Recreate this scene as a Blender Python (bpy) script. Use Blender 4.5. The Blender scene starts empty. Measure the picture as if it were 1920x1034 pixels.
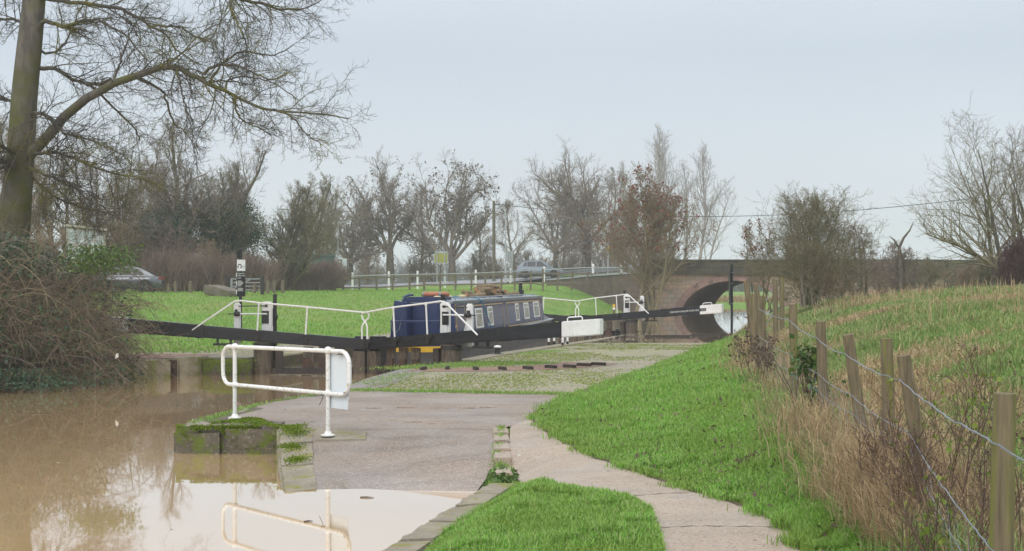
import bpy, math, random
import numpy as np
from mathutils import Vector, Matrix
from mathutils.geometry import delaunay_2d_cdt

SC = bpy.context.scene
COL = SC.collection
R = math.radians

# ------------------------------------------------------------------ camera, world, sun, exposure
FPX, HOR, ZC = 2650.0, 530.0, 1.8          # focal length in photo pixels, horizon row, eye height
cd = bpy.data.cameras.new('camera')
cam = bpy.data.objects.new('camera', cd); COL.objects.link(cam)
cd.sensor_fit = 'HORIZONTAL'; cd.sensor_width = 36.0; cd.lens = 36.0 * FPX / 1920.0
cd.shift_y = (HOR - 517.0) / 1920.0
cd.clip_start = 0.05; cd.clip_end = 5000
cam.location = (0, 0, ZC); cam.rotation_euler = (R(90), 0, 0)
SC.camera = cam

SUN_EL, SUN_AZ = 42.0, 200.0                # the overcast sun is high, behind the viewer's right
w = bpy.data.worlds.new('World'); SC.world = w; w.use_nodes = True
nt = w.node_tree; nt.nodes.clear()
def N(t, **k):
    n = nt.nodes.new(t)
    for a, b in k.items(): setattr(n, a, b)
    return n
out = N('ShaderNodeOutputWorld'); mixs = N('ShaderNodeMixShader'); mixs.inputs[0].default_value = 0.9
sky = N('ShaderNodeTexSky', sky_type='NISHITA'); sky.sun_disc = False
sky.sun_elevation = R(SUN_EL); sky.sun_rotation = R(SUN_AZ); sky.air_density = 1.0; sky.dust_density = 3.0
bg1 = N('ShaderNodeBackground'); bg1.inputs[1].default_value = 0.1
bg2 = N('ShaderNodeBackground'); bg2.inputs[1].default_value = 1.0
tc = N('ShaderNodeTexCoord'); sep = N('ShaderNodeSeparateXYZ')
ramp = N('ShaderNodeValToRGB')
e = ramp.color_ramp.elements
e[0].position = 0.0; e[0].color = (0.665, 0.695, 0.74, 1)
e[1].position = 1.0; e[1].color = (1.22, 1.25, 1.30, 1)
m_ = ramp.color_ramp.elements.new(0.16); m_.color = (0.505, 0.562, 0.635, 1)
m_ = ramp.color_ramp.elements.new(0.30); m_.color = (0.66, 0.705, 0.765, 1)
noi = N('ShaderNodeTexNoise'); noi.inputs['Scale'].default_value = 2.2; noi.inputs['Detail'].default_value = 3
mp = N('ShaderNodeMapping'); mp.inputs['Scale'].default_value = (1, 1, 3.0)
mr = N('ShaderNodeMapRange'); mr.inputs['From Min'].default_value = 0.3; mr.inputs['From Max'].default_value = 0.7
mr.inputs['To Min'].default_value = 0.95; mr.inputs['To Max'].default_value = 1.05
vm = N('ShaderNodeVectorMath', operation='SCALE')
L_ = nt.links.new
L_(tc.outputs['Generated'], sep.inputs[0]); L_(sep.outputs['Z'], ramp.inputs[0])
L_(tc.outputs['Generated'], mp.inputs[0]); L_(mp.outputs[0], noi.inputs['Vector']); L_(noi.outputs[0], mr.inputs[0])
L_(ramp.outputs[0], vm.inputs[0]); L_(mr.outputs[0], vm.inputs['Scale']); L_(vm.outputs[0], bg2.inputs[0])
L_(sky.outputs[0], bg1.inputs[0]); L_(bg1.outputs[0], mixs.inputs[1]); L_(bg2.outputs[0], mixs.inputs[2])
L_(mixs.outputs[0], out.inputs[0])

sd = bpy.data.lights.new('sun', 'SUN'); sd.energy = 1.0; sd.angle = R(35); sd.color = (1, 0.96, 0.9)
sun = bpy.data.objects.new('sun', sd); COL.objects.link(sun)
# NISHITA: rotation measured from +Y clockwise
az = R(SUN_AZ); el = R(SUN_EL)
sdir = Vector((math.sin(az) * math.cos(el), math.cos(az) * math.cos(el), math.sin(el)))
sun.rotation_euler = (-sdir).to_track_quat('-Z', 'Y').to_euler()
sun.location = (0, 0, 60)
vs = SC.view_settings
vs.view_transform = 'Standard'; vs.look = 'None'; vs.exposure = 0.36; vs.gamma = 1.0; vs.use_curve_mapping = False
SC.cycles.max_bounces = 6; SC.cycles.diffuse_bounces = 3; SC.cycles.glossy_bounces = 3
SC.cycles.transparent_max_bounces = 8; SC.cycles.volume_bounces = 1

# ------------------------------------------------------------------ helpers
def px(u, v, Y):                            # photo pixel + distance -> world point
    return ((u - 960) / FPX * Y, Y, ZC - (v - HOR) / FPX * Y)
def pg(u, v, z=0.0):                        # photo pixel on a level plane
    Y = (ZC - z) * FPX / (v - HOR)
    return ((u - 960) / FPX * Y, Y, z)
def ss(a, b, x):
    t = np.clip((np.asarray(x, float) - a) / (b - a), 0, 1)
    return t * t * (3 - 2 * t)

ORIG = {}                                   # thing name -> origin, for parts built in world coordinates
def tag(o, label=None, cat=None, group=None, kind=None):
    if label: o['label'] = label
    if cat: o['category'] = cat
    if group: o['group'] = group
    if kind: o['kind'] = kind
    return o
def thing(name, label, cat, loc=(0, 0, 0), rz=0.0, group=None, world=True):
    o = bpy.data.objects.new(name, None); COL.objects.link(o)
    o.empty_display_size = 0.2
    o.location = loc; o.rotation_euler = (0, 0, rz)
    tag(o, label, cat, group)
    if world: ORIG[o.name] = np.array(loc, float)
    return o
def np_mesh(name, V, Q=None, T=None, mat=None, parent=None, smooth=True, poly=None):
    V = np.asarray(V, np.float64).reshape(-1, 3)
    p = parent; off = np.zeros(3)
    while p is not None:
        if p.name in ORIG: off = off + ORIG[p.name]
        p = p.parent
    own = None
    if parent is None and len(V):           # top-level mesh: put its origin at its base
        own = np.array([V[:, 0].mean(), V[:, 1].mean(), V[:, 2].min()])
        off = own
    V = V - off
    me = bpy.data.meshes.new(name)
    Q = np.zeros((0, 4), int) if Q is None or len(Q) == 0 else np.asarray(Q, int)
    T = np.zeros((0, 3), int) if T is None or len(T) == 0 else np.asarray(T, int)
    nq, ntr = len(Q), len(T)
    me.vertices.add(len(V)); me.vertices.foreach_set('co', V.astype(np.float32).ravel())
    me.loops.add(nq * 4 + ntr * 3)
    me.loops.foreach_set('vertex_index', np.concatenate([Q.ravel(), T.ravel()]).astype(np.int32))
    me.polygons.add(nq + ntr)
    ls = np.concatenate([np.arange(nq) * 4, nq * 4 + np.arange(ntr) * 3]).astype(np.int32)
    me.polygons.foreach_set('loop_start', ls)
    me.polygons.foreach_set('use_smooth', np.full(nq + ntr, smooth))
    me.update(calc_edges=True); me.validate()
    if mat: me.materials.append(mat)
    o = bpy.data.objects.new(name, me); COL.objects.link(o)
    if own is not None: o.location = own; ORIG[o.name] = own
    if parent: o.parent = parent
    return o

class MB:                                   # collects shapes, builds one mesh object
    def __init__(s): s.v = []; s.f = []
    def add(s, vs, fs):
        n = len(s.v); s.v += [tuple(p) for p in vs]; s.f += [tuple(i + n for i in f) for f in fs]; return s
    def box(s, c, size, rz=0.0, M=None):
        x, y, z = (k / 2 for k in size); cr, sr = math.cos(rz), math.sin(rz)
        P = []
        for dz in (-z, z):
            for dx, dy in ((-x, -y), (x, -y), (x, y), (-x, y)):
                P.append((c[0] + dx * cr - dy * sr, c[1] + dx * sr + dy * cr, c[2] + dz))
        if M is not None: P = [tuple(M @ Vector(p)) for p in P]
        return s.add(P, [(3, 2, 1, 0), (4, 5, 6, 7), (0, 1, 5, 4), (1, 2, 6, 5), (2, 3, 7, 6), (3, 0, 4, 7)])
    def bar(s, a, b, wd, h, a2=None):       # rectangular bar from a to b
        a = Vector(a); b = Vector(b); d = (b - a).normalized()
        up = Vector((0, 0, 1)) if abs(d.z) < 0.9 else Vector((0, 1, 0))
        r = d.cross(up).normalized(); u = r.cross(d)
        P = []
        for q, (ww, hh) in ((a, (wd, h)), (b, a2 or (wd, h))):
            for i, j in ((-1, -1), (1, -1), (1, 1), (-1, 1)):
                P.append(q + r * i * ww / 2 + u * j * hh / 2)
        return s.add(P, [(0, 1, 2, 3), (7, 6, 5, 4), (4, 5, 1, 0), (5, 6, 2, 1), (6, 7, 3, 2), (7, 4, 0, 3)])
    def tube(s, path, r, n=8, caps=True):
        path = [Vector(p) for p in path]; k = len(path)
        rs = list(r) if hasattr(r, '__len__') else [r] * k
        ref = None; P = []
        for i, p in enumerate(path):
            t = (path[min(i + 1, k - 1)] - path[max(i - 1, 0)]).normalized()
            if ref is None: ref = t.cross(Vector((0.31, 0.22, 0.92)) if abs(t.z) < 0.8 else Vector((1, 0.1, 0))).normalized()
            else:
                ref = (ref - t * ref.dot(t)).normalized()
            b = t.cross(ref)
            for j in range(n):
                q = 2 * math.pi * j / n
                P.append(p + (ref * math.cos(q) + b * math.sin(q)) * rs[i])
        F = [(i * n + j, i * n + (j + 1) % n, (i + 1) * n + (j + 1) % n, (i + 1) * n + j) for i in range(k - 1) for j in range(n)]
        if caps: F += [tuple(range(n - 1, -1, -1)), tuple((k - 1) * n + j for j in range(n))]
        return s.add(P, F)
    def cyl(s, a, b, r, n=12, r2=None): return s.tube([a, b], [r, r if r2 is None else r2], n)
    def lathe(s, c, prof, n=16, axis='z'):  # prof: (radius, height)
        P = []
        for rr, h in prof:
            for j in range(n):
                q = 2 * math.pi * j / n; x, y = rr * math.cos(q), rr * math.sin(q)
                P.append({'z': (c[0] + x, c[1] + y, c[2] + h), 'y': (c[0] + x, c[1] + h, c[2] + y), 'x': (c[0] + h, c[1] + x, c[2] + y)}[axis])
        k = len(prof)
        F = [(i * n + j, i * n + (j + 1) % n, (i + 1) * n + (j + 1) % n, (i + 1) * n + j) for i in range(k - 1) for j in range(n)]
        F += [tuple(range(n - 1, -1, -1)), tuple((k - 1) * n + j for j in range(n))]
        return s.add(P, F)
    def prism(s, poly, z0, z1):             # vertical prism over an XY polygon
        n = len(poly)
        P = [(p[0], p[1], z0) for p in poly] + [(p[0], p[1], z1) for p in poly]
        return s.add(P, [tuple(range(n - 1, -1, -1)), tuple(range(n, 2 * n))] + [(i, (i + 1) % n, n + (i + 1) % n, n + i) for i in range(n)])
    def extr(s, pts, d):                    # any planar polygon of 3-D points pushed along d
        n = len(pts); pts = [Vector(p) for p in pts]; d = Vector(d)
        return s.add(pts + [p + d for p in pts], [tuple(range(n - 1, -1, -1)), tuple(range(n, 2 * n))] + [(i, (i + 1) % n, n + (i + 1) % n, n + i) for i in range(n)])
    def build(s, name, mat, parent=None, smooth=False, bevel=0.0, world=True):
        import bmesh
        p = parent; off = np.zeros(3)
        while p is not None:
            if p.name in ORIG: off = off + ORIG[p.name]
            p = p.parent
        own = None
        V = np.array(s.v, float)
        if parent is None:
            own = np.array([V[:, 0].mean(), V[:, 1].mean(), V[:, 2].min()]); off = own
        me = bpy.data.meshes.new(name)
        me.from_pydata([tuple(q) for q in (V - off)], [], s.f)
        bm = bmesh.new(); bm.from_mesh(me); bmesh.ops.recalc_face_normals(bm, faces=bm.faces)
        if bevel > 0:
            es = [ed for ed in bm.edges if len(ed.link_faces) == 2 and ed.calc_face_angle(0) > 0.6]
            bmesh.ops.bevel(bm, geom=es, offset=bevel, segments=2, affect='EDGES', clamp_overlap=True)
        if smooth:
            for f in bm.faces: f.smooth = True
            for ed in bm.edges:
                if len(ed.link_faces) == 2 and ed.calc_face_angle(0) > 0.75: ed.smooth = False
        bm.to_mesh(me); bm.free(); me.update()
        if mat: me.materials.append(mat)
        o = bpy.data.objects.new(name, me); COL.objects.link(o)
        if own is not None: o.location = own; ORIG[o.name] = own
        if parent: o.parent = parent
        return o

def copy_tree(o, parent=None):
    c = o.copy(); COL.objects.link(c); c.parent = parent
    for ch in list(o.children): copy_tree(ch, c)
    return c
def text_mesh(body, size, extrude=0.002, align='LEFT'):
    cu = bpy.data.curves.new('lettering', 'FONT'); cu.body = body; cu.size = size; cu.extrude = extrude; cu.align_x = align
    o = bpy.data.objects.new('lettering', cu); COL.objects.link(o)
    dg = bpy.context.evaluated_depsgraph_get(); dg.update()
    me = bpy.data.meshes.new_from_object(o.evaluated_get(dg))
    bpy.data.objects.remove(o); bpy.data.curves.remove(cu)
    return me
def put_text(body, size, origin, xdir, zdir, mat, parent, name='lettering', sx=1.0, align='LEFT'):
    me = text_mesh(body, size, 0.0015, align)
    x = Vector(xdir).normalized() * sx; z = Vector(zdir).normalized(); y = x.normalized().cross(z)   # normal of lettering
    co = np.array([v.co[:] for v in me.vertices])
    off = np.zeros(3); p = parent
    while p is not None:
        if p.name in ORIG: off = off + ORIG[p.name]
        p = p.parent
    for v in me.vertices:
        q = Vector(origin) + x * v.co.x + z * v.co.y + y * (v.co.z)
        v.co = q - Vector(off)
    me.materials.clear(); me.materials.append(mat)
    o = bpy.data.objects.new(name, me); COL.objects.link(o); o.parent = parent
    return o

# ------------------------------------------------------------------ materials
class MN:
    def __init__(s, name):
        s.m = bpy.data.materials.new(name); s.m.use_nodes = True
        s.t = s.m.node_tree; s.t.nodes.clear()
        s.o = s.n('ShaderNodeOutputMaterial'); s.b = s.n('ShaderNodeBsdfPrincipled')
        s.l(s.b.outputs[0], s.o.inputs[0])
    def n(s, t, **k):
        q = s.t.nodes.new(t)
        for a, b in k.items(): setattr(q, a, b)
        return q
    def l(s, a, b): s.t.links.new(a, b)
    def coord(s, scale=(1, 1, 1), kind='Object'):
        c = s.n('ShaderNodeTexCoord'); m = s.n('ShaderNodeMapping'); m.inputs['Scale'].default_value = scale
        if kind == 'Pos':
            g = s.n('ShaderNodeNewGeometry'); s.l(g.outputs['Position'], m.inputs[0])
        else: s.l(c.outputs[kind], m.inputs[0])
        return m.outputs[0]
    def noise(s, vec, scale, detail=4, rough=0.55, dist=0.0):
        q = s.n('ShaderNodeTexNoise'); q.inputs['Scale'].default_value = scale; q.inputs['Detail'].default_value = detail
        q.inputs['Roughness'].default_value = rough; q.inputs['Distortion'].default_value = dist
        s.l(vec, q.inputs['Vector']); return q.outputs[0]
    def ramp(s, fac, stops):
        q = s.n('ShaderNodeValToRGB'); el = q.color_ramp.elements
        while len(el) < len(stops): el.new(0.5)
        for a, (p, c) in zip(el, stops): a.position = p; a.color = (*c, 1) if len(c) == 3 else c
        s.l(fac, q.inputs[0]); return q.outputs[0]
    def rng(s, fac, a, b, c=0.0, d=1.0):
        q = s.n('ShaderNodeMapRange'); q.inputs[1].default_value = a; q.inputs[2].default_value = b
        q.inputs[3].default_value = c; q.inputs[4].default_value = d; s.l(fac, q.inputs[0]); return q.outputs[0]
    def mix(s, fac, a, b, mode='MIX'):
        q = s.n('ShaderNodeMix', data_type='RGBA', blend_type=mode)
        if isinstance(fac, float): q.inputs[0].default_value = fac
        else: s.l(fac, q.inputs[0])
        for i, c in ((6, a), (7, b)):
            if isinstance(c, tuple): q.inputs[i].default_value = (*c, 1)
            else: s.l(c, q.inputs[i])
        return q.outputs[2]
    def mul(s, a, b):
        q = s.n('ShaderNodeMath', operation='MULTIPLY')
        for i, c in ((0, a), (1, b)):
            if isinstance(c, float): q.inputs[i].default_value = c
            else: s.l(c, q.inputs[i])
        return q.outputs[0]
    def bump(s, h, strength=0.3, dist=0.02):
        q = s.n('ShaderNodeBump'); q.inputs['Strength'].default_value = strength; q.inputs['Distance'].default_value = dist
        s.l(h, q.inputs['Height']); s.l(q.outputs[0], s.b.inputs['Normal'])
    def set(s, **k):
        for a, b in k.items():
            i = s.b.inputs[{'col': 'Base Color', 'rough': 'Roughness', 'metal': 'Metallic', 'ior': 'IOR', 'spec': 'Specular IOR Level', 'coat': 'Coat Weight', 'trans': 'Transmission Weight'}[a]]
            if isinstance(b, (int, float)): i.default_value = b
            elif isinstance(b, tuple): i.default_value = (*b, 1)
            else: s.l(b, i)
        return s

def simple(name, c1, c2=None, scale=4.0, rough=0.7, bump=0.0, bs=40.0, metal=0.0, spec=0.5, stretch=(1, 1, 1), lo=0.35, hi=0.65, detail=5, c3=None, s3=30.0, kind='Object', bd=0.01):
    a = MN(name); v = a.coord(stretch, kind)
    c2 = c2 or tuple(k * 0.75 for k in c1)
    c = a.ramp(a.noise(v, scale, detail), [(lo, c1), (hi, c2)])
    if c3: c = a.mix(a.rng(a.noise(v, s3, 4), 0.55, 0.68), c, c3)
    a.set(col=c, rough=rough, metal=metal, spec=spec)
    if bump: a.bump(a.noise(v, bs, 6), bump, bd)
    return a.m
def leafy(name, cols, rough=0.6, spec=0.3, trans=0.0, clump=0.0, cs=1.0, c_alt=None):
    a = MN(name); g = a.n('ShaderNodeNewGeometry')
    k = len(cols)
    c = a.ramp(g.outputs['Random Per Island'], [(i / max(1, k - 1), q) for i, q in enumerate(cols)])
    if c_alt is not None:
        v = a.coord(kind='Pos'); c = a.mix(a.rng(a.noise(v, cs, 3), 0.42, 0.62), c, a.mix(a.rng(g.outputs['Random Per Island'], 0, 1, 0.6, 1.0), (0, 0, 0), c_alt))
    a.set(col=c, rough=rough, spec=spec)
    if trans:
        tr = a.n('ShaderNodeBsdfTranslucent'); mx = a.n('ShaderNodeMixShader'); mx.inputs[0].default_value = trans
        a.l(c, tr.inputs[0]); a.l(a.b.outputs[0], mx.inputs[1]); a.l(tr.outputs[0], mx.inputs[2]); a.l(mx.outputs[0], a.o.inputs[0])
    return a.m

M = {}
M['white'] = simple('white_paint', (0.82, 0.82, 0.81), (0.76, 0.76, 0.74), 3, 0.45, 0.05, 60, c3=(0.68, 0.67, 0.62), s3=14)
M['rail_white'] = simple('weathered_white_paint', (0.82, 0.82, 0.81), (0.76, 0.76, 0.74), 3, 0.4, 0.06, 80, c3=(0.50, 0.48, 0.35), s3=24)
M['black'] = simple('black_paint', (0.013, 0.014, 0.017), (0.026, 0.027, 0.031), 3, 0.38, 0.1, 30, spec=0.45, stretch=(1, 1, 4))
M['iron'] = simple('black_iron', (0.016, 0.016, 0.018), (0.03, 0.028, 0.027), 12, 0.5, 0.1, 60)
M['rust'] = simple('rusty_iron', (0.095, 0.05, 0.035), (0.045, 0.03, 0.024), 12, 0.8, 0.2, 60)
M['gatewood'] = simple('wet_gate_timber', (0.125, 0.095, 0.068), (0.05, 0.04, 0.032), 3, 0.55, 0.5, 20, stretch=(6, 6, 1), c3=(0.2, 0.16, 0.11), s3=6)
M['darkwood'] = simple('dark_gate_timber', (0.055, 0.042, 0.033), (0.028, 0.023, 0.02), 3, 0.6, 0.5, 20, stretch=(6, 6, 1))
M['post'] = simple('weathered_fence_timber', (0.27, 0.21, 0.125), (0.12, 0.095, 0.058), 4, 0.85, 0.9, 14, stretch=(9, 9, 0.7), c3=(0.185, 0.19, 0.04), s3=1.2, lo=0.3, hi=0.7, detail=8)
M['railwood'] = simple('grey_rail_timber', (0.20, 0.165, 0.115), (0.13, 0.11, 0.08), 2, 0.85, 0.4, 20, stretch=(4, 4, 4), c3=(0.15, 0.16, 0.07), s3=3)
M['steel'] = simple('galvanised_steel', (0.42, 0.44, 0.46), (0.30, 0.32, 0.34), 20, 0.4, 0.03, 60, metal=0.7)
M['wire'] = simple('galvanised_wire', (0.36, 0.40, 0.45), (0.26, 0.29, 0.33), 30, 0.45, metal=0.6)
M['concrete'] = simple('grey_concrete', (0.19, 0.165, 0.125), (0.13, 0.115, 0.088), 2, 0.9, 0.3, 30, c3=(0.10, 0.115, 0.035), s3=2.5)
M['plate'] = simple('white_sheet_plastic', (0.70, 0.76, 0.80), (0.66, 0.72, 0.77), 2, 0.5)
M['stone'] = None
M['rubber'] = simple('tyre_rubber', (0.018, 0.018, 0.019), (0.03, 0.03, 0.03), 20, 0.8)
M['alloy'] = simple('wheel_alloy', (0.5, 0.51, 0.53), (0.35, 0.36, 0.38), 8, 0.3, metal=0.8)
M['glass'] = simple('dark_glass', (0.02, 0.024, 0.027), (0.035, 0.04, 0.045), 2, 0.12, spec=0.25)
M['redlamp'] = simple('red_lamp_lens', (0.5, 0.02, 0.02), (0.35, 0.015, 0.015), 8, 0.2)
M['clearlamp'] = simple('clear_lamp_lens', (0.75, 0.77, 0.8), (0.6, 0.62, 0.66), 8, 0.12)
M['yellow'] = simple('yellow_paint', (0.72, 0.45, 0.03), (0.62, 0.38, 0.03), 6, 0.45)
M['navy'] = simple('navy_boat_paint', (0.011, 0.026, 0.098), (0.015, 0.032, 0.11), 2, 0.28, 0.03, 30, spec=0.6)
M['cabinnavy'] = simple('gloss_navy_cabin_paint', (0.022, 0.042, 0.135), (0.03, 0.052, 0.145), 1.5, 0.16, 0.04, 3, spec=0.7, stretch=(1, 1, 0.4))
M['hull'] = simple('blacking_on_hull', (0.05, 0.05, 0.055), (0.085, 0.082, 0.08), 3, 0.6, 0.1, 20, stretch=(1, 1, 3))
M['roofgrey'] = simple('grey_roof_paint', (0.30, 0.335, 0.36), (0.24, 0.27, 0.30), 2, 0.45)
M['gold'] = simple('gold_coachline', (0.56, 0.38, 0.15), (0.48, 0.32, 0.12), 8, 0.5)
M['curtain'] = simple('pale_window_glass_and_curtain', (0.40, 0.44, 0.42), (0.16, 0.15, 0.12), 5, 0.15, stretch=(1, 3, 0.6), lo=0.45, hi=0.6, spec=0.6)
M['brass'] = simple('cream_mushroom_vent', (0.60, 0.50, 0.30), (0.45, 0.36, 0.2), 8, 0.4)
M['orange'] = simple('orange_lifebuoy', (0.50, 0.19, 0.10), (0.42, 0.15, 0.08), 6, 0.6)
M['rope'] = simple('blue_rope', (0.02, 0.25, 0.42), (0.02, 0.2, 0.36), 20, 0.7)
M['logend'] = simple('sawn_log_end', (0.42, 0.26, 0.13), (0.30, 0.15, 0.07), 12, 0.85)
M['logbark'] = simple('log_bark', (0.25, 0.19, 0.11), (0.14, 0.11, 0.075), 9, 0.9, 0.5, 30)
M['carsilver'] = simple('blue_grey_car_paint', (0.20, 0.25, 0.30), (0.215, 0.265, 0.315), 1, 0.35, spec=0.4, metal=0.0)
M['cardark'] = simple('dark_grey_car_paint', (0.12, 0.13, 0.145), (0.14, 0.15, 0.165), 1, 0.18, spec=0.7, metal=0.4)
M['green'] = simple('green_cabin_paint', (0.045, 0.14, 0.125), (0.035, 0.11, 0.10), 1.5, 0.55, 0.1, 8, stretch=(6, 6, 1))
M['signgreen'] = simple('sign_back_ochre', (0.35, 0.34, 0.07), (0.27, 0.27, 0.06), 3, 0.6)
M['greypole'] = simple('grey_lamp_column', (0.42, 0.44, 0.46), (0.36, 0.38, 0.40), 3, 0.5)
M['polewood'] = simple('utility_pole_timber', (0.17, 0.15, 0.10), (0.11, 0.10, 0.07), 3, 0.9, stretch=(6, 6, 1))
M['cream'] = simple('cream_board_frame', (0.55, 0.53, 0.42), (0.45, 0.44, 0.34), 3, 0.6)
M['paper'] = simple('paper_notices', (0.62, 0.66, 0.62), (0.42, 0.52, 0.48), 9, 0.4, lo=0.45, hi=0.55)
M['asphalt'] = simple('road_asphalt', (0.36, 0.36, 0.385), (0.30, 0.30, 0.325), 0.7, 0.38, 0.1, 40, kind='Pos')
M['pinkbrick'] = None

# bark and twigs
def barkmat(name, c1, c2, moss=None, ms=1.6, lo=0.5, hi=0.62, scale=7, K=1.5):
    c1, c2 = tuple(k * K for k in c1), tuple(k * K for k in c2); moss = moss and tuple(k * K for k in moss)
    a = MN(name); v = a.coord((1, 1, 0.35)); c = a.ramp(a.noise(v, scale, 6), [(0.35, c1), (0.65, c2)])
    if moss: c = a.mix(a.rng(a.noise(a.coord(), ms, 4), lo, hi), c, moss)
    a.set(col=c, rough=0.9, spec=0.2); a.bump(a.noise(v, 14, 6), 0.6, 0.03); return a.m
M['bark_big'] = barkmat('mossy_grey_bark', (0.155, 0.14, 0.115), (0.085, 0.078, 0.066), (0.105, 0.108, 0.035), 1.2, 0.42, 0.6, K=1.05)
M['twig_big'] = barkmat('mossy_twig_bark', (0.075, 0.068, 0.052), (0.05, 0.046, 0.038), (0.105, 0.10, 0.025), 1.0, 0.5, 0.62)
M['bark'] = barkmat('brown_bark', (0.085, 0.072, 0.055), (0.05, 0.043, 0.036), (0.085, 0.085, 0.045), 0.6, 0.5, 0.65, K=2.1)
M['twig'] = barkmat('brown_twigs', (0.14, 0.116, 0.094), (0.10, 0.084, 0.071), K=2.1)
M['twig_olive'] = barkmat('olive_twigs', (0.15, 0.133, 0.082), (0.11, 0.098, 0.062), K=1.7)
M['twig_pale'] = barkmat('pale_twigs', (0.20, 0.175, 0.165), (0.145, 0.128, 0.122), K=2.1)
M['twig_purple'] = barkmat('purple_brown_twigs', (0.10, 0.062, 0.058), (0.068, 0.044, 0.042))
M['twig_hedge'] = barkmat('hedge_twigs', (0.20, 0.152, 0.118), (0.135, 0.10, 0.083), scale=0.7)
M['twig_tan'] = barkmat('tan_scrub_twigs', (0.16, 0.12, 0.082), (0.10, 0.075, 0.055), scale=1.5, K=2.1)
M['bramble'] = leafy('bramble_stems', [(0.10, 0.072, 0.056), (0.20, 0.155, 0.11), (0.31, 0.26, 0.14), (0.14, 0.10, 0.085), (0.29, 0.24, 0.19), (0.08, 0.062, 0.052), (0.17, 0.165, 0.075)], 0.7)
M['ivy'] = leafy('ivy_leaves', [(0.0196, 0.0476, 0.0224), (0.0336, 0.077, 0.0308), (0.0588, 0.119, 0.0392), (0.028, 0.063, 0.0392)], 0.4, 0.5)
M['ivylight'] = leafy('bright_ivy_leaves', [(0.05, 0.115, 0.022), (0.095, 0.17, 0.035), (0.04, 0.085, 0.02), (0.15, 0.2, 0.04)], 0.4, 0.5, 0.2)
M['evergreen'] = leafy('dark_evergreen_leaves', [(0.027, 0.054, 0.032), (0.042, 0.078, 0.0416), (0.054, 0.096, 0.048)], 0.6)
M['olive'] = leafy('olive_green_leaves', [(0.075, 0.0975, 0.042), (0.0975, 0.1125, 0.0525), (0.0675, 0.0825, 0.045)], 0.6)
M['keys'] = leafy('rust_red_seed_clusters', [(0.18, 0.0546, 0.039), (0.27, 0.0884, 0.0546), (0.15, 0.065, 0.0494)], 0.8, 0.2, 0.15)
M['keysbrown'] = leafy('brown_seed_clusters', [(0.1275, 0.0975, 0.075), (0.18, 0.135, 0.0975), (0.0975, 0.075, 0.06)], 0.8, 0.2)
M['berries'] = leafy('red_hips', [(0.24, 0.025, 0.03), (0.18, 0.03, 0.03)], 0.5)
M['grass'] = leafy('mown_grass_blades', [(0.1478, 0.3571, 0.0357), (0.2112, 0.4633, 0.0561), (0.2957, 0.55, 0.0918), (0.1796, 0.4054, 0.0357), (0.4224, 0.55, 0.1785), (0.12, 0.22, 0.04), (0.42, 0.44, 0.2)], 0.5, 0.3, 0.3, cs=0.9, c_alt=(0.30, 0.47, 0.085))
M['rough'] = leafy('rough_grass_blades', [(0.135, 0.235, 0.05), (0.20, 0.305, 0.085), (0.27, 0.37, 0.12), (0.42, 0.41, 0.19), (0.16, 0.26, 0.06)], 0.6, 0.3, 0.3)
M['straw'] = leafy('dry_straw_stems', [(0.405, 0.2903, 0.1553), (0.567, 0.4185, 0.243), (0.324, 0.2228, 0.1215), (0.486, 0.378, 0.243), (0.2295, 0.162, 0.1013)], 0.75, 0.2, 0.2)
M['deadstem'] = leafy('dead_brown_stems', [(0.15, 0.102, 0.075), (0.105, 0.072, 0.06), (0.21, 0.1425, 0.0975)], 0.85, 0.2)
M['lime'] = leafy('yellow_green_leaves', [(0.25, 0.33, 0.05), (0.17, 0.26, 0.04), (0.33, 0.36, 0.08)], 0.5, 0.3, 0.35)
M['moss'] = leafy('moss_tufts', [(0.13, 0.196, 0.018), (0.208, 0.28, 0.024), (0.078, 0.154, 0.018)], 0.8, 0.2, 0.2)
M['jointgrass'] = leafy('yellowish_joint_grass', [(0.24, 0.30, 0.075), (0.33, 0.38, 0.11), (0.19, 0.27, 0.06), (0.38, 0.37, 0.16)], 0.8, 0.2, 0.3)
M['debris'] = leafy('washed_up_reed_and_foam', [(0.30, 0.25, 0.17), (0.16, 0.12, 0.08), (0.5, 0.47, 0.4), (0.09, 0.07, 0.05), (0.38, 0.33, 0.22)], 0.8)
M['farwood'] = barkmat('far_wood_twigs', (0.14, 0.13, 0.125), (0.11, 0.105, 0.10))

def groundmat():
    a = MN('grassy_soil'); v = a.coord(kind='Pos')
    c = a.ramp(a.noise(v, 0.5, 5, 0.6), [(0.3, (0.14, 0.275, 0.05)), (0.5, (0.175, 0.315, 0.065)), (0.7, (0.235, 0.345, 0.095))])
    c = a.mix(a.rng(a.noise(v, 7, 4), 0.5, 0.72, 0, 0.5), c, (0.09, 0.17, 0.03))
    c = a.mix(a.rng(a.noise(a.coord((0.35, 0.22, 1), 'Pos'), 0.45, 5, 0.65), 0.48, 0.66, 0, 0.75), c, (0.29, 0.29, 0.11))
    c = a.mix(a.rng(a.noise(a.coord((1.0, 0.5, 1), 'Pos'), 0.8, 6, 0.7), 0.5, 0.68, 0, 0.6), c, (0.105, 0.20, 0.04))
    c = a.mix(a.rng(a.noise(a.coord((2.0, 0.6, 1), 'Pos'), 2.2, 6, 0.75), 0.52, 0.66, 0, 0.4), c, (0.32, 0.36, 0.14))
    a.set(col=c, rough=0.95, spec=0.1); a.bump(a.noise(v, 18, 5, 0.7), 0.9, 0.06); return a.m
M['ground'] = groundmat()
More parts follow.
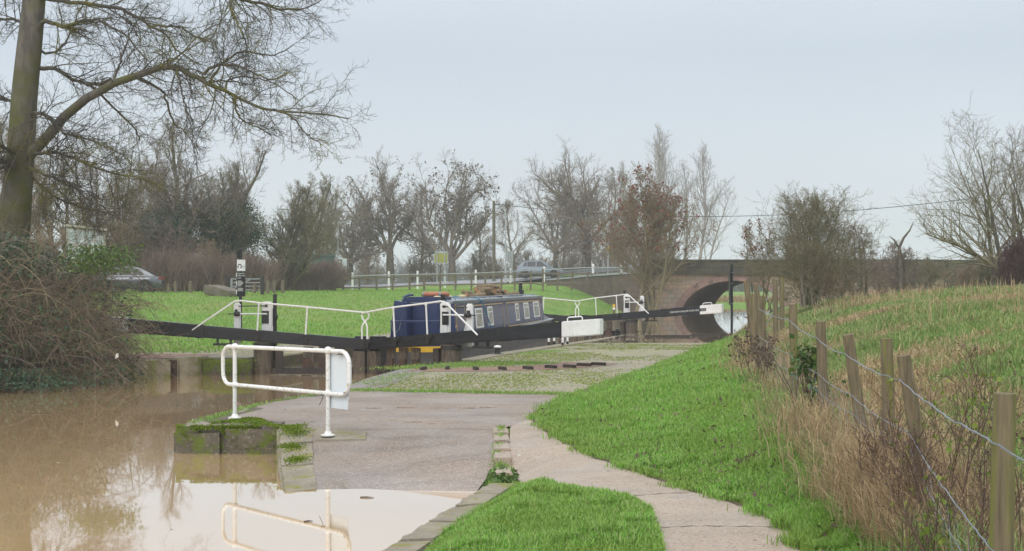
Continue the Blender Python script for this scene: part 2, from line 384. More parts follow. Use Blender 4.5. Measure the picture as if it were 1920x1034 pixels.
def soilmat():
    a = MN('bank_litter_soil'); v = a.coord(kind='Pos')
    c = a.ramp(a.noise(v, 3, 6, 0.65), [(0.3, (0.075, 0.055, 0.038)), (0.5, (0.14, 0.105, 0.065)), (0.7, (0.075, 0.09, 0.03))])
    a.set(col=c, rough=0.95); a.bump(a.noise(v, 25, 5), 0.8, 0.05); return a.m
M['soil'] = soilmat()
def fieldmat():
    a = MN('tussocky_field'); v = a.coord(kind='Pos')
    g = a.ramp(a.noise(v, 1.3, 5), [(0.3, (0.12, 0.24, 0.045)), (0.7, (0.20, 0.33, 0.08))])
    s = a.ramp(a.noise(v, 5, 5), [(0.3, (0.27, 0.21, 0.12)), (0.7, (0.42, 0.33, 0.20))])
    c = a.mix(a.rng(a.noise(a.coord((0.8, 0.5, 1), 'Pos'), 0.75, 4, 0.6), 0.52, 0.64), g, s)
    a.set(col=c, rough=0.95, spec=0.1); a.bump(a.noise(v, 12, 5, 0.7), 0.9, 0.08); return a.m
M['field'] = fieldmat()
def slabmat(name, base, dark, streak=0.55):
    a = MN(name); v = a.coord(kind='Pos')
    c = a.ramp(a.noise(v, 0.8, 6, 0.6), [(0.32, base), (0.68, dark)])
    c = a.mix(a.rng(a.noise(a.coord((0.35, 2.2, 1), 'Pos'), 1.3, 4), 0.5, 0.66, 0, streak), c, tuple(k * 0.62 for k in dark))
    c = a.mix(a.rng(a.noise(v, 2.6, 6, 0.7), 0.52, 0.7, 0, 0.45), c, tuple(k * 0.7 for k in dark))
    c = a.mix(a.rng(a.noise(a.coord((1, 1, 1), 'Pos'), 0.5, 5, 0.65), 0.5, 0.68, 0, 0.4), c, tuple(k * 1.2 for k in base))
    vo = a.n('ShaderNodeTexVoronoi'); vo.inputs['Scale'].default_value = 75; a.l(v, vo.inputs['Vector'])
    sp = a.n('ShaderNodeSeparateColor'); a.l(vo.outputs['Color'], sp.inputs[0])
    c = a.mix(a.rng(sp.outputs[0], 0.86, 0.97, 0, 0.7), c, (0.50, 0.46, 0.40))
    c = a.mix(a.rng(sp.outputs[1], 0.84, 0.97, 0, 0.6), c, (0.075, 0.062, 0.055))
    c = a.mix(a.rng(a.noise(v, 60, 4, 0.7), 0.5, 0.7, 0, 0.3), c, tuple(k * 0.5 for k in dark))
    rg = a.rng(a.noise(v, 0.9, 4), 0.35, 0.65, 0.42, 0.8)
    gz_ = a.n('ShaderNodeNewGeometry'); sz_ = a.n('ShaderNodeSeparateXYZ'); a.l(gz_.outputs['Position'], sz_.inputs[0])
    ad = a.n('ShaderNodeMath', operation='ADD'); a.l(sz_.outputs['Z'], ad.inputs[0]); a.l(a.mul(a.noise(a.coord((1, 2.0, 1), 'Pos'), 2.5, 4), 0.10), ad.inputs[1])
    wet = a.rng(ad.outputs[0], -0.29, -0.13)
    rr_ = a.n('ShaderNodeMath', operation='MULTIPLY'); a.l(rg, rr_.inputs[0]); a.l(a.rng(wet, 0, 1, 0.08, 1.0), rr_.inputs[1])
    a.set(col=c, rough=rr_.outputs[0], spec=0.5); a.bump(a.mul(a.noise(v, 60, 5, 0.7), a.rng(wet, 0, 1, 0.06, 1.0)), 0.35, 0.006); return a.m
M['slab'] = slabmat('washed_concrete_slab', (0.315, 0.247, 0.195), (0.235, 0.185, 0.147))
M['path'] = slabmat('towpath_concrete', (0.43, 0.34, 0.26), (0.35, 0.277, 0.215), 0.15)
def settmat(name, c1, c2, mortar, moss, scale, bw, bh, mo=0.5, rot=0.25, mlo=0.44, mhi=0.6, mbase=0.4):
    a = MN(name); g = a.n('ShaderNodeNewGeometry'); mpn = a.n('ShaderNodeMapping'); mpn.inputs['Rotation'].default_value = (0, 0, rot)
    a.l(g.outputs['Position'], mpn.inputs[0]); v = mpn.outputs[0]
    br = a.n('ShaderNodeTexBrick'); a.l(v, br.inputs['Vector'])
    br.inputs['Color1'].default_value = (*c1, 1); br.inputs['Color2'].default_value = (*c2, 1); br.inputs['Mortar'].default_value = (*mortar, 1)
    br.inputs['Scale'].default_value = scale; br.inputs['Mortar Size'].default_value = 0.03; br.inputs['Brick Width'].default_value = bw; br.inputs['Row Height'].default_value = bh
    br.inputs['Mortar Smooth'].default_value = 0.4
    c = a.mix(a.rng(a.noise(v, 1.0, 5), 0.35, 0.7, 0, 0.4), br.outputs[0], tuple(k * 0.6 for k in c2))
    big = a.rng(a.noise(v, 0.22, 4, 0.6), mlo - 0.04, mhi); joint = br.outputs['Fac']
    spk = a.rng(a.noise(a.coord((2.6, 1.0, 1), 'Pos'), 2.4, 6, 0.75), 0.40, 0.66)
    c = a.mix(a.mul(a.rng(big, 0, 1, mbase, 0.95), spk), c, moss)
    c = a.mix(a.mul(a.rng(a.noise(a.coord((3.5, 1.3, 1), 'Pos'), 2.1, 5, 0.75), 0.52, 0.66), 0.55), c, tuple(k * 0.45 for k in c2))
    c = a.mix(a.mul(joint, a.rng(a.noise(v, 1.3, 4), 0.36, 0.55, 0, 0.7)), c, (0.16, 0.19, 0.055))
    a.set(col=c, rough=0.8, spec=0.3)
    hgt_ = a.n('ShaderNodeMath', operation='SUBTRACT'); a.l(a.noise(v, 30, 4), hgt_.inputs[0]); a.l(joint, hgt_.inputs[1])
    a.bump(hgt_.outputs[0], 0.6, 0.02); return a.m
M['setts'] = settmat('stone_setts', (0.43, 0.365, 0.31), (0.36, 0.31, 0.265), (0.25, 0.22, 0.16), (0.33, 0.35, 0.12), 2.2, 0.5, 0.25, mlo=0.48, mhi=0.6, mbase=0.25)
M['pinkbrick'] = settmat('pink_brick_paving', (0.40, 0.235, 0.205), (0.33, 0.185, 0.16), (0.2, 0.15, 0.12), (0.22, 0.25, 0.06), 3.0, 0.6, 0.22, mlo=0.55, mhi=0.75, mbase=0.08)
M['greyedge'] = simple('grey_concrete_edge', (0.27, 0.245, 0.225), (0.2, 0.18, 0.165), 1.2, 0.75, 0.3, 40, c3=(0.15, 0.135, 0.12), s3=2.5, kind='Pos')
def stonemat(name, c1, c2, moss, lo=0.5, hi=0.6, sc=2.2):
    a = MN(name); v = a.coord(kind='Pos'); c = a.ramp(a.noise(v, 3.5, 6, 0.65), [(0.32, c1), (0.68, c2)])
    c = a.mix(a.rng(a.noise(v, 22, 4), 0.56, 0.7, 0, 0.6), c, (0.36, 0.34, 0.29))
    c = a.mix(a.rng(a.noise(v, sc, 5, 0.6), lo, hi), c, moss)
    a.set(col=c, rough=0.88, spec=0.3); a.bump(a.noise(v, 16, 6), 0.7, 0.03); return a.m
M['stone'] = stonemat('mossy_kerb_stone', (0.42, 0.365, 0.25), (0.28, 0.25, 0.18), (0.21, 0.22, 0.07))
M['darkstone'] = stonemat('wet_mossy_stone', (0.16, 0.14, 0.105), (0.085, 0.077, 0.06), (0.11, 0.145, 0.025), 0.5, 0.58, 3)
M['lichenstone'] = stonemat('lichen_kerb_stone', (0.33, 0.29, 0.22), (0.22, 0.195, 0.15), (0.24, 0.22, 0.08), 0.52, 0.64, 4)
def masonry(name, cols, sx, sz, mort, dirt=(0.04, 0.042, 0.035), dlo=0.5, dhi=0.75, ax='x', bw=0.55, bhh=0.28, msz=0.012):
    a = MN(name); g = a.n('ShaderNodeNewGeometry'); sp = a.n('ShaderNodeSeparateXYZ'); cb = a.n('ShaderNodeCombineXYZ')
    a.l(g.outputs['Position'], sp.inputs[0])
    if ax == 'x': a.l(sp.outputs['X'], cb.inputs[0])
    else: a.l(sp.outputs['Y'], cb.inputs[0])
    a.l(sp.outputs['Z'], cb.inputs[1])
    br = a.n('ShaderNodeTexBrick'); a.l(cb.outputs[0], br.inputs['Vector'])
    br.inputs['Color1'].default_value = (0, 0, 0, 1); br.inputs['Color2'].default_value = (1, 1, 1, 1); br.inputs['Mortar'].default_value = (0.5, 0.5, 0.5, 1)
    br.inputs['Scale'].default_value = 1.0; br.inputs['Mortar Size'].default_value = msz; br.inputs['Brick Width'].default_value = bw; br.inputs['Row Height'].default_value = bhh
    k = len(cols)
    n0 = a.noise(cb.outputs[0], 1.1, 2)
    f = a.n('ShaderNodeMath', operation='ADD'); a.l(a.mul(br.outputs[0], 0.62), f.inputs[0]); a.l(a.mul(n0, 0.4), f.inputs[1])
    c = a.ramp(f.outputs[0], [(i / (k - 1), q) for i, q in enumerate(cols)])
    c = a.mix(br.outputs['Fac'], c, mort)
    c = a.mix(a.rng(a.noise(g.outputs['Position'], 0.55, 6, 0.65), dlo, dhi, 0, 0.85), c, dirt)
    c = a.mix(a.rng(a.noise(g.outputs['Position'], 6, 5), 0.5, 0.8, 0, 0.4), c, dirt)
    a.set(col=c, rough=0.9, spec=0.2); a.bump(br.outputs['Fac'], -0.4, 0.03); return a.m
M['sandstone'] = masonry('sandstone_blocks', [(0.30, 0.25, 0.21), (0.43, 0.345, 0.27), (0.52, 0.37, 0.25), (0.38, 0.325, 0.275), (0.50, 0.425, 0.345)], 1, 1, (0.21, 0.18, 0.145), dirt=(0.27, 0.235, 0.195))
M['parapet'] = masonry('sooty_parapet_stone', [(0.085, 0.08, 0.058), (0.125, 0.118, 0.082), (0.078, 0.072, 0.056)], 1, 1, (0.04, 0.038, 0.032), bw=1.1, bhh=0.45, dirt=(0.028, 0.028, 0.025))
M['redbrick'] = simple('red_brick_arch_ring', (0.38, 0.25, 0.215), (0.27, 0.185, 0.16), 2.5, 0.9, 0.3, 20, c3=(0.12, 0.10, 0.085), s3=3)
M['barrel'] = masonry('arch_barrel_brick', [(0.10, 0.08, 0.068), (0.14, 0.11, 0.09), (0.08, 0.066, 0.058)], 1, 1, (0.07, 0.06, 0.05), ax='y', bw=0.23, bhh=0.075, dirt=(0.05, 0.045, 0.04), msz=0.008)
M['wingwall'] = masonry('stained_wing_wall_brick', [(0.155, 0.125, 0.10), (0.20, 0.16, 0.125), (0.125, 0.105, 0.088)], 1, 1, (0.085, 0.07, 0.06), bw=0.23, bhh=0.075, dirt=(0.055, 0.05, 0.042), msz=0.006)
def watermat(name, col, rip=0.02, rough=0.03):
    a = MN(name); v = a.coord((1, 1, 1), 'Pos')
    c = a.ramp(a.noise(v, 0.35, 4), [(0.3, col), (0.7, tuple(k * 0.9 for k in col))])
    a.set(col=c, rough=rough, ior=1.6, spec=0.5, coat=1.0); a.b.inputs['Coat IOR'].default_value = 2.1; a.b.inputs['Coat Roughness'].default_value = 0.02
    h = a.n('ShaderNodeMath', operation='ADD')
    a.l(a.mul(a.noise(a.coord((1.0, 0.55, 1), 'Pos'), 1.6, 3, 0.5, 0.4), 1.0), h.inputs[0]); a.l(a.mul(a.noise(v, 6, 2), 0.12), h.inputs[1])
    patch = a.rng(a.noise(a.coord((0.35, 0.6, 1), 'Pos'), 0.35, 2), 0.42, 0.62, 0.12, 1.0)
    a.bump(a.mul(h.outputs[0], patch), rip, 0.1); return a.m
M['water'] = watermat('muddy_canal_water', (0.75, 0.50, 0.255), 0.075)
M['flood'] = watermat('muddy_flood_water', (0.55, 0.39, 0.24), 0.035)

# ------------------------------------------------------------------ layout (metres; camera stands at X=0, Y=0)
ZL, ZCH, ZU = -0.34, -0.22, -0.125           # lower canal, lock chamber, flood water levels
LA = math.radians(14.5)
AX = np.array([math.sin(LA), math.cos(LA)]); PL = np.array([-math.cos(LA), math.sin(LA)])
HR = np.array([-1.42, 32.0]); HL = HR + 4.5 * PL
LOCK = 24.2; FR = HR + LOCK * AX; FL = HL + LOCK * AX
def fx(Y): return np.interp(Y, [0, 6, 9.4, 14, 17.5, 23, 28, 52, 90, 100], [1.3, 2.1, 2.66, 3.06, 3.4, 4.0, 4.9, 8.9, 16.2, 18])
def gx(Y): return np.interp(Y, [0, 9.46, 10.97, 12.55, 14.7, 17.2, 18.7, 20.2, 22.2, 31.8, 53, 60, 90], [1.9, 2.03, 2.03, 1.47, 0.83, 0.42, 0.28, 0.45, 0.92, 3.48, 8.5, 10, 16])
def zroad(X): return np.interp(X, [-60, -40, -14, -5, 2, 10], [1.0, 1.15, 1.42, 1.85, 2.2, 2.33])
def hgt(X, Y):
    X = np.asarray(X, float); Y = np.asarray(Y, float)
    # --- right bank and paving
    pav = np.interp(Y, [0, 34, 42, 56, 75, 90], [0, 0, -0.085, -0.26, -0.6, -1.0])
    xk = np.interp(Y, [3, 6, 9, 11, 12.5, 13.85, 15.2, 17.4], [-3.2, -2.0, -1.25, -0.85, -0.55, -0.27, -0.2, -0.1])
    slip = np.where((Y < 17.3), np.maximum(0, 17.3 - Y) * 0.126, 0)
    slip = slip * (1 - 0.62 * ss(-1.7, -0.2, X) * ss(14.2, 15.6, Y))
    pav = pav - np.where(X < xk + 0.02, slip, np.minimum(slip, 0.22) * ss(xk + 0.85, xk + 0.22, X))
    g = gx(Y); f = np.maximum(fx(Y), g + 0.35)
    bh = np.interp(Y, [0, 9, 14, 30, 45, 55, 90], [0.32, 0.34, 0.42, 0.5, 0.32, 0.12, 0.0])
    bank = pav + (bh - np.minimum(pav, 0)) * ss(0, 1, (X - g) / (f - g))
    d = np.maximum(X - f, 0)
    fld = bh + (1.27 - 0.13 * ss(50, 85, Y)) * (1 - np.exp(-d / 2.9)) * ss(5, 16, Y + 0.6 * d) + 0.05 * np.sin(X * 1.1 + Y * 0.7) * np.sin(Y * 0.9 - X * 0.4) * np.minimum(d, 1)
    right = np.where(X > f, fld, bank)
    # --- left bank lawn
    y1 = np.interp(X, [-18, -5], [70, 103])
    lawn = 0.03 + 1.22 * ss(0, 1, (Y - 37) / (y1 - 37))
    basin = -0.6 + 2.15 * ss(0, 1, (Y - 84.5) / (15.5 + 6.5 * ss(0.5, 5.5, X)))
    k = ss(-5.5, 3.0, X - (Y - 60) * 0.03) * ss(54, 62, Y)
    left = lawn * (1 - k) + np.minimum(basin, 9) * k
    lx = HR[0] + (Y - HR[1]) * AX[0] / AX[1]
    mid = np.where(Y < 58, lx - 1.2, 3 + (Y - 58) * 0.2)
    z = np.where(X > mid, np.where(Y < 60, right, np.where(X > gx(Y) - 1.5, right, basin)), left)
    z = np.where((Y >= 60) & (X > 4) & (X < gx(Y) - 1.5), np.where(Y < 86, -0.6, basin), z)
    # --- beyond: road platform on the left, low meadow seen through the arch on the right
    rp = zroad(X) - 0.46 + 0.5 * ss(119, 133, Y) + 0.38 * ss(3, 7, X)
    xsp = np.interp(Y, [84, 85, 94, 110, 900], [9.0, 9.0, 12.4, 14.5, 118.8])
    t = ss(103, 111, Y)
    wx = np.interp(Y, [85, 91, 95, 99.5, 103.5, 106.5], [8.1, 7.45, 6.65, 5.45, 4.15, 2.85]); t2 = np.where(Y > 85.5, ss(0.0, 0.5, X - wx), 0)
    t = np.where(X > wx - 2.5, ss(106, 112, Y), t)
    z = np.where((Y > 84) & (X < xsp), z * (1 - np.maximum(t, t2)) + rp * np.maximum(t, t2), z)
    low = np.interp(Y, [88, 99, 108, 240], [-0.6, -0.15, 0.02, 0.1])
    z = np.where((Y > 88) & (X >= xsp) & ((X < 30) | (Y > 96)), low, z)
    return z

# canal outlines (plan)
LEFT_BANK = [(-16, 9), (-13.5, 18), (-10.4, 27.2), (-9.3, 29.0), (-8.25, 31.0), (-7.05, 33.3)]
lower = LEFT_BANK + [(HL[0] - 0.2, HL[1] + 0.0), tuple(HL + 0.9 * AX), tuple(HR + 0.9 * AX), tuple(HR), (-1.75, 30.9), (-2.35, 29.2), (-2.75, 26.5), (-2.85, 24.6), (-3.75, 20.9), (-4.05, 19.2), (-4.22, 17.72),
         (-2.9, 17.72), (-2.9, 17.3), (-2.33, 14.5), (-1.9, 12.95), (-0.45, 12.95), (-0.29, 13.75), (-0.62, 12.0), (-0.89, 10.5), (-1.35, 8), (-2.5, 4), (-5, 2), (-16, 2)]
cham = [tuple(HL + 0.5 * AX), tuple(FL - 0.2 * AX), tuple(FR - 0.2 * AX), tuple(HR + 0.5 * AX)]
upper = [tuple(FL), tuple(FL + 2 * AX + 0.2 * PL), (1.5, 66), (3, 80), (3, 86), (17, 86), (12.2, 70), (9.4, 60), tuple(FR + 3 * AX), tuple(FR)]
def inside(poly, X, Y):
    X = np.asarray(X, float); Y = np.asarray(Y, float); r = np.zeros(X.shape, bool); n = len(poly)
    for i in range(n):
        x0, y0 = poly[i]; x1, y1 = poly[(i + 1) % n]
        c = ((y0 > Y) != (y1 > Y)) & (X < (x1 - x0) * (Y - y0) / ((y1 - y0) if y1 != y0 else 1e-9) + x0)
        r ^= c
    return r
def near_inside(poly, X, Y, d):
    r = inside(poly, X, Y)
    for a, b in ((d, 0), (-d, 0), (0, d), (0, -d)): r |= inside(poly, X + a, Y + b)
    return r

def axis_coords(pts):                       # graded grid lines
    o = []
    for a, b, s in pts: o += list(np.arange(a, b, s))
    return np.array(o + [pts[-1][1]])
gy = axis_coords([(-6, 4, 0.5), (4, 40, 0.25), (40, 62, 0.5), (62, 120, 0.8), (120, 300, 6), (300, 900, 60)])
gxx = axis_coords([(-500, -60, 40), (-60, -20, 1.5), (-20, -12, 0.5), (-12, 10, 0.25), (10, 22, 0.5), (22, 50, 1.5), (50, 500, 40)])
GX, GY = np.meshgrid(gxx, gy)
GZ = hgt(GX, GY)
PAV_R = (GX < gx(GY) - 0.02) & (GX > -4.5) & (GY < 57) & (GY > 3)
GZ = GZ - np.where(PAV_R, 0.035, 0)
carve = near_inside(lower, GX, GY, 0.2) & (GY < 35) | near_inside(cham, GX, GY, 0.25)
carve &= ~(inside([(-2.9, 17.3), (-2.33, 14.5), (-1.7, 12.6), (-0.2, 12.6), (0.1, 17.3)], GX, GY))
GZ = np.where(carve, -1.5, GZ)
GZ = np.where(inside(upper, GX, GY) , np.minimum(GZ, -0.7), GZ)
ny, nx = GX.shape
idx = np.arange(ny * nx).reshape(ny, nx)
Q = np.stack([idx[:-1, :-1], idx[:-1, 1:], idx[1:, 1:], idx[1:, :-1]], -1).reshape(-1, 4)
V = np.stack([GX, GY, GZ], -1).reshape(-1, 3)
ground = np_mesh('ground', V, Q, mat=M['ground'])
tag(ground, 'green grassy ground of lawns and banks on both sides of the canal', 'ground', kind='structure')
# the rough field and the littered bank use their own sheets of material
qc = V[Q].mean(1)
mi = np.zeros(len(Q), np.int32)
mi[(qc[:, 0] > fx(qc[:, 1]) + 0.25) & (qc[:, 1] < 88)] = 1
mi[((np.abs(qc[:, 0] - fx(qc[:, 1])) < 0.45) & (qc[:, 1] < 60)) | ((qc[:, 0] < -8.0) & (qc[:, 1] < 33.5) & (qc[:, 1] > 20))] = 2
ground.data.materials.append(M['field']); ground.data.materials.append(M['soil'])
ground.data.polygons.foreach_set('material_index', mi)

def sheet(name, poly, step, off, mat, zf=hgt, kind=True, label=None, cat=None):
    poly = [tuple(p) for p in poly]; B = []
    for i in range(len(poly)):
        a = np.array(poly[i]); b = np.array(poly[(i + 1) % len(poly)]); k = max(1, int(np.linalg.norm(b - a) / step))
        for j in range(k): B.append(a + (b - a) * j / k)
    B = np.array(B); x0, y0 = B.min(0); x1, y1 = B.max(0)
    X, Y = np.meshgrid(np.arange(x0 + step / 2, x1, step), np.arange(y0 + step / 2, y1, step))
    X = X.ravel(); Y = Y.ravel(); k = inside(poly, X, Y)
    I = np.stack([X[k], Y[k]], 1); P = np.vstack([B, I]); nb = len(B)
    vs_, es_, fs_, *_ = delaunay_2d_cdt([Vector(p) for p in P], [(i, (i + 1) % nb) for i in range(nb)], [], 1, 1e-5)
    A = np.array([v[:] for v in vs_]); z = zf(A[:, 0], A[:, 1]) + off
    o = np_mesh(name, np.column_stack([A, z]), T=[f for f in fs_ if len(f) == 3], mat=mat)
    tag(o, label, cat, kind='structure' if kind else None); return o
def smoothline0(pts, n):
    pts = np.array(pts, float); t = np.linspace(0, len(pts) - 1, n); return np.column_stack([np.interp(t, range(len(pts)), pts[:, j]) for j in range(2)])
def vnoise0(X, Y):
    return (np.sin(X * 2.1 + Y * 1.3) + np.sin(X * 4.7 - Y * 2.2 + 1.0) + np.sin(X * 7.9 + Y * 3.1 + 2.2)) / 3
def gline(y0, y1, n, d=0.0): return [(float(gx(y)) + d, float(y)) for y in np.linspace(y0, y1, n)]
slab_poly = [(-4.2, 17.76), (-2.9, 17.76), (-2.47, 17.3), (-2.0, 14.4), (-1.75, 12.7), (-0.45, 12.7), (-0.29, 13.75), (-0.42, 14.3), (-0.2, 15.0), (-0.12, 17.6), (0.05, 17.9), (0.28, 18.7)] + gline(19.2, 22.75, 6) + [(-2.83, 23.7), (-3.73, 20.9), (-4.03, 19.2)]
sheet('towpath_slab', slab_poly, 0.2, 0.0, M['slab'], zf=lambda x, y: hgt(x, y) + 0.009 * vnoise0(x, y) - 0.004, label='wet pinkish grey concrete apron sloping down into the muddy canal', cat='paving')
path_poly = [(0.28, 18.7), (0.05, 17.9), (-0.02, 17.6), (-0.04, 14.6), (0.125, 13.25), (0.4, 12.55), (0.99, 11.9), (1.09, 11.1), (1.0, 9.46), (0.8, 3), (1.9, 3)] + gline(6, 18.2, 14)
sheet('towpath', path_poly, 0.3, 0.004, M['path'], label='narrow pale pinkish concrete towpath curving between the grass banks', cat='path')
cop_r = [tuple(HR + t * AX + 0.45 * -PL) for t in np.linspace(0.3, LOCK + 0.3, 9)]
sett_poly = [(-2.55, 23.66), (-2.5, 26.5), (-2.2, 29.1), (-1.5, 30.9)] + cop_r + [(8.3, 56.5)] + gline(53, 22.78, 24)
sheet('lockside_setts', sett_poly, 0.45, -0.002, M['setts'], label='pale stone sett paving with moss in the joints beside the lock', cat='paving')
brick_arc = [tuple(np.array([-1.3, 32.3]) + r * np.array([math.cos(a), math.sin(a)])) for r, A in ((3.75, np.linspace(R(-103), R(-12), 16)), (2.5, np.linspace(R(-12), R(-103), 16))) for a in A]
sheet('brick_quadrant', brick_arc, 0.3, 0.005, M['pinkbrick'], label='curved pink brick walking strip set in the lockside paving', cat='paving')
edge_r = [(-2.83, 23.7), (-2.83, 24.6), (-2.72, 26.5), (-2.32, 29.2), (-1.72, 30.9), (-1.40, 31.8), (-0.9, 31.2), (-1.2, 30.4), (-1.75, 28.9), (-2.0, 26.4), (-2.1, 25.0), (-2.3, 23.68)]
sheet('quay_edge', edge_r, 0.3, 0.004, M['greyedge'], label='plain grey concrete strip along the canal edge below the lock gate', cat='paving')
lp = [tuple(HL + t * AX + s * PL) for t, s in ((-0.2, 0.4), (-0.4, 4.2), (4, 3.0), (10, 2.0), (LOCK, 1.8), (LOCK + 0.5, 0.4))]
sheet('far_lockside', lp, 0.5, 0.006, M['setts'], zf=lambda x, y: np.maximum(hgt(x, y), 0.02), label='littered stone paving on the far side of the lock chamber', cat='paving')
bp = [(-9.0, 31.2), (-7.55, 33.5), (-7.1, 34.6), (-9.5, 35.2), (-11, 33.5)]
sheet('brick_bank', bp, 0.4, 0.012, M['pinkbrick'], label='worn pink brick paving behind the kerb on the far bank', cat='paving')

# vertical faces of the quay under the paving edges
def skirt(name, pts, ztop, zb, th, mat, label, cat):
    m = MB()
    for a, b in zip(pts[:-1], pts[1:]):
        a = np.array(a); b = np.array(b); d = (b - a) / np.linalg.norm(b - a); n = np.array([d[1], -d[0]]) * th
        z0 = ztop if not callable(ztop) else ztop(*a); z1 = ztop if not callable(ztop) else ztop(*b)
        m.add([(*a, zb), (*b, zb), (*b, z1), (*a, z0), (*(a + n), zb), (*(b + n), zb), (*(b + n), z1), (*(a + n), z0)],
              [(0, 1, 2, 3), (7, 6, 5, 4), (3, 2, 6, 7), (0, 3, 7, 4), (1, 5, 6, 2)])
    return tag(m.build(name, mat), label, cat)
skirt('quay_wall', [(-1.42, 31.7), (-1.75, 30.9), (-2.35, 29.2), (-2.75, 26.5), (-2.85, 24.6), (-3.75, 20.9), (-4.05, 19.2), (-4.22, 17.74)], -0.004, -1.4, -0.3, M['darkstone'], 'low dark stone quay wall along the near edge of the canal', 'quay wall')
lw = skirt('lock_wall', [tuple(HR + 0.3 * AX), tuple(HR + (LOCK - 0.1) * AX)], lambda x, y: float(hgt(x + 0.5, y)) - 0.01, -1.4, 0.5, M['darkstone'], 'dark stone lock chamber wall on the towpath side', 'lock wall')
lw2 = skirt('lock_wall', [tuple(HL + (LOCK - 0.1) * AX), tuple(HL + 0.3 * AX)], 0.015, -1.4, 0.5, M['darkstone'], 'dark stone lock chamber wall on the far lawn side', 'lock wall')
cp = MB()
for i in range(20):
    a = HR + (0.35 + i * 1.19) * AX; b = a + 1.17 * AX
    q = [a, a - 0.46 * PL, b - 0.46 * PL, b]
    zt = float(hgt(a[0] + 0.6, a[1])) + 0.02
    cp.prism([tuple(k) for k in q], zt - 0.3, zt)
tag(cp.build('lock_coping', M['lichenstone'], bevel=0.015), 'row of pale coping stones along the towpath edge of the lock', 'coping')
cp = MB()
for i in range(20):
    a = HL + (0.35 + i * 1.19) * AX; b = a + 1.17 * AX
    cp.prism([tuple(k) for k in (a, b, b + 0.46 * PL, a + 0.46 * PL)], -0.28, 0.045)
tag(cp.build('lock_coping', M['stone'], bevel=0.015), 'row of mossy coping stones along the lawn edge of the lock', 'coping')

# water
def flat(name, poly, z, mat, label):
    me = bpy.data.meshes.new(name); me.from_pydata([(p[0], p[1], z) for p in poly], [], [tuple(range(len(poly)))])
    import bmesh
    bm = bmesh.new(); bm.from_mesh(me); bmesh.ops.recalc_face_normals(bm, faces=bm.faces)
    for f in bm.faces:
        if f.normal.z < 0: f.normal_flip()
    bmesh.ops.triangulate(bm, faces=bm.faces); bm.to_mesh(me); bm.free()
    me.materials.append(mat); o = bpy.data.objects.new(name, me); COL.objects.link(o)
    return tag(o, label, 'water', kind='structure')
mit = HL + 2.25 * -PL + 0.8 * AX
flat('canal_water', [(-22, -4), (-22, 30), (-9.4, 33), tuple(HL - 0.5 * -PL), tuple(mit + 0.0 * AX), tuple(HR + 0.4 * -PL), (-0.9, 30.5), (-1.5, 26), (-2.0, 21), (-1.6, 16.5), (0.0, 16), (-0.05, 12.6), (-0.5, 10.2), (-1.0, 7.5), (-2.0, 3), (-2.5, -4)], ZL, M['water'], 'still brown muddy canal water reflecting the bare tree and sky')
flat('chamber_water', [tuple(HL), tuple(mit), tuple(HR), tuple(FR + 0.3 * AX), tuple(FR + 2.25 * PL + 0.8 * AX), tuple(FL + 0.3 * AX)], ZCH, M['flood'], 'brown water inside the lock chamber round the boat')
flat('flood_water', [tuple(HR + 5.5 * AX - 0.42 * PL), tuple(FR - 0.42 * PL + 0.2 * AX), tuple(FR + 2.25 * PL + 0.75 * AX), tuple(FL + 0.2 * AX), tuple(FL + 0.3 * PL), (-3, 62), (-2, 90), (8, 92), (9, 104), (40, 104), (40, 92), (18, 86), (13, 68), (10, 56), (9.5, 53), (7, 40), (3, 37)], ZU, M['flood'], 'brown flood water spreading over the lockside towards the bridge')

# kerb stones on the far (left) bank, one block each
kp = [np.array(p) for p in ((-9.75, 28.3), (-8.97, 29.75), (-8.32, 30.95), (-7.62, 32.25))]
kl = ['long mossy kerb block half under the bramble at the bank', 'worn mossy kerb block nearest right of the bramble', 'rounded kerb block left of the iron grooved gap', 'square kerb block between the iron gap and the lock gate']
for i in range(4):
    a = kp[i]; b = kp[i + 1] if i < 3 else np.array((-7.08, 33.3)); d = (b - a) / np.linalg.norm(b - a); n = np.array([-d[1], d[0]])
    a2 = a + 0.015 * d; b2 = b - (0.015 if i != 2 else 0.2) * d
    m = MB(); m.prism([tuple(a2), tuple(b2), tuple(b2 + 0.5 * n), tuple(a2 + 0.5 * n)], -0.8, 0.05 + 0.015 * (i % 2))
    tag(m.build('kerb_stone', M['stone'], bevel=0.05, smooth=True), kl[i], 'kerb stone', 'kerb stones along the far bank')
m = MB(); c = kp[3] - 0.1 * (kp[3] - kp[2]) / np.linalg.norm(kp[3] - kp[2])
m.box((c[0] - 0.12, c[1] + 0.06, -0.3), (0.24, 0.2, 0.66), R(-28)); m.box((c[0] - 0.02, c[1] - 0.07, -0.3), (0.1, 0.03, 0.62), R(-28))
tag(m.build('iron_groove', M['rust'], bevel=0.01), 'rusty brown iron plate set in the gap of the far kerb', 'iron plate')
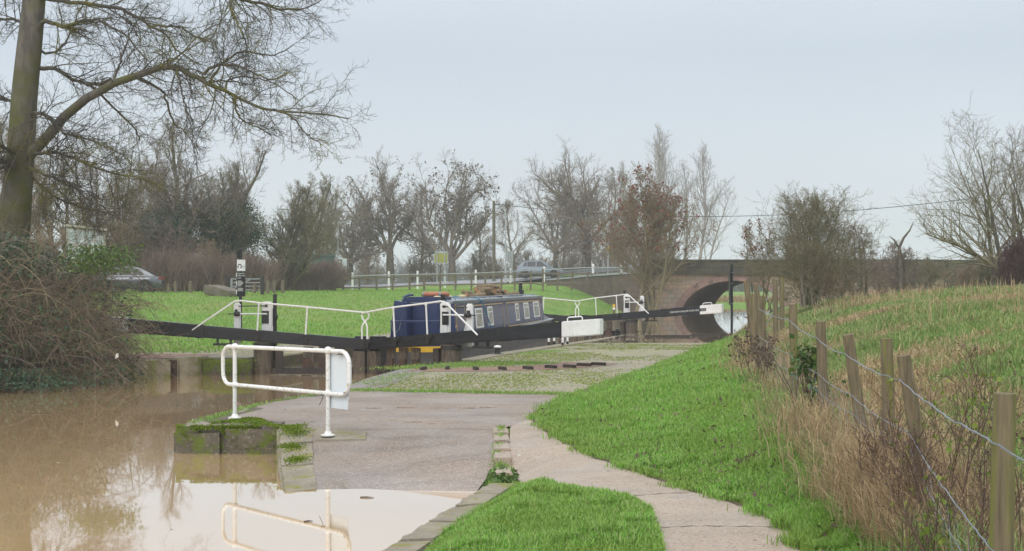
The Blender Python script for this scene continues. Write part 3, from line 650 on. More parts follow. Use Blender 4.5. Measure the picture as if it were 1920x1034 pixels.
# gate abutments (walls beside each gate)
for nm, c0, sgn, lab in (('near', HL, 1, 'mossy stone abutment on the far bank beside the near lock gate'), ('nr', HR, -1, 'stone abutment at the near lock gate on the towpath side')):
    m = MB()
    if sgn > 0:
        m.prism([tuple(c0 + 0.25 * PL - 0.9 * AX), tuple(c0 + 1.35 * PL - 0.55 * AX), tuple(c0 + 1.2 * PL + 0.6 * AX), tuple(c0 + 0.02 * PL + 0.45 * AX), tuple(c0 + 0.27 * PL + 0.2 * AX)], -1.3, 0.03)
    else:
        m.prism([tuple(c0 - 0.3 * PL - 0.25 * AX), tuple(c0 - 0.28 * PL + 0.15 * AX), tuple(c0 - 0.02 * PL + 0.32 * AX), tuple(c0 - 0.5 * PL + 0.4 * AX), tuple(c0 - 0.8 * PL - 0.2 * AX)], -1.3, 0.012)
    tag(m.build('gate_abutment', M['darkstone'], bevel=0.03), lab, 'abutment')

# mossy block and slip kerb in the foreground
def stone_block(name, pts_top, zb, mat, label, cat, bevel=0.04, group=None, rough=0.7):
    m = MB(); n = len(pts_top)
    m.add([(p[0], p[1], zb) for p in pts_top] + [tuple(p) for p in pts_top], [tuple(range(n)), tuple(range(n, 2 * n))] + [(i, (i + 1) % n, n + (i + 1) % n, n + i) for i in range(n)])
    o = m.build(name, mat, bevel=bevel, smooth=True)
    import bmesh
    from mathutils import noise as mnoise
    bm = bmesh.new(); bm.from_mesh(o.data)
    for _ in range(3):
        es = [e_ for e_ in bm.edges if e_.calc_length() > 0.07 and max(v_.co.z for v_ in e_.verts) > zb + 0.6 - o.location.z]
        if not es: break
        bmesh.ops.subdivide_edges(bm, edges=es, cuts=1, use_grid_fill=True)
    bm.normal_update()
    for v_ in bm.verts:
        q = v_.co + o.location
        v_.co += v_.normal * (mnoise.noise(q * 5.5) * 0.028 + mnoise.noise(q * 17) * 0.010) * rough
    for f_ in bm.faces: f_.smooth = True
    bm.to_mesh(o.data); bm.free()
    return tag(o, label, cat, group)
stone_block('mossy_stone', [(-4.25, 17.70, -0.03), (-3.58, 17.62, 0.0), (-3.58, 18.45, 0.005), (-4.2, 18.7, -0.01)], -1.0, M['darkstone'], 'rounded mossy end stone of the quay standing in the water', 'stone block', bevel=0.07)
stone_block('mossy_stone', [(-3.61, 17.62, 0.012), (-2.88, 17.62, 0.01), (-2.88, 18.2, 0.015), (-3.61, 18.45, 0.015)], -1.0, M['darkstone'], 'flat mossy quay stone below the left foot of the white railing', 'stone block', bevel=0.04)
stone_block('slip_kerb', [(-2.92, 17.55, 0.015), (-2.45, 17.55, 0.02), (-2.32, 16.6, -0.075), (-2.74, 16.5, -0.08)], -1.2, M['lichenstone'], 'upper lichen-spotted kerb stone leading down into the water', 'kerb stone', bevel=0.03)
stone_block('slip_kerb', [(-2.73, 16.48, -0.085), (-2.315, 16.58, -0.08), (-2.17, 15.6, -0.205), (-2.56, 15.5, -0.21)], -1.2, M['lichenstone'], 'middle lichen-spotted kerb stone leading down into the water', 'kerb stone', bevel=0.03)
stone_block('slip_kerb', [(-2.55, 15.48, -0.215), (-2.165, 15.58, -0.21), (-1.98, 14.55, -0.325), (-2.33, 14.35, -0.335)], -1.2, M['lichenstone'], 'lowest cracked kerb stone meeting the water on the slip', 'kerb stone', bevel=0.03)
stone_block('base_slab', [(x_, y_, float(hgt(x_, y_)) + 0.008) for x_, y_ in ((-2.44, 17.5), (-1.75, 17.15), (-1.72, 16.75), (-2.33, 16.72))], -0.3, M['lichenstone'], 'grey green stone pad under the right foot of the white railing', 'stone pad', bevel=0.02)
rk = [(-0.25, 13.9), (-0.40, 13.2), (-0.55, 12.5), (-0.72, 11.65), (-0.90, 10.8), (-1.16, 9.6), (-1.55, 8.2)]
rl = ['pale squared kerb stone at the head of the grass patch', 'second kerb stone below the head of the grass patch', 'third kerb stone along the edge of the grass patch', 'fourth kerb stone along the edge of the grass patch', 'fifth kerb stone along the grass patch by the water', 'kerb stone cut by the bottom edge of the view']
for i in range(6):
    a = np.array(rk[i]); b = np.array(rk[i + 1]); d = (b - a) / np.linalg.norm(b - a); n = np.array([-d[1], d[0]])
    a2 = a + 0.006 * d; b2 = b - 0.006 * d; zt = -0.175 + 0.006 * (i % 2)
    stone_block('grass_kerb', [(*a2, zt), (*b2, zt), (*(b2 + 0.33 * n), zt + 0.015), (*(a2 + 0.33 * n), zt + 0.015)], -1.2, M['lichenstone'], rl[i], 'kerb stone', bevel=0.035)
# small edging setts between slab and path
m = MB()
for i in range(5):
    y = 17.45 - i * 0.6; m.box((-0.14 + 0.012 * i, y - 0.29, 0.35 * float(hgt(0.2, y)) + 0.65 * float(hgt(-0.4, y)) - 0.04), (0.19, 0.592, 0.1), R(1.5))
tag(m.build('edging_setts', M['path'], bevel=0.012), 'short row of stone edging setts between apron and path', 'edging')

def margin(name, pts, w0, w1, mat, label, cat, off):
    pts = np.array(pts); t = np.gradient(pts, axis=0); t /= np.linalg.norm(t, axis=1)[:, None]; n = np.column_stack([t[:, 1], -t[:, 0]]); k = np.arange(len(pts))
    A = pts + n * (w0 + 0.03 * np.sin(k * 1.7) * np.sin(k * 0.43))[:, None]; B = pts + n * w1
    V = np.stack([np.column_stack([A, hgt(*A.T) + off]), np.column_stack([B, hgt(*B.T) + off])], 1).reshape(-1, 3)
    return tag(np_mesh(name, V, [(2 * i, 2 * i + 1, 2 * i + 3, 2 * i + 2) for i in range(len(pts) - 1)], mat=mat), label, cat, kind='structure')
margin('path_margin', gline(5, 18.6, 90), -0.05, 0.12, M['soil'], 'muddy margin between the towpath and the grass bank', 'soil', 0.009)
margin('path_margin', gline(18.8, 52, 120), -0.06, 0.12, M['soil'], 'muddy margin between the setts and the grass bank', 'soil', 0.009)
for pts, lab in (([(1.02, 11.9), (1.3, 12.02), (1.62, 12.1), (1.8, 12.15)], 'upper thin dark crack across the towpath'), ([(1.06, 10.35), (1.35, 10.42), (1.7, 10.4), (2.0, 10.38)], 'lower thin dark crack across the towpath')):
    m = MB(); q = smoothline0(pts, 24); q = [(p[0], p[1] + 0.012 * math.sin(i * 2.1), float(hgt(p[0], p[1])) + 0.007) for i, p in enumerate(q)]
    P = []
    for i, p in enumerate(q): wd = 0.006 + 0.004 * math.sin(i * 1.3); P += [(p[0], p[1] - wd, p[2]), (p[0], p[1] + wd, p[2])]
    m.add(P, [(2 * i, 2 * i + 2, 2 * i + 3, 2 * i + 1) for i in range(len(q) - 1)]); o = m.build('path_crack', M['soil']); tag(o, lab, 'crack', kind='structure')
# raised pale strips in the apron
strips = [(712, 838, 0), (776, 851, 0), (866, 831, -2), (834, 880, -5), (665, 885, 2), (755, 913, 3), (686, 786, 2), (728, 788, 2), (775, 791, 2), (820, 794, 2), (700, 765, 2), (760, 764, 0), (830, 765, 0), (875, 765, 0), (915, 764, 0)]
for i, (u, v, a) in enumerate(strips):
    x, y, _ = pg(u, v, 0)
    for _k in range(3):
        zz = float(hgt(x, y)); x, y, _ = pg(u, v, zz)
    m = MB(); m.box((x, y, zz), (0.235, 0.05, 0.016), R(a))
    tag(m.build('grip_strip', M['path'], bevel=0.004), 'short pale strip set flush in the dark concrete apron', 'grip strip', 'pale grip strips across the apron')

# ------------------------------------------------------------------ bridge and road
BY, BX0, BX1 = 85.0, 8.25, 26.0
ACX, AA, AB, AZ0 = 13.3, 3.15, 2.17, -0.27
def arch_z(x): return AZ0 + AB * math.sqrt(max(0.0, 1 - ((x - ACX) / AA) ** 2))
bridge = thing('stone_bridge', 'sandstone road bridge with a low brick arch over the brown flood water', 'bridge', (ACX, BY, -1))
ZS, ZP = 2.26, 3.18
SK = math.tan(R(20)); DEP = 8.6
for yy, xo, back in ((BY, 0.0, False), (BY + DEP, DEP * SK, True)):
    m = MB()
    xs = list(ACX - (AA + 0.06) * np.cos(np.linspace(0, math.pi, 45)))
    def az(x):
        k = 1 - ((x - ACX) / (AA + 0.06)) ** 2
        return AZ0 + (AB + 0.06) * math.sqrt(max(0, k))
    x0s = BX0 if not back else 12.0
    t = 0.5
    m.add([(x0s, yy, -1.2), (xs[0] + xo, yy, -1.2), (xs[0] + xo, yy, ZS), (x0s, yy, ZS)], [(0, 1, 2, 3)])
    m.add([(xs[-1] + xo, yy, -1.2), (BX1, yy, -1.2), (BX1, yy, ZS), (xs[-1] + xo, yy, ZS)], [(0, 1, 2, 3)])
    for a, b in zip(xs[:-1], xs[1:]):
        m.add([(a + xo, yy, az(a)), (b + xo, yy, az(b)), (b + xo, yy, ZS), (a + xo, yy, ZS)], [(0, 1, 2, 3)])
    if not back: m.add([(x0s, yy, -1.2), (x0s, yy + 0.6, -1.2), (x0s, yy + 0.6, ZS), (x0s, yy, ZS)], [(0, 1, 2, 3)])
    m.build('spandrel_wall', M['sandstone'], bridge)
for yy, xo, sg in ((BY - 0.05, 0.0, 1), (BY + DEP + 0.05, DEP * SK, -1)):
    m = MB(); n = 34; th = [math.pi * i / n for i in range(n + 1)]
    for i in range(n):
        a0, a1 = th[i] + 0.003, th[i + 1] - 0.003
        P = []
        for a in (a0, a1):
            for g in (0, 0.42): P.append((ACX + xo + (AA + g) * math.cos(a), AZ0 + (AB + g) * math.sin(a)))
        o4 = [P[0], P[1], P[3], P[2]]
        m.add([(x, yy, z) for x, z in o4] + [(x, yy + sg * 0.34, z) for x, z in o4], [(0, 1, 2, 3), (7, 6, 5, 4), (0, 4, 5, 1), (1, 5, 6, 2), (2, 6, 7, 3), (3, 7, 4, 0)])
    m.build('arch_ring', M['redbrick'], bridge)
m = MB(); n = 40
for i in range(n):
    a0, a1 = math.pi * i / n, math.pi * (i + 1) / n
    q = [(ACX + AA * math.cos(a), AZ0 + AB * math.sin(a)) for a in (a0, a1)]
    m.add([(q[0][0], BY, q[0][1]), (q[1][0], BY, q[1][1]), (q[1][0] + DEP * SK, BY + DEP, q[1][1]), (q[0][0] + DEP * SK, BY + DEP, q[0][1])], [(0, 1, 2, 3)])
for sx in (-1, 1):
    m.add([(ACX + sx * AA, BY, -1.2), (ACX + sx * AA, BY, AZ0), (ACX + sx * AA + DEP * SK, BY + DEP, AZ0), (ACX + sx * AA + DEP * SK, BY + DEP, -1.2)], [(0, 1, 2, 3)])
m.build('arch_barrel', M['barrel'], bridge, smooth=True)
m = MB(); m.box(((BX0 + BX1) / 2, BY + 0.08, (ZS + 0.02 + ZP - 0.12) / 2 + 0.05), (BX1 - BX0, 0.42, ZP - 0.12 - ZS - 0.11)); m.box(((12 + BX1) / 2, BY + DEP - 0.1, (ZS + ZP) / 2), (BX1 - 12, 0.42, ZP - ZS))
m.build('parapet', M['parapet'], bridge)
m = MB(); m.box(((BX0 + BX1) / 2, BY + 0.05, ZS + 0.06), (BX1 - BX0 + 0.1, 0.62, 0.13)); m.build('string_course', M['parapet'], bridge, bevel=0.02)
m = MB()
x = BX0
while x < BX1 - 0.5:
    m.box((x + 0.6, BY + 0.08, ZP - 0.06), (1.185, 0.54, 0.12)); x += 1.2
m.build('parapet_coping', M['parapet'], bridge, bevel=0.02)
m = MB(); m.box((BX0 - 0.05, BY + 0.12, 1.0), (0.75, 0.7, 4.1)); m.box((BX0 - 0.05, BY + 0.12, 3.13), (0.9, 0.85, 0.16)); m.build('end_pier', M['parapet'], bridge, bevel=0.02)

# wing wall curving back from the pier
wwp = [(7.9, 85.2), (7.65, 87.5), (7.2, 91), (6.4, 95), (5.2, 99.5), (3.9, 103.5), (2.6, 106.5)]
wwz = [2.38, 2.36, 2.33, 2.28, 2.2, 2.05, 1.95]
m = MB(); P = []
for (x, y), z in zip(wwp, wwz): P += [(x, y, -1), (x, y, z), (x + 0.45, y + 0.12, z), (x + 0.45, y + 0.12, -1)]
k = len(wwp); F = [(0, 1, 2, 3)] + [(i * 4 + j, i * 4 + (j + 1) % 4, i * 4 + 4 + (j + 1) % 4, i * 4 + 4 + j) for i in range(k - 1) for j in range(4)]
m.add(P, F); ww = m.build('wing_wall', M['wingwall']); tag(ww, 'brown stained wing wall curving away from the left end of the bridge', 'wall')
m = MB(); P = []
for (x, y), z in zip(wwp, wwz): P += [(x - 0.06, y - 0.02, z + 0.002), (x - 0.06, y - 0.02, z + 0.12), (x + 0.5, y + 0.12, z + 0.12), (x + 0.5, y + 0.12, z + 0.002)]
m.add(P, F); m.build('wall_coping', M['greypole'], ww)

# approach wall on the right
aw = thing('approach_wall', 'long sooty stone approach wall at the back of the rough field', 'wall', (36, 86, 0))
m = MB(); m.box((41, 85.6, 1.9), (38, 0.5, 2.3)); m.build('wall_face', M['parapet'], aw)
m = MB()
for i in range(32): m.box((22.6 + i * 1.2, 85.6, 3.10), (1.18, 0.62, 0.13))
m.build('wall_coping', M['parapet'], aw, bevel=0.02)

ctr = [(60, 89.3), (30, 89.3), (16, 89.6), (12.2, 92.2), (10.6, 97), (9.6, 103), (8.9, 112), (6.6, 121), (1.0, 126.6), (-8, 128.6), (-20, 129), (-45, 130), (-100, 131)]
def smoothline(pts, n):
    pts = np.array(pts, float); t = np.arange(len(pts)); T = np.linspace(0, len(pts) - 1, n); o = []
    for q in T:
        i = int(min(q, len(pts) - 2)); f = q - i
        p0, p1, p2, p3 = pts[max(i - 1, 0)], pts[i], pts[i + 1], pts[min(i + 2, len(pts) - 1)]
        o.append(0.5 * ((2 * p1) + (-p0 + p2) * f + (2 * p0 - 5 * p1 + 4 * p2 - p3) * f * f + (-p0 + 3 * p1 - 3 * p2 + p3) * f ** 3))
    return np.array(o)
cl = smoothline(ctr, 120)
tg = np.gradient(cl, axis=0); tg /= np.linalg.norm(tg, axis=1)[:, None]; nm = np.column_stack([-tg[:, 1], tg[:, 0]])
rz_ = zroad(cl[:, 0]) + 0.0
def ribbon(name, o0, o1, dz, mat, label, cat, kind='structure'):
    tl__ = np.clip((8 - cl[:, 0]) / 6, 0, 1)
    A = np.column_stack([cl + nm * o0, rz_ + dz - tl__ * (0.125 + o0 * 0.0675)]); B = np.column_stack([cl + nm * o1, rz_ + dz - tl__ * (0.125 + o1 * 0.0675)])
    Vv = np.stack([A, B], 1).reshape(-1, 3); q = [(2 * i, 2 * i + 1, 2 * i + 3, 2 * i + 2) for i in range(len(cl) - 1)]
    o = np_mesh(name, Vv, q, mat=mat); return tag(o, label, cat, kind=kind)
ribbon('road', -3.4, 3.4, 0.03, M['asphalt'], 'grey asphalt road sweeping round to the bridge', 'road')
ribbon('road_edge_line', 2.95, 3.1, 0.036, M['rail_white'], 'thin white painted line along the near road edge', 'road marking')
# ------------------------------------------------------------------ cars
def lerp_profile(P, x): return np.interp(x, [p[0] for p in P], [p[1] for p in P])
def make_car(name, label, loc, rz, paint, belt, roofp, Lc=4.3, W=0.89, wb=(0.82, 3.42), wr=0.335, win=()):
    t = thing(name, label, 'car', loc, rz, world=False)
    st = np.linspace(0, Lc, 36); under = 0.24
    V = []; F = []
    for x in st:
        zb = lerp_profile(belt, x); e = min(x, Lc - x); wk = W * (0.82 + 0.18 * min(1, e / 0.55) ** 0.5)
        for y, z in ((-wk * 0.86, under), (-wk, under + 0.18), (-wk * 1.0, zb * 0.72), (-wk * 0.95, zb - 0.06), (-wk * 0.86, zb), (wk * 0.86, zb), (wk * 0.95, zb - 0.06), (wk, zb * 0.72), (wk, under + 0.18), (wk * 0.86, under)):
            V.append((x, y, z))
    n = 10
    for i in range(len(st) - 1):
        for j in range(n): F.append((i * n + j, i * n + (j + 1) % n, (i + 1) * n + (j + 1) % n, (i + 1) * n + j))
    F += [tuple(range(n)), tuple((len(st) - 1) * n + j for j in range(n))]
    m = MB(); m.add(V, F)
    # greenhouse
    xs = np.linspace(roofp[0][0], roofp[-1][0], 26); V = []; F = []
    for x in xs:
        zr = lerp_profile(roofp, x); zb = lerp_profile(belt, x) - 0.02; zr = max(zr, zb + 0.005); k = (zr - zb) / 0.6
        for y, z in ((-W * 0.88, zb), (-W * (0.88 - 0.2 * k), zr - 0.05 * min(1, k)), (-W * (0.88 - 0.3 * k), zr), (W * (0.88 - 0.3 * k), zr), (W * (0.88 - 0.2 * k), zr - 0.05 * min(1, k)), (W * 0.88, zb)): V.append((x, y, z))
    for i in range(len(xs) - 1):
        for j in range(5): F.append((i * 6 + j, i * 6 + j + 1, (i + 1) * 6 + j + 1, (i + 1) * 6 + j))
    m.add(V, F)
    m.build('body', paint, t, smooth=True)
    for s in (-1, 1):
        for poly in win:                                   # side windows, 4 mm proud
            P = []
            for x, z in poly:
                zb = lerp_profile(belt, x) - 0.02; k = (z - zb) / 0.6
                P.append((x, s * (W * (0.88 - 0.205 * k) + 0.012), z))
            mm = MB(); mm.extr(P, (0, -s * 0.01, 0)); mm.build('window', M['glass'], t)
    # windscreens
    for (xa, xb) in ((roofp[0][0] + 0.06, None), (roofp[-1][0] - 0.06, None)):
        q = [p for p in roofp]
        a, b = (q[0], q[1]) if xa < Lc / 2 else (q[-1], q[-2])
        pa = (a[0] + (b[0] - a[0]) * 0.16, a[1] + (b[1] - a[1]) * 0.16); pb = (a[0] + (b[0] - a[0]) * 0.9, a[1] + (b[1] - a[1]) * 0.9)
        dn = (-0.008 if a[0] < b[0] else 0.008)
        mm = MB(); mm.extr([(pa[0], -W * 0.76, pa[1]), (pa[0], W * 0.76, pa[1]), (pb[0], W * 0.62, pb[1]), (pb[0], -W * 0.62, pb[1])], (dn, 0, 0.012)); mm.build('windscreen' if a[0] > Lc / 2 else 'rear_window', M['glass'], t)
    for wx in wb:
        for s in (-1, 1):
            mm = MB(); mm.lathe((wx, s * (W - 0.12), wr), [(wr * 0.6, -0.105), (wr * 0.96, -0.1), (wr, -0.07), (wr, 0.07), (wr * 0.96, 0.1), (wr * 0.6, 0.105)], 20, 'y')
            wheel = mm.build('wheel', M['rubber'], t, smooth=True)
            mm = MB(); yy = s * (W - 0.012)
            mm.lathe((wx, yy, wr), [(0.02, 0.004 * s), (wr * 0.2, 0.004 * s), (wr * 0.24, -0.01 * s), (wr * 0.62, -0.01 * s), (wr * 0.66, 0.006 * s), (wr * 0.68, -0.01 * s)], 18, 'y')
            for a in range(5):
                q = a * 2 * math.pi / 5; mm.bar((wx, yy, wr), (wx + wr * 0.62 * math.cos(q), yy, wr + wr * 0.62 * math.sin(q)), 0.05, 0.02)
            mm.build('rim', M['alloy'], wheel, smooth=True)
            mm = MB(); mm.lathe((wx, s * (W - 0.03), wr + 0.015), [(wr * 1.17, -0.05), (wr * 1.17, 0.033 if s > 0 else 0.02)] if s > 0 else [(wr * 1.17, -0.033), (wr * 1.17, 0.05)], 22, 'y'); mm.build('wheel_arch', M['rubber'], t)
    for s in (-1, 1):
        mm = MB(); mm.box((Lc - 0.16, s * W * 0.72, lerp_profile(belt, Lc - 0.25) - 0.13), (0.22, 0.34, 0.12)); mm.build('headlight', M['clearlamp'], t, bevel=0.03)
        mm = MB(); mm.box((0.09, s * W * 0.76, lerp_profile(belt, 0.12) - 0.07), (0.15, 0.24, 0.11)); mm.build('tail_light', M['redlamp'], t, bevel=0.03)
        mm = MB(); mm.box((roofp[-1][0] - 0.42, s * (W + 0.07), lerp_profile(belt, roofp[-1][0] - 0.4) + 0.07), (0.14, 0.2, 0.13)); mm.build('wing_mirror', paint, t, bevel=0.04)
        mm = MB(); mm.box((1.55, s * (W + 0.0), 0.80), (0.16, 0.02, 0.03)); mm.box((2.55, s * (W + 0.0), 0.80), (0.16, 0.02, 0.03)); mm.build('door_handle', paint, t)
    mm = MB(); mm.box((Lc + 0.005, 0, 0.46), (0.02, 0.52, 0.11)); mm.build('number_plate', M['rail_white'], t)
    mm = MB(); mm.box((Lc / 2, 0, 0.26), (Lc - 0.5, 2 * W * 0.985, 0.13)); mm.build('sill', M['rubber'], t, bevel=0.03)
    return t
suv = dict(belt=[(0, 0.72), (0.06, 0.92), (0.3, 0.99), (2.9, 0.94), (3.15, 0.92), (3.7, 0.86), (4.1, 0.74), (4.3, 0.56)],
           roofp=[(0.1, 1.0), (0.62, 1.43), (1.0, 1.545), (1.6, 1.59), (2.2, 1.565), (2.5, 1.48), (3.35, 0.93)],
           win=[[(0.62, 1.04), (0.80, 1.37), (0.98, 1.45), (0.98, 1.03)], [(1.04, 1.03), (1.04, 1.46), (1.78, 1.48), (1.78, 1.01)], [(1.86, 1.01), (1.86, 1.48), (2.28, 1.455), (2.86, 1.0)]])
cX = (968 - 960) / FPX * 127.0
make_car('car', 'blue grey hatchback car driving right along the road behind the wooden fence', (cX, 127.0, 2.20), R(-4), M['carsilver'], Lc=4.3, **suv)
sal = dict(belt=[(0, 0.66), (0.08, 0.86), (0.5, 0.92), (3.0, 0.92), (3.3, 0.9), (4.0, 0.8), (4.35, 0.66), (4.5, 0.5)],
           roofp=[(0.35, 0.93), (1.05, 1.33), (1.5, 1.44), (2.1, 1.45), (2.6, 1.36), (3.5, 0.92)],
           win=[[(0.9, 0.98), (1.2, 1.28), (1.5, 1.35), (1.5, 0.97)], [(1.56, 0.97), (1.56, 1.36), (2.2, 1.37), (2.2, 0.96)], [(2.28, 0.96), (2.28, 1.35), (2.55, 1.29), (3.05, 0.95)]])
cx_, cy_, _ = px(306, 552, 76); make_car('car', 'dark grey saloon car parked half behind the bramble thicket', (cx_, cy_, float(hgt(cx_ - 2, cy_)) - 0.02), R(180 + 7), M['cardark'], Lc=4.5, wb=(0.85, 3.55), **sal)

# ------------------------------------------------------------------ lock gates
def make_gate(name, label, H, ang, s, group, A=-0.31, B=0.38, text=False, zoff=0.0, posts=(-1.47, -0.52), rx=0.0, plain=False):
    """local x runs from the mitre (-2.39) out along the balance beam, y*s>0 is upstream"""
    t = thing(name, label, 'lock gate', (H[0], H[1], zoff), ang, group, world=False)
    def y(v): return v * s
    def bz(x): return 0.337 + 0.0835 * (x + 2.39)            # beam centre height
    xm = -2.36
    # inner, slimmer half of the beam
    def beam(x0, x1, hw, h0, h1):
        P = []
        for x, h in ((x0, h0), (x1, h1)):
            for yy, zz in ((-hw, -h / 2), (hw, -h / 2), (hw, h / 2), (-hw, h / 2)): P.append((x, yy, bz(x) + zz))
        return P, [(0, 1, 2, 3), (7, 6, 5, 4), (4, 5, 1, 0), (5, 6, 2, 1), (6, 7, 3, 2), (7, 4, 0, 3)]
    m = MB(); m.add(*beam(xm, 1.55, 0.15, 0.25, 0.285)); m.add(*beam(1.5, 3.12, 0.205, 0.30, 0.33)); bb = m.build('balance_beam', M['black'], t, bevel=0.02, world=False)
    m = MB(); m.add(*beam(1.42, 1.6, 0.17, 0.315, 0.32)); m.build('beam_strap', M['iron'], bb, world=False, bevel=0.008)
    m = MB(); pl_ = [(3.12, y(-0.214)), (3.42, y(-0.214)), (3.92, y(0.03)), (3.92, y(0.214)), (3.12, y(0.214))]
    P = [(a_, b_, bz(a_) - 0.172) for a_, b_ in pl_] + [(a_, b_, bz(a_) + 0.172) for a_, b_ in pl_]
    m.add(P, [(4, 3, 2, 1, 0), (5, 6, 7, 8, 9)] + [(i, (i + 1) % 5, 5 + (i + 1) % 5, 5 + i) for i in range(5)]); m.build('beam_end', M['white'], bb, bevel=0.018, world=False)
    zt = bz(3.15) + 0.17
    m = MB(); m.tube([(3.16, y(-0.02), bz(3.16) + 0.14), (3.16, y(-0.02), zt + 0.06), (3.19, y(-0.02), zt + 0.085), (3.50, y(-0.02), zt + 0.11), (3.53, y(-0.02), zt + 0.085), (3.53, y(-0.02), zt + 0.0)], 0.013, 8)
    m.build('grab_handle', M['white'], bb, smooth=True, world=False)
    m = MB()
    for x in (-2.1, -1.75, -1.1, -0.85, -0.1, 0.18, 1.1, 1.28): m.lathe((x, y(-0.15), bz(x) + (0.02 if int(x * 10) % 2 else -0.02)), [(0.022, -0.012), (0.022, 0.012)], 8, 'y')
    m.build('bolt', M['iron'], bb, world=False)
    # handrail on the downstream side
    hy = y(-0.19)
    m = MB(); rail = [(-2.25, hy, bz(-2.25) + 0.12), (-2.25, hy, 0.76), (-2.28, hy, 0.83), (-2.40, hy, 0.97), (-2.42, hy, 1.04), (-2.36, hy, 1.09), (posts[0], hy, 1.225), (posts[1], hy, 1.325), (-0.12 + rx, hy, 1.375), (0.0 + rx, hy, 1.365), (0.06 + rx, hy, 1.33), (0.92 + rx * 1.1, hy, bz(0.92 + rx * 1.1) + 0.02)]
    m.tube(rail, 0.020, 8)
    for px_, zt_ in ((posts[0], 1.225), (posts[1], 1.325)):
        m.tube([(px_ + 0.05, hy, bz(px_) - 0.02), (px_, hy, zt_)], 0.020, 8)
        m.lathe((px_, hy, zt_ - 0.03), [(0.01, -0.03), (0.03, -0.02), (0.034, 0.01), (0.03, 0.045), (0.01, 0.055)], 8)
    hr = m.build('handrail', M['white'], t, smooth=True, world=False)
    for px_ in (-2.25, posts[0] + 0.05, posts[1] + 0.05):
        m = MB(); z = bz(px_) + 0.07
        m.box((px_, y(-0.178), z), (0.24, 0.05, 0.075)); m.box((px_, y(-0.185), z - 0.08), (0.1, 0.06, 0.16)); m.lathe((px_, hy, z), [(0.036, -0.05), (0.036, 0.055)], 8)
        m.box((px_ + 0.08, y(-0.19), z - 0.03), (0.04, 0.05, 0.06)); m.box((px_ - 0.08, y(-0.19), z - 0.03), (0.04, 0.05, 0.06))
        m.build('rail_bracket', M['iron'], t, bevel=0.008, world=False)
    # mitre post cap, leaf
    m = MB(); m.box((-2.22, y(0.17), -0.30), (0.3, 0.3, 1.66)); m.build('mitre_post', M['black'], t, bevel=0.015, world=False)
    m = MB(); m.box((-2.18, y(-0.02), -0.45), (0.27, 0.2, 1.28)); m.build('mitre_facing', M['gatewood'], t, bevel=0.01, world=False)
    m = MB(); m.lathe((0.05, y(0.02), -1.3), [(0.23, 0), (0.23, 1.68), (0.2, 1.70)], 20); m.build('heel_post', M['gatewood'], t, smooth=True, world=False)
    m = MB(); m.lathe((0.05, y(0.02), 0.28), [(0.245, 0), (0.245, 0.1)], 20); m.build('heel_collar', M['iron'], t, smooth=True, world=False)
    m = MB(); m.box((-0.32, y(0.02), -0.45), (0.17, 0.22, 1.5)); m.box((-1.15, y(0.02), -0.30), (2.0, 0.2, 0.2)); m.box((-1.15, y(0.02), -0.95), (2.0, 0.2, 0.5)); m.build('gate_frame', M['darkwood'], t, bevel=0.01, world=False)
    for k, x in enumerate((-1.72, -1.36, -0.99)):
        m = MB(); m.box((x, y(0.05), -0.02), (0.24, 0.06, 0.62)); pb = m.build('paddle_board', M['gatewood'], t, bevel=0.006, world=False)
        m = MB(); m.extr([(x - 0.15, y(-0.01), -0.2), (x + 0.12, y(-0.01), -0.2), (x + 0.12, y(-0.01), 0.03), (x - 0.03, y(-0.01), 0.03)], (0, y(-0.05), 0)); m.build('gusset', M['rust'], pb, world=False)
    # paddle gear on the upstream side
    yu = y(0.27)
    m = MB(); m.box((A, yu, 0.82), (0.26, 0.13, 1.06)); pp = m.build('paddle_post', M['white'], t, bevel=0.035, world=False)
    m = MB(); m.box((A + 0.045, yu - y(0.068), 0.98), (0.17, 0.02, 0.30)); m.box((A - 0.135, yu, 0.98), (0.02, 0.08, 0.42)); m.build('gear_plate', M['black'], pp, world=False)
    m = MB(); m.box((B, yu, 0.83), (0.16, 0.12, 0.98))
    if not plain: m.extr([(B - 0.25, yu - y(0.06), 0.38), (B - 0.06, yu - y(0.06), 0.38), (B - 0.06, yu - y(0.06), 0.98)], (0, y(0.12), 0))
    m.build('paddle_post', M['white'], t, bevel=0.03, world=False)
    m = MB(); m.cyl((A, yu - y(0.08), 1.25), (B - 0.03, yu - y(0.08), 1.24), 0.013, 8); m.lathe((A + 0.02, yu - y(0.08), 1.25), [(0.03, -0.03), (0.03, 0.03)], 10, 'x')
    m.lathe((B + 0.02, yu - y(0.09), 1.06), [(0.05, -0.09), (0.06, -0.02), (0.05, 0.05)], 10, 'x'); m.box((B + 0.02, yu - y(0.09), 1.13), (0.06, 0.05, 0.07)); m.cyl((B + 0.05, yu - y(0.09), 1.06), (B + 0.22, yu - y(0.09), 1.06), 0.014, 6); m.build('spindle_gear', M['iron'], t, smooth=True, world=False)
    m = MB(); m.cyl((A, yu - y(0.09), 1.06), (B - 0.05, yu - y(0.09), 1.06), 0.02, 8); m.build('spindle_tube', M['white'], t, smooth=True, world=False)
    m = MB(); xr = A - 0.17; m.box((xr, yu + y(0.12), 0.75), (0.085, 0.05, 1.55))
    for i in range(26): m.box((xr + 0.048, yu + y(0.12), 0.95 + i * 0.022), (0.016, 0.045, 0.011))
    m.lathe((xr + 0.02, yu + y(0.12), 0.98), [(0.05, -0.05), (0.09, -0.03), (0.09, 0.03), (0.05, 0.05)], 12, 'y'); m.cyl((xr, yu + y(0.12), -0.1), (xr, yu + y(0.12), -0.9), 0.02, 6); m.build('paddle_rack', M['iron'], t, world=False)
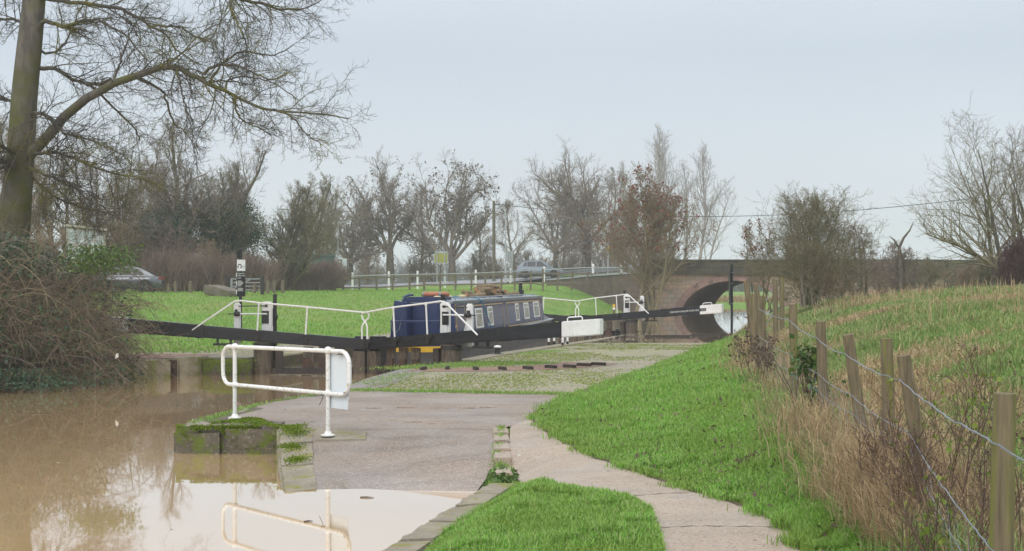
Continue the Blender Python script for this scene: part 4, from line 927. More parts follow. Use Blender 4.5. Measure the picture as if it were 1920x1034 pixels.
    # little stand under the beam for walking it round
    m = MB(); m.box((0.95, y(-0.05), bz(0.95) - 0.26), (0.5, 0.12, 0.05)); m.box((0.8, y(-0.05), bz(0.8) - 0.19), (0.05, 0.05, 0.16)); m.box((1.1, y(-0.05), bz(1.1) - 0.19), (0.05, 0.05, 0.18)); m.build('push_bar', M['iron'], t, world=False)
    if text:
        x0, x1 = 1.62, 3.2
        me_y = y(-0.2075)
        xd = Vector((1, 0, 0.0835)) if s > 0 else Vector((-1, 0, -0.0835))
        m = MB(); P, F = [], None
        hh = 0.055
        P = [(3.09, y(-0.2155), bz(3.09) - hh), (3.39, y(-0.2155), bz(3.39) - hh), (3.39, y(-0.2155), bz(3.39) + hh), (3.09, y(-0.2155), bz(3.09) + hh)]
        m.extr(P, (0, y(-0.003), 0)); m.build('name_plate', M['black'], bb, world=False)
        zx = Vector((-0.0835, 0, 1))
        put_text('KEGWORTH SHALLOW FLOOD LOCK', 0.088, (1.90, y(-0.221), bz(1.90) - 0.03), xd, zx, M['rail_white'], bb, 'lettering', 0.80)
        put_text('No', 0.075, (3.19, y(-0.221), bz(3.19) - 0.03), xd, zx, M['rail_white'], bb, 'lettering', 0.62)
        put_text('57', 0.088, (3.28, y(-0.221), bz(3.28) - 0.03), xd, zx, M['rail_white'], bb, 'lettering', 0.75)
        m = MB(); m.box((1.86, y(-0.2085), bz(1.86) + 0.0), (0.006, 0.004, 0.10)); m.build('painted_bracket', M['rail_white'], bb, world=False)
    return t
aR = math.atan2(-1.337, 1.978); aL = math.atan2(-0.21, -2.378)
gR = make_gate('lock_gate', 'near right lock gate with white ended black beam lying across the boat', HR, aR, 1, 'lock gates with black balance beams')
gL = make_gate('lock_gate', 'near left lock gate whose black beam runs into the bramble thicket', HL, aL, -1, 'lock gates with black balance beams', A=-0.02, B=0.68, posts=(-0.98, 0.135), rx=0.68, plain=True)
gFR = make_gate('lock_gate', 'far right lock gate with lettered black beam pointing at the bridge arch', FR, aR, 1, 'lock gates with black balance beams', text=True, zoff=-0.04)
gFL = make_gate('lock_gate', 'far left lock gate mostly hidden beyond the bow of the boat', FL, aL, -1, 'lock gates with black balance beams', A=-0.02, B=0.68, posts=(-0.98, 0.135), rx=0.68, plain=True, zoff=-0.04)

# foot treads for pushing the beams
tl = 'dark raised foot tread on the curved pink brick strip'
for i, (u, v) in enumerate([(794, 694), (839, 693), (892, 694), (942, 694), (990, 693), (1033, 691), (1068, 690), (1095, 687), (1122, 685.5)]):
    x, y, _ = pg(u, v, 0.0); a = math.atan2(y - 32.3, x + 1.3)
    m = MB(); m.box((x, y, 0.02), (0.34, 0.085, 0.095), a); tag(m.build('foot_tread', M['darkwood'], bevel=0.012), tl, 'foot tread', 'foot treads on the near brick strip')
for i, (u, v) in enumerate([(1225, 634), (1258, 634), (1286, 634), (1312, 632), (1335, 631)]):
    x, y, _ = pg(u, v, -0.16); a = math.atan2(y - FR[1], x - FR[0])
    m = MB(); m.box((x, y, -0.11), (0.6, 0.12, 0.1), 0.05); tag(m.build('foot_tread', M['darkwood'], bevel=0.012), 'dark foot tread just above the flood water by the far gate', 'foot tread', 'foot treads in the flood water')

# ------------------------------------------------------------------ narrowboat
BA = R(10.0); fw = np.array([math.sin(BA), math.cos(BA)]); rt = np.array([math.cos(BA), -math.sin(BA)])
BO = np.array([-1.52, 36.0]) - 0.70 * rt                     # rear bulkhead centre at roof level
boat = thing('narrowboat', 'navy blue narrowboat with gold lines moored inside the lock', 'boat', (BO[0], BO[1], ZCH), -BA, world=False)
# local: x right, y forward from the rear bulkhead, z above the water
LCB = 14.9; zg0, zg1, zr_ = 0.52, 0.64, 1.52
def gz(y): return zg0 + (zg1 - zg0) * max(0, min(1, y / LCB)) + (0.25 * ((y - LCB) / 3.2) ** 2 if y > LCB else 0)
def hw(y):
    if y < 0.0: return 0.93 - 0.16 * min(1, -y / 0.5) if y > -0.5 else 0.77 * math.sqrt(max(0.02, 1 - ((-0.5 - y) / 0.85) ** 2))
    if y > LCB + 0.6: return max(0.02, 0.93 * (1 - ((y - LCB - 0.6) / 2.6) ** 1.8))
    return 0.93
ys = list(np.linspace(-1.33, -0.1, 14)) + list(np.linspace(0.4, LCB + 0.6, 14)) + list(np.linspace(LCB + 0.9, LCB + 3.15, 12))
m = MB(); P = []; F = []
for y in ys:
    h = hw(y)
    P += [(-h * 0.9, y, -0.45), (-h, y, 0.0), (-h, y, gz(y)), (h, y, gz(y)), (h, y, 0.0), (h * 0.9, y, -0.45)]
for i in range(len(ys) - 1):
    for j in range(6): F.append((i * 6 + j, i * 6 + (j + 1) % 6, i * 6 + 6 + (j + 1) % 6, i * 6 + 6 + j))
F += [tuple(range(6)), tuple((len(ys) - 1) * 6 + j for j in range(6))]
m.add(P, F); hull = m.build('hull', M['hull'], boat, world=False)
def hull_band(name, y0, y1, za, zb, mat, off=0.006, n=16):
    m = MB(); P = []; F = []
    yy = np.linspace(y0, y1, n)
    for s in (-1, 1):
        b = len(P)
        for y in yy: P += [(s * (hw(y) + off), y, gz(y) + za), (s * (hw(y) + off), y, gz(y) + zb)]
        F += [(b + 2 * i, b + 2 * i + 1, b + 2 * i + 3, b + 2 * i + 2) for i in range(n - 1)]
    if y0 < -1.2: F += [(0, 1, 2 * n + 1, 2 * n)]
    m.add(P, F); return m.build(name, mat, boat, world=False)
hull_band('stern_band', -1.33, -0.05, -0.22, -0.08, M['yellow'])
hull_band('stern_band', -1.33, -0.05, -0.08, 0.03, M['navy'], 0.008)
hull_band('rubbing_strake', -0.2, LCB + 2.6, -0.24, -0.19, M['iron'], 0.02, 40)
m = MB()
for s in (-1, 1):
    P = []
    yy = np.linspace(0, LCB + 1.2, 20)
    for y in yy: P += [(s * 0.80, y, gz(y) + 0.005), (s * 0.955, y, gz(y) + 0.005), (s * 0.955, y, gz(y) + 0.035), (s * 0.80, y, gz(y) + 0.035)]
    m.add(P, [(i * 4 + j, i * 4 + (j + 1) % 4, i * 4 + 4 + (j + 1) % 4, i * 4 + 4 + j) for i in range(19) for j in range(4)])
m.build('gunwale', M['roofgrey'], boat, world=False)
# cabin
cb_, ct_ = 0.80, 0.70
def cabx(y, z): return cb_ + (ct_ - cb_) * (z - gz(y)) / (zr_ - gz(y))
m = MB(); P = []
for y in np.linspace(0, LCB, 16): P += [(-cb_, y, gz(y)), (-ct_, y, zr_), (ct_, y, zr_), (cb_, y, gz(y))]
F = [(i * 4 + j, i * 4 + (j + 1) % 4, i * 4 + 4 + (j + 1) % 4, i * 4 + 4 + j) for i in range(15) for j in range(4)] + [(0, 1, 2, 3), (63, 62, 61, 60)]
m.add(P, F); cabin = m.build('cabin', M['cabinnavy'], boat, world=False)
m = MB(); P = []
for y in (-0.03, LCB + 0.05):
    for i in range(9):
        q = -1 + i / 4.0; P.append((q * (ct_ + 0.025), y, zr_ + 0.012 + 0.05 * (1 - q * q)))
    P += [(ct_ + 0.025, y, zr_ - 0.03), (-ct_ - 0.025, y, zr_ - 0.03)]
F = [(j, (j + 1) % 11, 11 + (j + 1) % 11, 11 + j) for j in range(11)] + [tuple(range(11)), tuple(range(21, 10, -1))]
m.add(P, F); m.build('roof', M['roofgrey'], boat, smooth=True, world=False)
m = MB()
for s in (-1, 1): m.bar((s * (ct_ + 0.02), -0.02, zr_ - 0.015), (s * (ct_ + 0.02), LCB + 0.04, zr_ - 0.015), 0.03, 0.075)
m.build('roof_edge', M['cabinnavy'], boat, world=False)
m = MB()
for x in (-0.56, 0.56):
    m.tube([(x, 0.8, zr_ + 0.09), (x, LCB - 0.4, zr_ + 0.09)], 0.016, 6)
    for k in range(9): m.cyl((x, 1 + k * 1.6, zr_ + 0.03), (x, 1 + k * 1.6, zr_ + 0.09), 0.012, 6)
m.build('handrail', M['roofgrey'], boat, smooth=True, world=False)
# coach lines and windows on the visible right side (and mirrored)
def side_y(u):                                               # photo column -> distance along the cabin's right side
    k = (u - 960) / FPX
    p0 = BO + 0.74 * rt
    return (k * p0[1] - p0[0]) / (fw[0] - k * fw[1])
def side_z(u, v):
    y = side_y(u); Yw = (BO + 0.74 * rt + y * fw)[1]
    return ZC - (v - HOR) / FPX * Yw - ZCH
def panel_line(y0, y1, z0, z1, wdt=0.03):                   # rectangle outline on both sides
    m = MB()
    for s in (-1, 1):
        for (ya, za, yb, zb) in ((y0, z0, y1, z0), (y0, z1, y1, z1), (y0, z0, y0, z1), (y1, z0, y1, z1)):
            hz = wdt if za == zb else 0; hy2 = wdt * 1.4 if ya == yb else 0
            q = [(ya - hy2 / 2, za - hz / 2), (yb + hy2 / 2, zb - hz / 2), (yb + hy2 / 2, zb + hz / 2), (ya - hy2 / 2, za + hz / 2)]
            if za != zb: q = [(ya - hy2 / 2, za), (ya + hy2 / 2, za), (ya + hy2 / 2, zb), (ya - hy2 / 2, zb)]
            P = [(s * (cabx(y, z + 0) + 0.004), y, z) for y, z in q]
            m.extr(P, (s * 0.003, 0, 0))
    return m
y1_, y2_, y3_, y4_, y5_ = side_y(872), side_y(889), side_y(943), side_y(950), side_y(1013)
for a, b in ((0.25, y1_), (y1_ + 0.45, y3_), (y4_, y5_ - 0.1)):
    panel_line(a, b, gz(a) + 0.09, zr_ - 0.13).build('coach_line', M['gold'], cabin, world=False)
for (ua, ub, vt, vb) in ((890.5, 904.5, 578, 615), (914, 923.5, 575, 610.5), (966, 972.5, 569, 601.5), (981.5, 991, 567.5, 598), (999.5, 1010.5, 565.5, 594.5)):
    ya, yb = side_y(ua), side_y(ub); zt, zb = side_z((ua + ub) / 2, vt), side_z((ua + ub) / 2, vb)
    for s in (1, -1):
        m = MB(); q = [(ya, zb), (yb, zb), (yb, zt), (ya, zt)]
        m.extr([(s * (cabx(y, z) + 0.003), y, z) for y, z in q], (s * 0.008, 0, 0)); wf = m.build('window', M['rail_white'], boat, world=False)
        m = MB(); fr = 0.05; ww_ = (yb - ya) * 0.13; zm = zt - (zt - zb) * 0.28
        for (z0, z1) in ((zb + fr, zm - 0.015), (zm + 0.015, zt - fr)):
            q = [(ya + ww_, z0), (yb - ww_, z0), (yb - ww_, z1), (ya + ww_, z1)]
            m.extr([(s * (cabx(y, z) + 0.012), y, z) for y, z in q], (s * 0.003, 0, 0))
        m.build('pane', M['curtain'], wf, world=False)
# rear bulkhead doors, hatch, stern deck gear
m = MB(); m.box((0, 0.45, zr_ + 0.085), (0.95, 0.95, 0.09)); m.box((0, -0.02, zr_ + 0.05), (1.1, 0.05, 0.12)); m.build('slide_hatch', M['navy'], boat, bevel=0.015, world=False)
m = MB(); m.box((-0.17, -0.02, 1.05), (0.32, 0.03, 0.9)); m.box((0.17, -0.02, 1.05), (0.32, 0.03, 0.9)); m.build('cabin_door', M['navy'], boat, bevel=0.01, world=False)
m = MB(); m.add([(-ct_ - 0.1, -0.012, zr_ + 0.02), (ct_ + 0.02, -0.012, zr_ + 0.02), (cb_ + 0.01, -0.012, gz(0)), (-cb_ - 0.01, -0.012, gz(0))], [(0, 1, 2, 3)]); m.build('rear_bulkhead', M['navy'], boat, world=False)
m = MB(); m.extr([(-0.82, -0.05, gz(0)), (-0.36, -0.05, gz(0)), (-0.36, -0.05, zr_ - 0.02), (-0.70, -0.05, zr_ + 0.05)], (0, -0.45, 0)); m.build('stern_locker', M['navy'], boat, bevel=0.02, world=False)
m = MB()
for y in (-0.6, -0.9): m.cyl((-hw(y) * 0.97, y, gz(0)), (-hw(y) * 0.97, y, 1.06), 0.018, 8)
rail = [(hw(y) * -0.97, y, 1.06) for y in np.linspace(-0.5, -1.3, 8)] + [(hw(y) * 0.97, y, 1.06) for y in np.linspace(-1.3, -0.5, 8)]
m.tube(rail, 0.025, 8)
for q in ((0.3, -1.24), (0.68, -0.85), (-0.3, -1.24)): m.cyl((q[0], q[1], gz(0)), (q[0], q[1], 1.06), 0.02, 8)
m.build('stern_rail', M['navy'], boat, smooth=True, world=False)
m = MB(); m.tube([(-0.32, -1.15, 0.4), (-0.32, -1.15, 0.95), (-0.30, -1.10, 1.25), (-0.32, -1.07, 1.56), (-0.30, -1.0, 1.66), (-0.24, -0.85, 1.70), (-0.16, -0.7, 1.71)], 0.032, 8); m.build('tiller', M['navy'], boat, smooth=True, world=False)
m = MB()
for i in range(12):
    q = i / 11; pass
m.tube([(-0.6, -1.1, 1.02), (-0.58, -1.12, 0.85), (-0.5, -1.14, 0.76), (-0.4, -1.15, 0.85), (-0.34, -1.14, 1.1)], 0.008, 6); m.build('hose', M['wire'], boat, smooth=True, world=False)
for yv in (side_y(853), side_y(873), side_y(897)):
    m = MB(); m.lathe((0.28, yv, zr_ + 0.05), [(0.05, 0), (0.05, 0.05), (0.11, 0.055), (0.11, 0.075), (0.08, 0.10), (0.02, 0.11)], 14); m.build('mushroom_vent', M['brass'], boat, smooth=True, world=False)
yc = side_y(997); m = MB(); m.lathe((0.35, yc, zr_ + 0.03), [(0.085, 0), (0.085, 0.06), (0.068, 0.07), (0.062, 0.4), (0.08, 0.41), (0.08, 0.44), (0.05, 0.45)], 14); m.build('chimney', M['black'], boat, smooth=True, world=False)
m = MB(); m.tube([(0.45, yc, zr_ + 0.48), (0.35, yc - 0.05, zr_ + 0.50), (0.27, yc, zr_ + 0.48)], 0.01, 6); m.build('chimney_chain', M['brass'], boat, world=False)
m = MB(); m.box((0.3, yc - 1.1, zr_ + 0.08), (0.12, 2.0, 0.04)); m.box((0.45, yc - 1.9, zr_ + 0.075), (0.04, 2.6, 0.03)); m.build('gang_plank', M['roofgrey'], boat, world=False)
m = MB(); m.box((0, LCB + 0.5, gz(LCB) + 0.22), (1.3, 0.06, 0.5)); m.box((0, LCB + 1.0, gz(LCB + 1) + 0.06), (0.5, 0.5, 0.12)); m.build('bow_locker', M['roofgrey'], boat, bevel=0.02, world=False)
put_text('M', 0.2, (cabx(0.5, 1.1) + 0.008, 0.35, 1.1), (0, 1, 0), (0, 0, 1), M['gold'], cabin, 'scroll_mark', 0.7) if False else None
for (u, v) in ((856, 571), (853, 612), (884, 573), (878, 612)):    # gold corner flourishes
    y = side_y(u); z = side_z(u, v)
    for s in (1, -1):
        m = MB(); m.extr([(s * (cabx(y, z) + 0.004), y - 0.1, z - 0.05), (s * (cabx(y, z) + 0.004), y + 0.08, z - 0.02), (s * (cabx(y, z) + 0.004), y + 0.02, z + 0.05)], (s * 0.003, 0, 0)); m.build('corner_scroll', M['gold'], cabin, world=False)
def bw(x, y, z): return tuple(BO + x * rt + y * fw) + (ZCH + z,)
# things lying on the boat
m = MB(); c = bw(0.02, 1.05, zr_ + 0.19)
ringp = [(c[0] + 0.31 * math.cos(a), c[1] + 0.31 * math.sin(a), c[2]) for a in np.linspace(0, 2 * math.pi, 29)]
m.tube(ringp, 0.065, 10, caps=False); lb = m.build('lifebuoy', M['orange'], smooth=True); tag(lb, 'orange lifebuoy with grey bands lying on the boat roof', 'lifebuoy')
for a in (0.5, 2.07, 3.64, -1.2):
    m = MB(); q = [(c[0] + 0.31 * math.cos(a + d), c[1] + 0.31 * math.sin(a + d), c[2]) for d in (-0.1, 0, 0.1)]; m.tube(q, 0.069, 10); m.build('band', M['roofgrey'], lb, smooth=True)
m = MB(); yr = side_y(902); yr2 = side_y(916)
m.tube([bw(-0.6, yr - 0.2, zr_ + 0.07), bw(0.0, yr - 0.1, zr_ + 0.085), bw(0.6, yr, zr_ + 0.07), bw(0.745, yr + 0.05, zr_), bw(0.80, yr + (yr2 - yr) * 0.5, 1.1), bw(0.86, yr2, gz(yr2) + 0.04)], 0.016, 6)
tag(m.build('mooring_rope', M['rope'], smooth=True), 'blue rope slung over the cabin side of the boat', 'rope')
rnd = random.Random(5); logs = []
ypile0, ypile1 = side_y(926), side_y(980)
k = 0
for layer, cnt in enumerate((13, 12, 9, 5)):
    for i in range(cnt):
        f = (i + 0.5) / cnt; w_ = 1 - layer * 0.16
        y = ypile0 + (ypile1 - ypile0) * (0.5 + (f - 0.5) * w_) + rnd.uniform(-0.08, 0.08)
        x = rnd.uniform(-0.22, 0.36) * (1 - layer * 0.15); r_ = rnd.uniform(0.05, 0.085); ln = rnd.uniform(0.3, 0.48)
        logs.append((x, y, zr_ + 0.075 + 0.04 + layer * 0.088, r_, ln, rnd.uniform(-0.5, 0.5) + (0 if i % 3 else 1.4)))
for i in range(5): logs.append((rnd.uniform(0.1, 0.4), side_y(980 + i * 4.6), zr_ + 0.11, 0.075, 0.34, rnd.uniform(-0.3, 0.3)))
for (x, y, z, r_, ln, a) in logs:
    c = Vector(bw(x, y, z)); a2 = a + math.pi / 2 - BA; d = Vector((math.cos(a2), math.sin(a2), rnd.uniform(-0.12, 0.12))) * ln / 2
    m = MB(); m.cyl(c - d, c + d, r_, 9, r_ * rnd.uniform(0.85, 1.1)); lo = m.build('firewood_log', M['logbark'], smooth=True)
    tag(lo, 'short round firewood log in the pile on the boat roof', 'log', 'firewood logs stacked on the boat roof')
    m = MB(); dn = d.normalized()
    m.cyl(c - d - dn * 0.004, c - d, r_ * 0.9, 9); m.cyl(c + d, c + d + dn * 0.004, r_ * 0.9, 9); m.build('sawn_end', M['logend'], lo)

# ------------------------------------------------------------------ foreground railing
PR = np.array([-2.2, 16.9]); PLF = np.array([-3.64, 18.56]); dr = (PR - PLF) / np.linalg.norm(PR - PLF); nr = np.array([-dr[1], dr[0]])
rail = thing('railing', 'white tubular railing loop on two posts at the water edge', 'railing', (-2.9, 17.7, 0))
def rp(t, z, off=0.0): q = PR + t * dr + off * nr; return (q[0], q[1], z)
LR = float(np.linalg.norm(PR - PLF)); tl_, tr_ = -LR - 0.31, 0.45
ztl, ztr, zbl, zbr, rc = 0.955, 0.985, 0.455, 0.475, 0.16
def corner(cx, cz, r, a0, a1, n=7): return [rp(cx + r * math.cos(a), cz + r * math.sin(a)) for a in np.linspace(a0, a1, n)]
loop = corner(tr_ - rc, ztr - rc, rc, R(90), R(0)) + corner(tr_ - rc, zbr + rc, rc, 0, R(-90)) + corner(tl_ + rc, zbl + rc, rc, R(-90), R(-180)) + corner(tl_ + rc, ztl - rc, rc, R(180), R(90))
loop.append(loop[0]); loop.append(loop[1])
m = MB(); m.tube(loop, 0.026, 12, caps=False); m.build('rail_loop', M['rail_white'], rail, smooth=True)
for t, zt, zb in ((0, ztr, zbr), (-LR, ztl, zbl)):
    zf = float(hgt(*rp(t, 0)[:2])) + 0.018
    m = MB(); m.tube([rp(t, zf), rp(t, zt)], 0.027, 12); po = m.build('post', M['rail_white'], rail, smooth=True)
    m = MB(); m.lathe(rp(t, zf), [(0.085, 0), (0.085, 0.014), (0.05, 0.02), (0.036, 0.05), (0.03, 0.055)], 16); m.build('base_plate', M['rail_white'], po, smooth=True)
    for z in (zt, zb):
        c = rp(t, z); m = MB(); m.lathe((c[0], c[1], c[2]), [(0.008, -0.046), (0.03, -0.038), (0.044, -0.015), (0.047, 0.005), (0.04, 0.028), (0.024, 0.043), (0.006, 0.048)], 14); m.build('ball_joint', M['rail_white'], po, smooth=True)
# white sheet tied behind the rail
m = MB(); x0, x1 = -0.05, 0.40
P = [rp(x0 - 0.02, ztr - 0.02, 0.035), rp(x1 - 0.05, ztr + 0.0, 0.035), rp(x1, 0.62, 0.035), rp(x1 - 0.04, 0.30, 0.035), rp(x0 + 0.03, 0.30, 0.035)]
pnl = MB(); pnl.extr([(*np.array(p),) for p in P], (nr[0] * 0.004, nr[1] * 0.004, 0)); pn = pnl.build('notice_sheet', M['plate']); tag(pn, 'blank white plastic sheet tied to the right end of the railing', 'notice')
m = MB()
for t, z in ((-0.1, zbr), (0.25, ztr - 0.01), (0.38, 0.53)): m.lathe(rp(t, z - 0.03), [(0.032, 0), (0.032, 0.008)], 10)
c = rp(-0.1, zbr - 0.03); m.tube([c, (c[0] - 0.02, c[1], c[2] - 0.06), (c[0] - 0.05, c[1], c[2] - 0.12)], 0.004, 5); m.build('cable_tie', M['iron'], pn)

# ------------------------------------------------------------------ posts, signs, poles
def dfront(x, y, z): return (x, y, z)
sx, sy, _ = px(451, 530, 41.0); sz = float(hgt(sx, sy))
sg = thing('lock_sign', 'black sign post with white and black lock name plates on the lawn', 'sign', (sx, sy, sz))
m = MB(); m.cyl((sx, sy, sz - 0.3), (sx, sy, 2.74), 0.045, 12); m.lathe((sx, sy, 2.72), [(0.06, 0), (0.06, 0.04), (0.03, 0.07)], 12); m.box((sx - 0.07, sy - 0.03, 2.60), (0.05, 0.03, 0.22)); m.build('post', M['black'], sg, smooth=True)
m = MB(); m.box((sx + 0.03, sy - 0.065, 2.295), (0.24, 0.02, 0.33)); wp = m.build('white_plate', M['rail_white'], sg)
m = MB(); m.box((sx + 0.03, sy - 0.064, 1.76), (0.24, 0.02, 0.73)); bp_ = m.build('black_plate', M['black'], sg)
m = MB()
for z in (2.02, 1.78, 1.52): m.box((sx - 0.105, sy - 0.05, z), (0.025, 0.03, 0.12))
m.build('clip', M['rail_white'], sg)
m = MB(); yq = sy - 0.0765                                       # bridge-and-bird shaped mark
for i in range(10):
    a0, a1 = math.pi * i / 10, math.pi * (i + 1) / 10
    P = [(sx - 0.01 + r_ * math.cos(a) * 0.75, yq, 2.26 + r_ * math.sin(a)) for r_, a in ((0.05, a0), (0.08, a0), (0.08, a1), (0.05, a1))]
    m.extr(P, (0, -0.002, 0))
m.extr([(sx - 0.07, yq, 2.215), (sx - 0.045, yq, 2.215), (sx - 0.045, yq, 2.262), (sx - 0.07, yq, 2.262)], (0, -0.002, 0)); m.extr([(sx - 0.0, yq, 2.215), (sx + 0.04, yq, 2.215), (sx + 0.05, yq, 2.262), (sx + 0.026, yq, 2.262)], (0, -0.002, 0))
m.build('emblem', M['black'], wp)
put_text('Canal &', 0.03, (sx + 0.058, yq, 2.25), (1, 0, 0), (0, 0, 1), M['black'], wp, 'lettering', 0.85)
put_text('River Trust', 0.03, (sx + 0.058, yq, 2.215), (1, 0, 0), (0, 0, 1), M['black'], wp, 'lettering', 0.55)
for i, tx in enumerate(('Kegworth', 'Shallow Flood', 'Lock')):
    put_text(tx, 0.062, (sx - 0.07, yq, 2.045 - i * 0.066), (1, 0, 0), (0, 0, 1), M['rail_white'], bp_, 'lettering', 0.62 if i == 1 else 0.8)
m = MB()
for i, (z, w_) in enumerate([(1.84, 0.12), (1.805, 0.16), (1.77, 0.16), (1.735, 0.13), (1.70, 0.10), (1.63, 0.16), (1.595, 0.15), (1.56, 0.16)]): m.box((sx - 0.07 + w_ / 2, yq, z), (w_, 0.002, 0.014))
m.build('small_print', M['rail_white'], bp_)

sx, sy, _ = px(1372, 530, 53.0); szg = float(hgt(sx, sy))
sg = thing('sign_post', 'tall black post seen edge on between flood water and grass bank', 'sign post', (sx, sy, szg))
m = MB(); m.cyl((sx, sy, szg - 0.3), (sx, sy, 2.50), 0.048, 12); m.lathe((sx, sy, 2.48), [(0.052, 0), (0.052, 0.03), (0.02, 0.05)], 12); m.build('post', M['black'], sg, smooth=True)
m = MB(); m.box((sx - 0.075, sy - 0.02, 1.62), (0.03, 0.35, 1.32)); m.build('sign_plate', M['black'], sg)
m = MB()
for z in (2.16, 1.75, 1.0): m.lathe((sx, sy, z), [(0.052, 0), (0.052, 0.025)], 12)
m.build('clip', M['steel'], sg)

def lamp(u, v0, v1, Y, label, arm=None):
    x, y, zt = px(u, v0, Y); zb = px(u, v1, Y)[2] - 0.4
    t = thing('street_lamp', label, 'street lamp', (x, y, zb))
    m = MB(); m.cyl((x, y, zb), (x, y, zb + 1.6), 0.09, 10); m.tube([(x, y, zb + 1.6), (x, y, zt)], [0.06, 0.045], 10); m.build('column', M['greypole'], t, smooth=True)
    m = MB(); d = arm or -1; m.bar((x, y, zt + 0.02), (x + d * 0.75, y, zt + 0.06), 0.2, 0.1, (0.26, 0.09)); m.build('lamp_head', M['greypole'], t, bevel=0.02)
    return t
lamp(541, 394, 505, 112, 'grey lamp column rising beside the green cabin', -1)
lamp(948, 392, 525, 113, 'grey lamp column just left of the passing car', -1)
lamp(634, 418, 525, 118, 'grey lamp column in front of the small round tree', 1)
x, y, zt = px(1140, 455, 112); zb = px(1140, 515, 112)[2] - 0.4
t = thing('marker_post', 'slim grey pole with a yellow band beside the crash barrier', 'pole', (x, y, zb)); m = MB(); m.cyl((x, y, zb), (x, y, zt), 0.055, 10); m.build('pole', M['greypole'], t, smooth=True)
m = MB(); m.box((x, y - 0.05, px(1140, 467, 112)[2]), (0.2, 0.12, 0.34)); m.build('yellow_band', M['yellow'], t, bevel=0.02)
# utility poles and the wire between them
x, y, zt = px(926, 377, 128); zb = px(926, 522, 128)[2] - 0.5
t = thing('utility_pole', 'wooden utility pole between the bare trees left of the car', 'utility pole', (x, y, zb)); m = MB(); m.tube([(x, y, zb), (x, y, zt)], [0.17, 0.13], 10); m.build('pole', M['polewood'], t, smooth=True)
m = MB(); m.box((x + 0.2, y, zt - 0.35), (0.5, 0.1, 0.08)); m.build('bracket', M['iron'], t)
pA = Vector((x + 0.4, y, zt - 0.3))
x, y, zt = px(1901, 362, 98); zb = 1.0
t = thing('utility_pole', 'wooden utility pole half hidden in the willow at the right', 'utility pole', (x, y, zb)); m = MB(); m.tube([(x, y, zb), (x, y, zt)], [0.15, 0.12], 10); m.build('pole', M['polewood'], t, smooth=True)
m = MB(); m.box((x - 0.15, y, zt - 0.3), (0.4, 0.1, 0.08)); m.build('bracket', M['iron'], t)
pB = Vector((x - 0.3, y, zt - 0.05))
m = MB(); m.tube([pA.lerp(pB, q) - Vector((0, 0, 1.35 * 4 * q * (1 - q))) for q in np.linspace(0, 1, 30)], 0.022, 6); tag(m.build('overhead_wire', M['iron'], smooth=True), 'thin dark overhead wire sagging across the sky between the two poles', 'wire')
# road signs
x, y, zc = px(827, 483, 116)
t = thing('road_sign', 'ochre backed road sign on two grey posts before the middle trees', 'road sign', (x, y, px(827, 525, 116)[2] - 0.3))
m = MB(); m.box((x, y, zc - 0.05), (1.05, 0.04, 0.75)); m.build('sign_panel', M['signgreen'], t)
m = MB(); m.box((x, y + 0.01, zc + 0.42), (1.15, 0.04, 0.16)); m.box((x, y + 0.01, zc - 0.47), (1.12, 0.04, 0.06)); m.box((x - 0.55, y + 0.01, zc), (0.06, 0.04, 0.9)); m.box((x + 0.55, y + 0.01, zc), (0.06, 0.04, 0.9)); m.build('sign_frame', M['greypole'], t)
m = MB()
for d in (-0.32, 0.3): m.cyl((x + d, y - 0.06, zc - 2.2), (x + d, y - 0.06, zc + 0.55), 0.045, 8)
m.build('post', M['greypole'], t, smooth=True)
x, y, zc = px(957, 481, 114)
t = thing('road_sign', 'grey backed road sign on twin posts just left of the car', 'road sign', (x, y, px(957, 522, 114)[2] - 0.3))
m = MB(); m.extr([(x - 0.35, y, zc - 0.38), (x + 0.22, y + 0.2, zc - 0.38), (x + 0.22, y + 0.2, zc + 0.42), (x - 0.35, y, zc + 0.42)], (0, 0.04, 0)); m.build('sign_panel', M['greypole'], t)
m = MB()
for d in (-0.05, 0.14): m.cyl((x + d, y - 0.05, zc - 2.0), (x + d, y - 0.05, zc + 0.45), 0.04, 8)
m.build('post', M['greypole'], t, smooth=True)
x, y, zc = px(646, 492, 118)
t = thing('road_sign', 'small white direction sign at the foot of the round tree', 'road sign', (x, y, zc - 1.9))
m = MB(); m.box((x, y, zc), (0.36, 0.04, 0.62)); m.build('sign_panel', M['plate'], t); m = MB(); m.cyl((x - 0.2, y + 0.05, zc - 1.9), (x - 0.2, y + 0.05, zc + 0.35), 0.035, 8); m.cyl((x + 0.12, y + 0.05, zc - 1.9), (x + 0.12, y + 0.05, zc + 0.3), 0.035, 8); m.build('post', M['greypole'], t, smooth=True)
# green cabin behind the hedge
xa, y, zt = px(551, 478, 104); xb, _, zt2 = px(624, 480, 104)
t = thing('storage_cabin', 'dark green metal storage cabin behind the brown hedge', 'cabin', ((xa + xb) / 2, y, 1.1))
cmx = (xa + xb) / 2
m = MB(); P = [(xa, y), (xb - 1.05, y - 0.5), (xb, y + 0.9), (xa + 1.05, y + 1.6)]
m.prism(P, 1.1, zt - 0.12); m.build('wall', M['green'], t)
m = MB(); m.prism([(xa - 0.08, y - 0.06), (xb - 1.0, y - 0.6), (xb + 0.1, y + 0.9), (xa + 1.05, y + 1.7)], zt - 0.12, zt); m.build('roof', M['green'], t, bevel=0.02)
m = MB()
for f in (0.25, 0.5): m.box((xa + (xb - 1.05 - xa) * f, y - 0.5 * f - 0.01, zt - 0.6), (0.16, 0.03, 0.06), R(-14))
m.build('vent', M['greypole'], t)
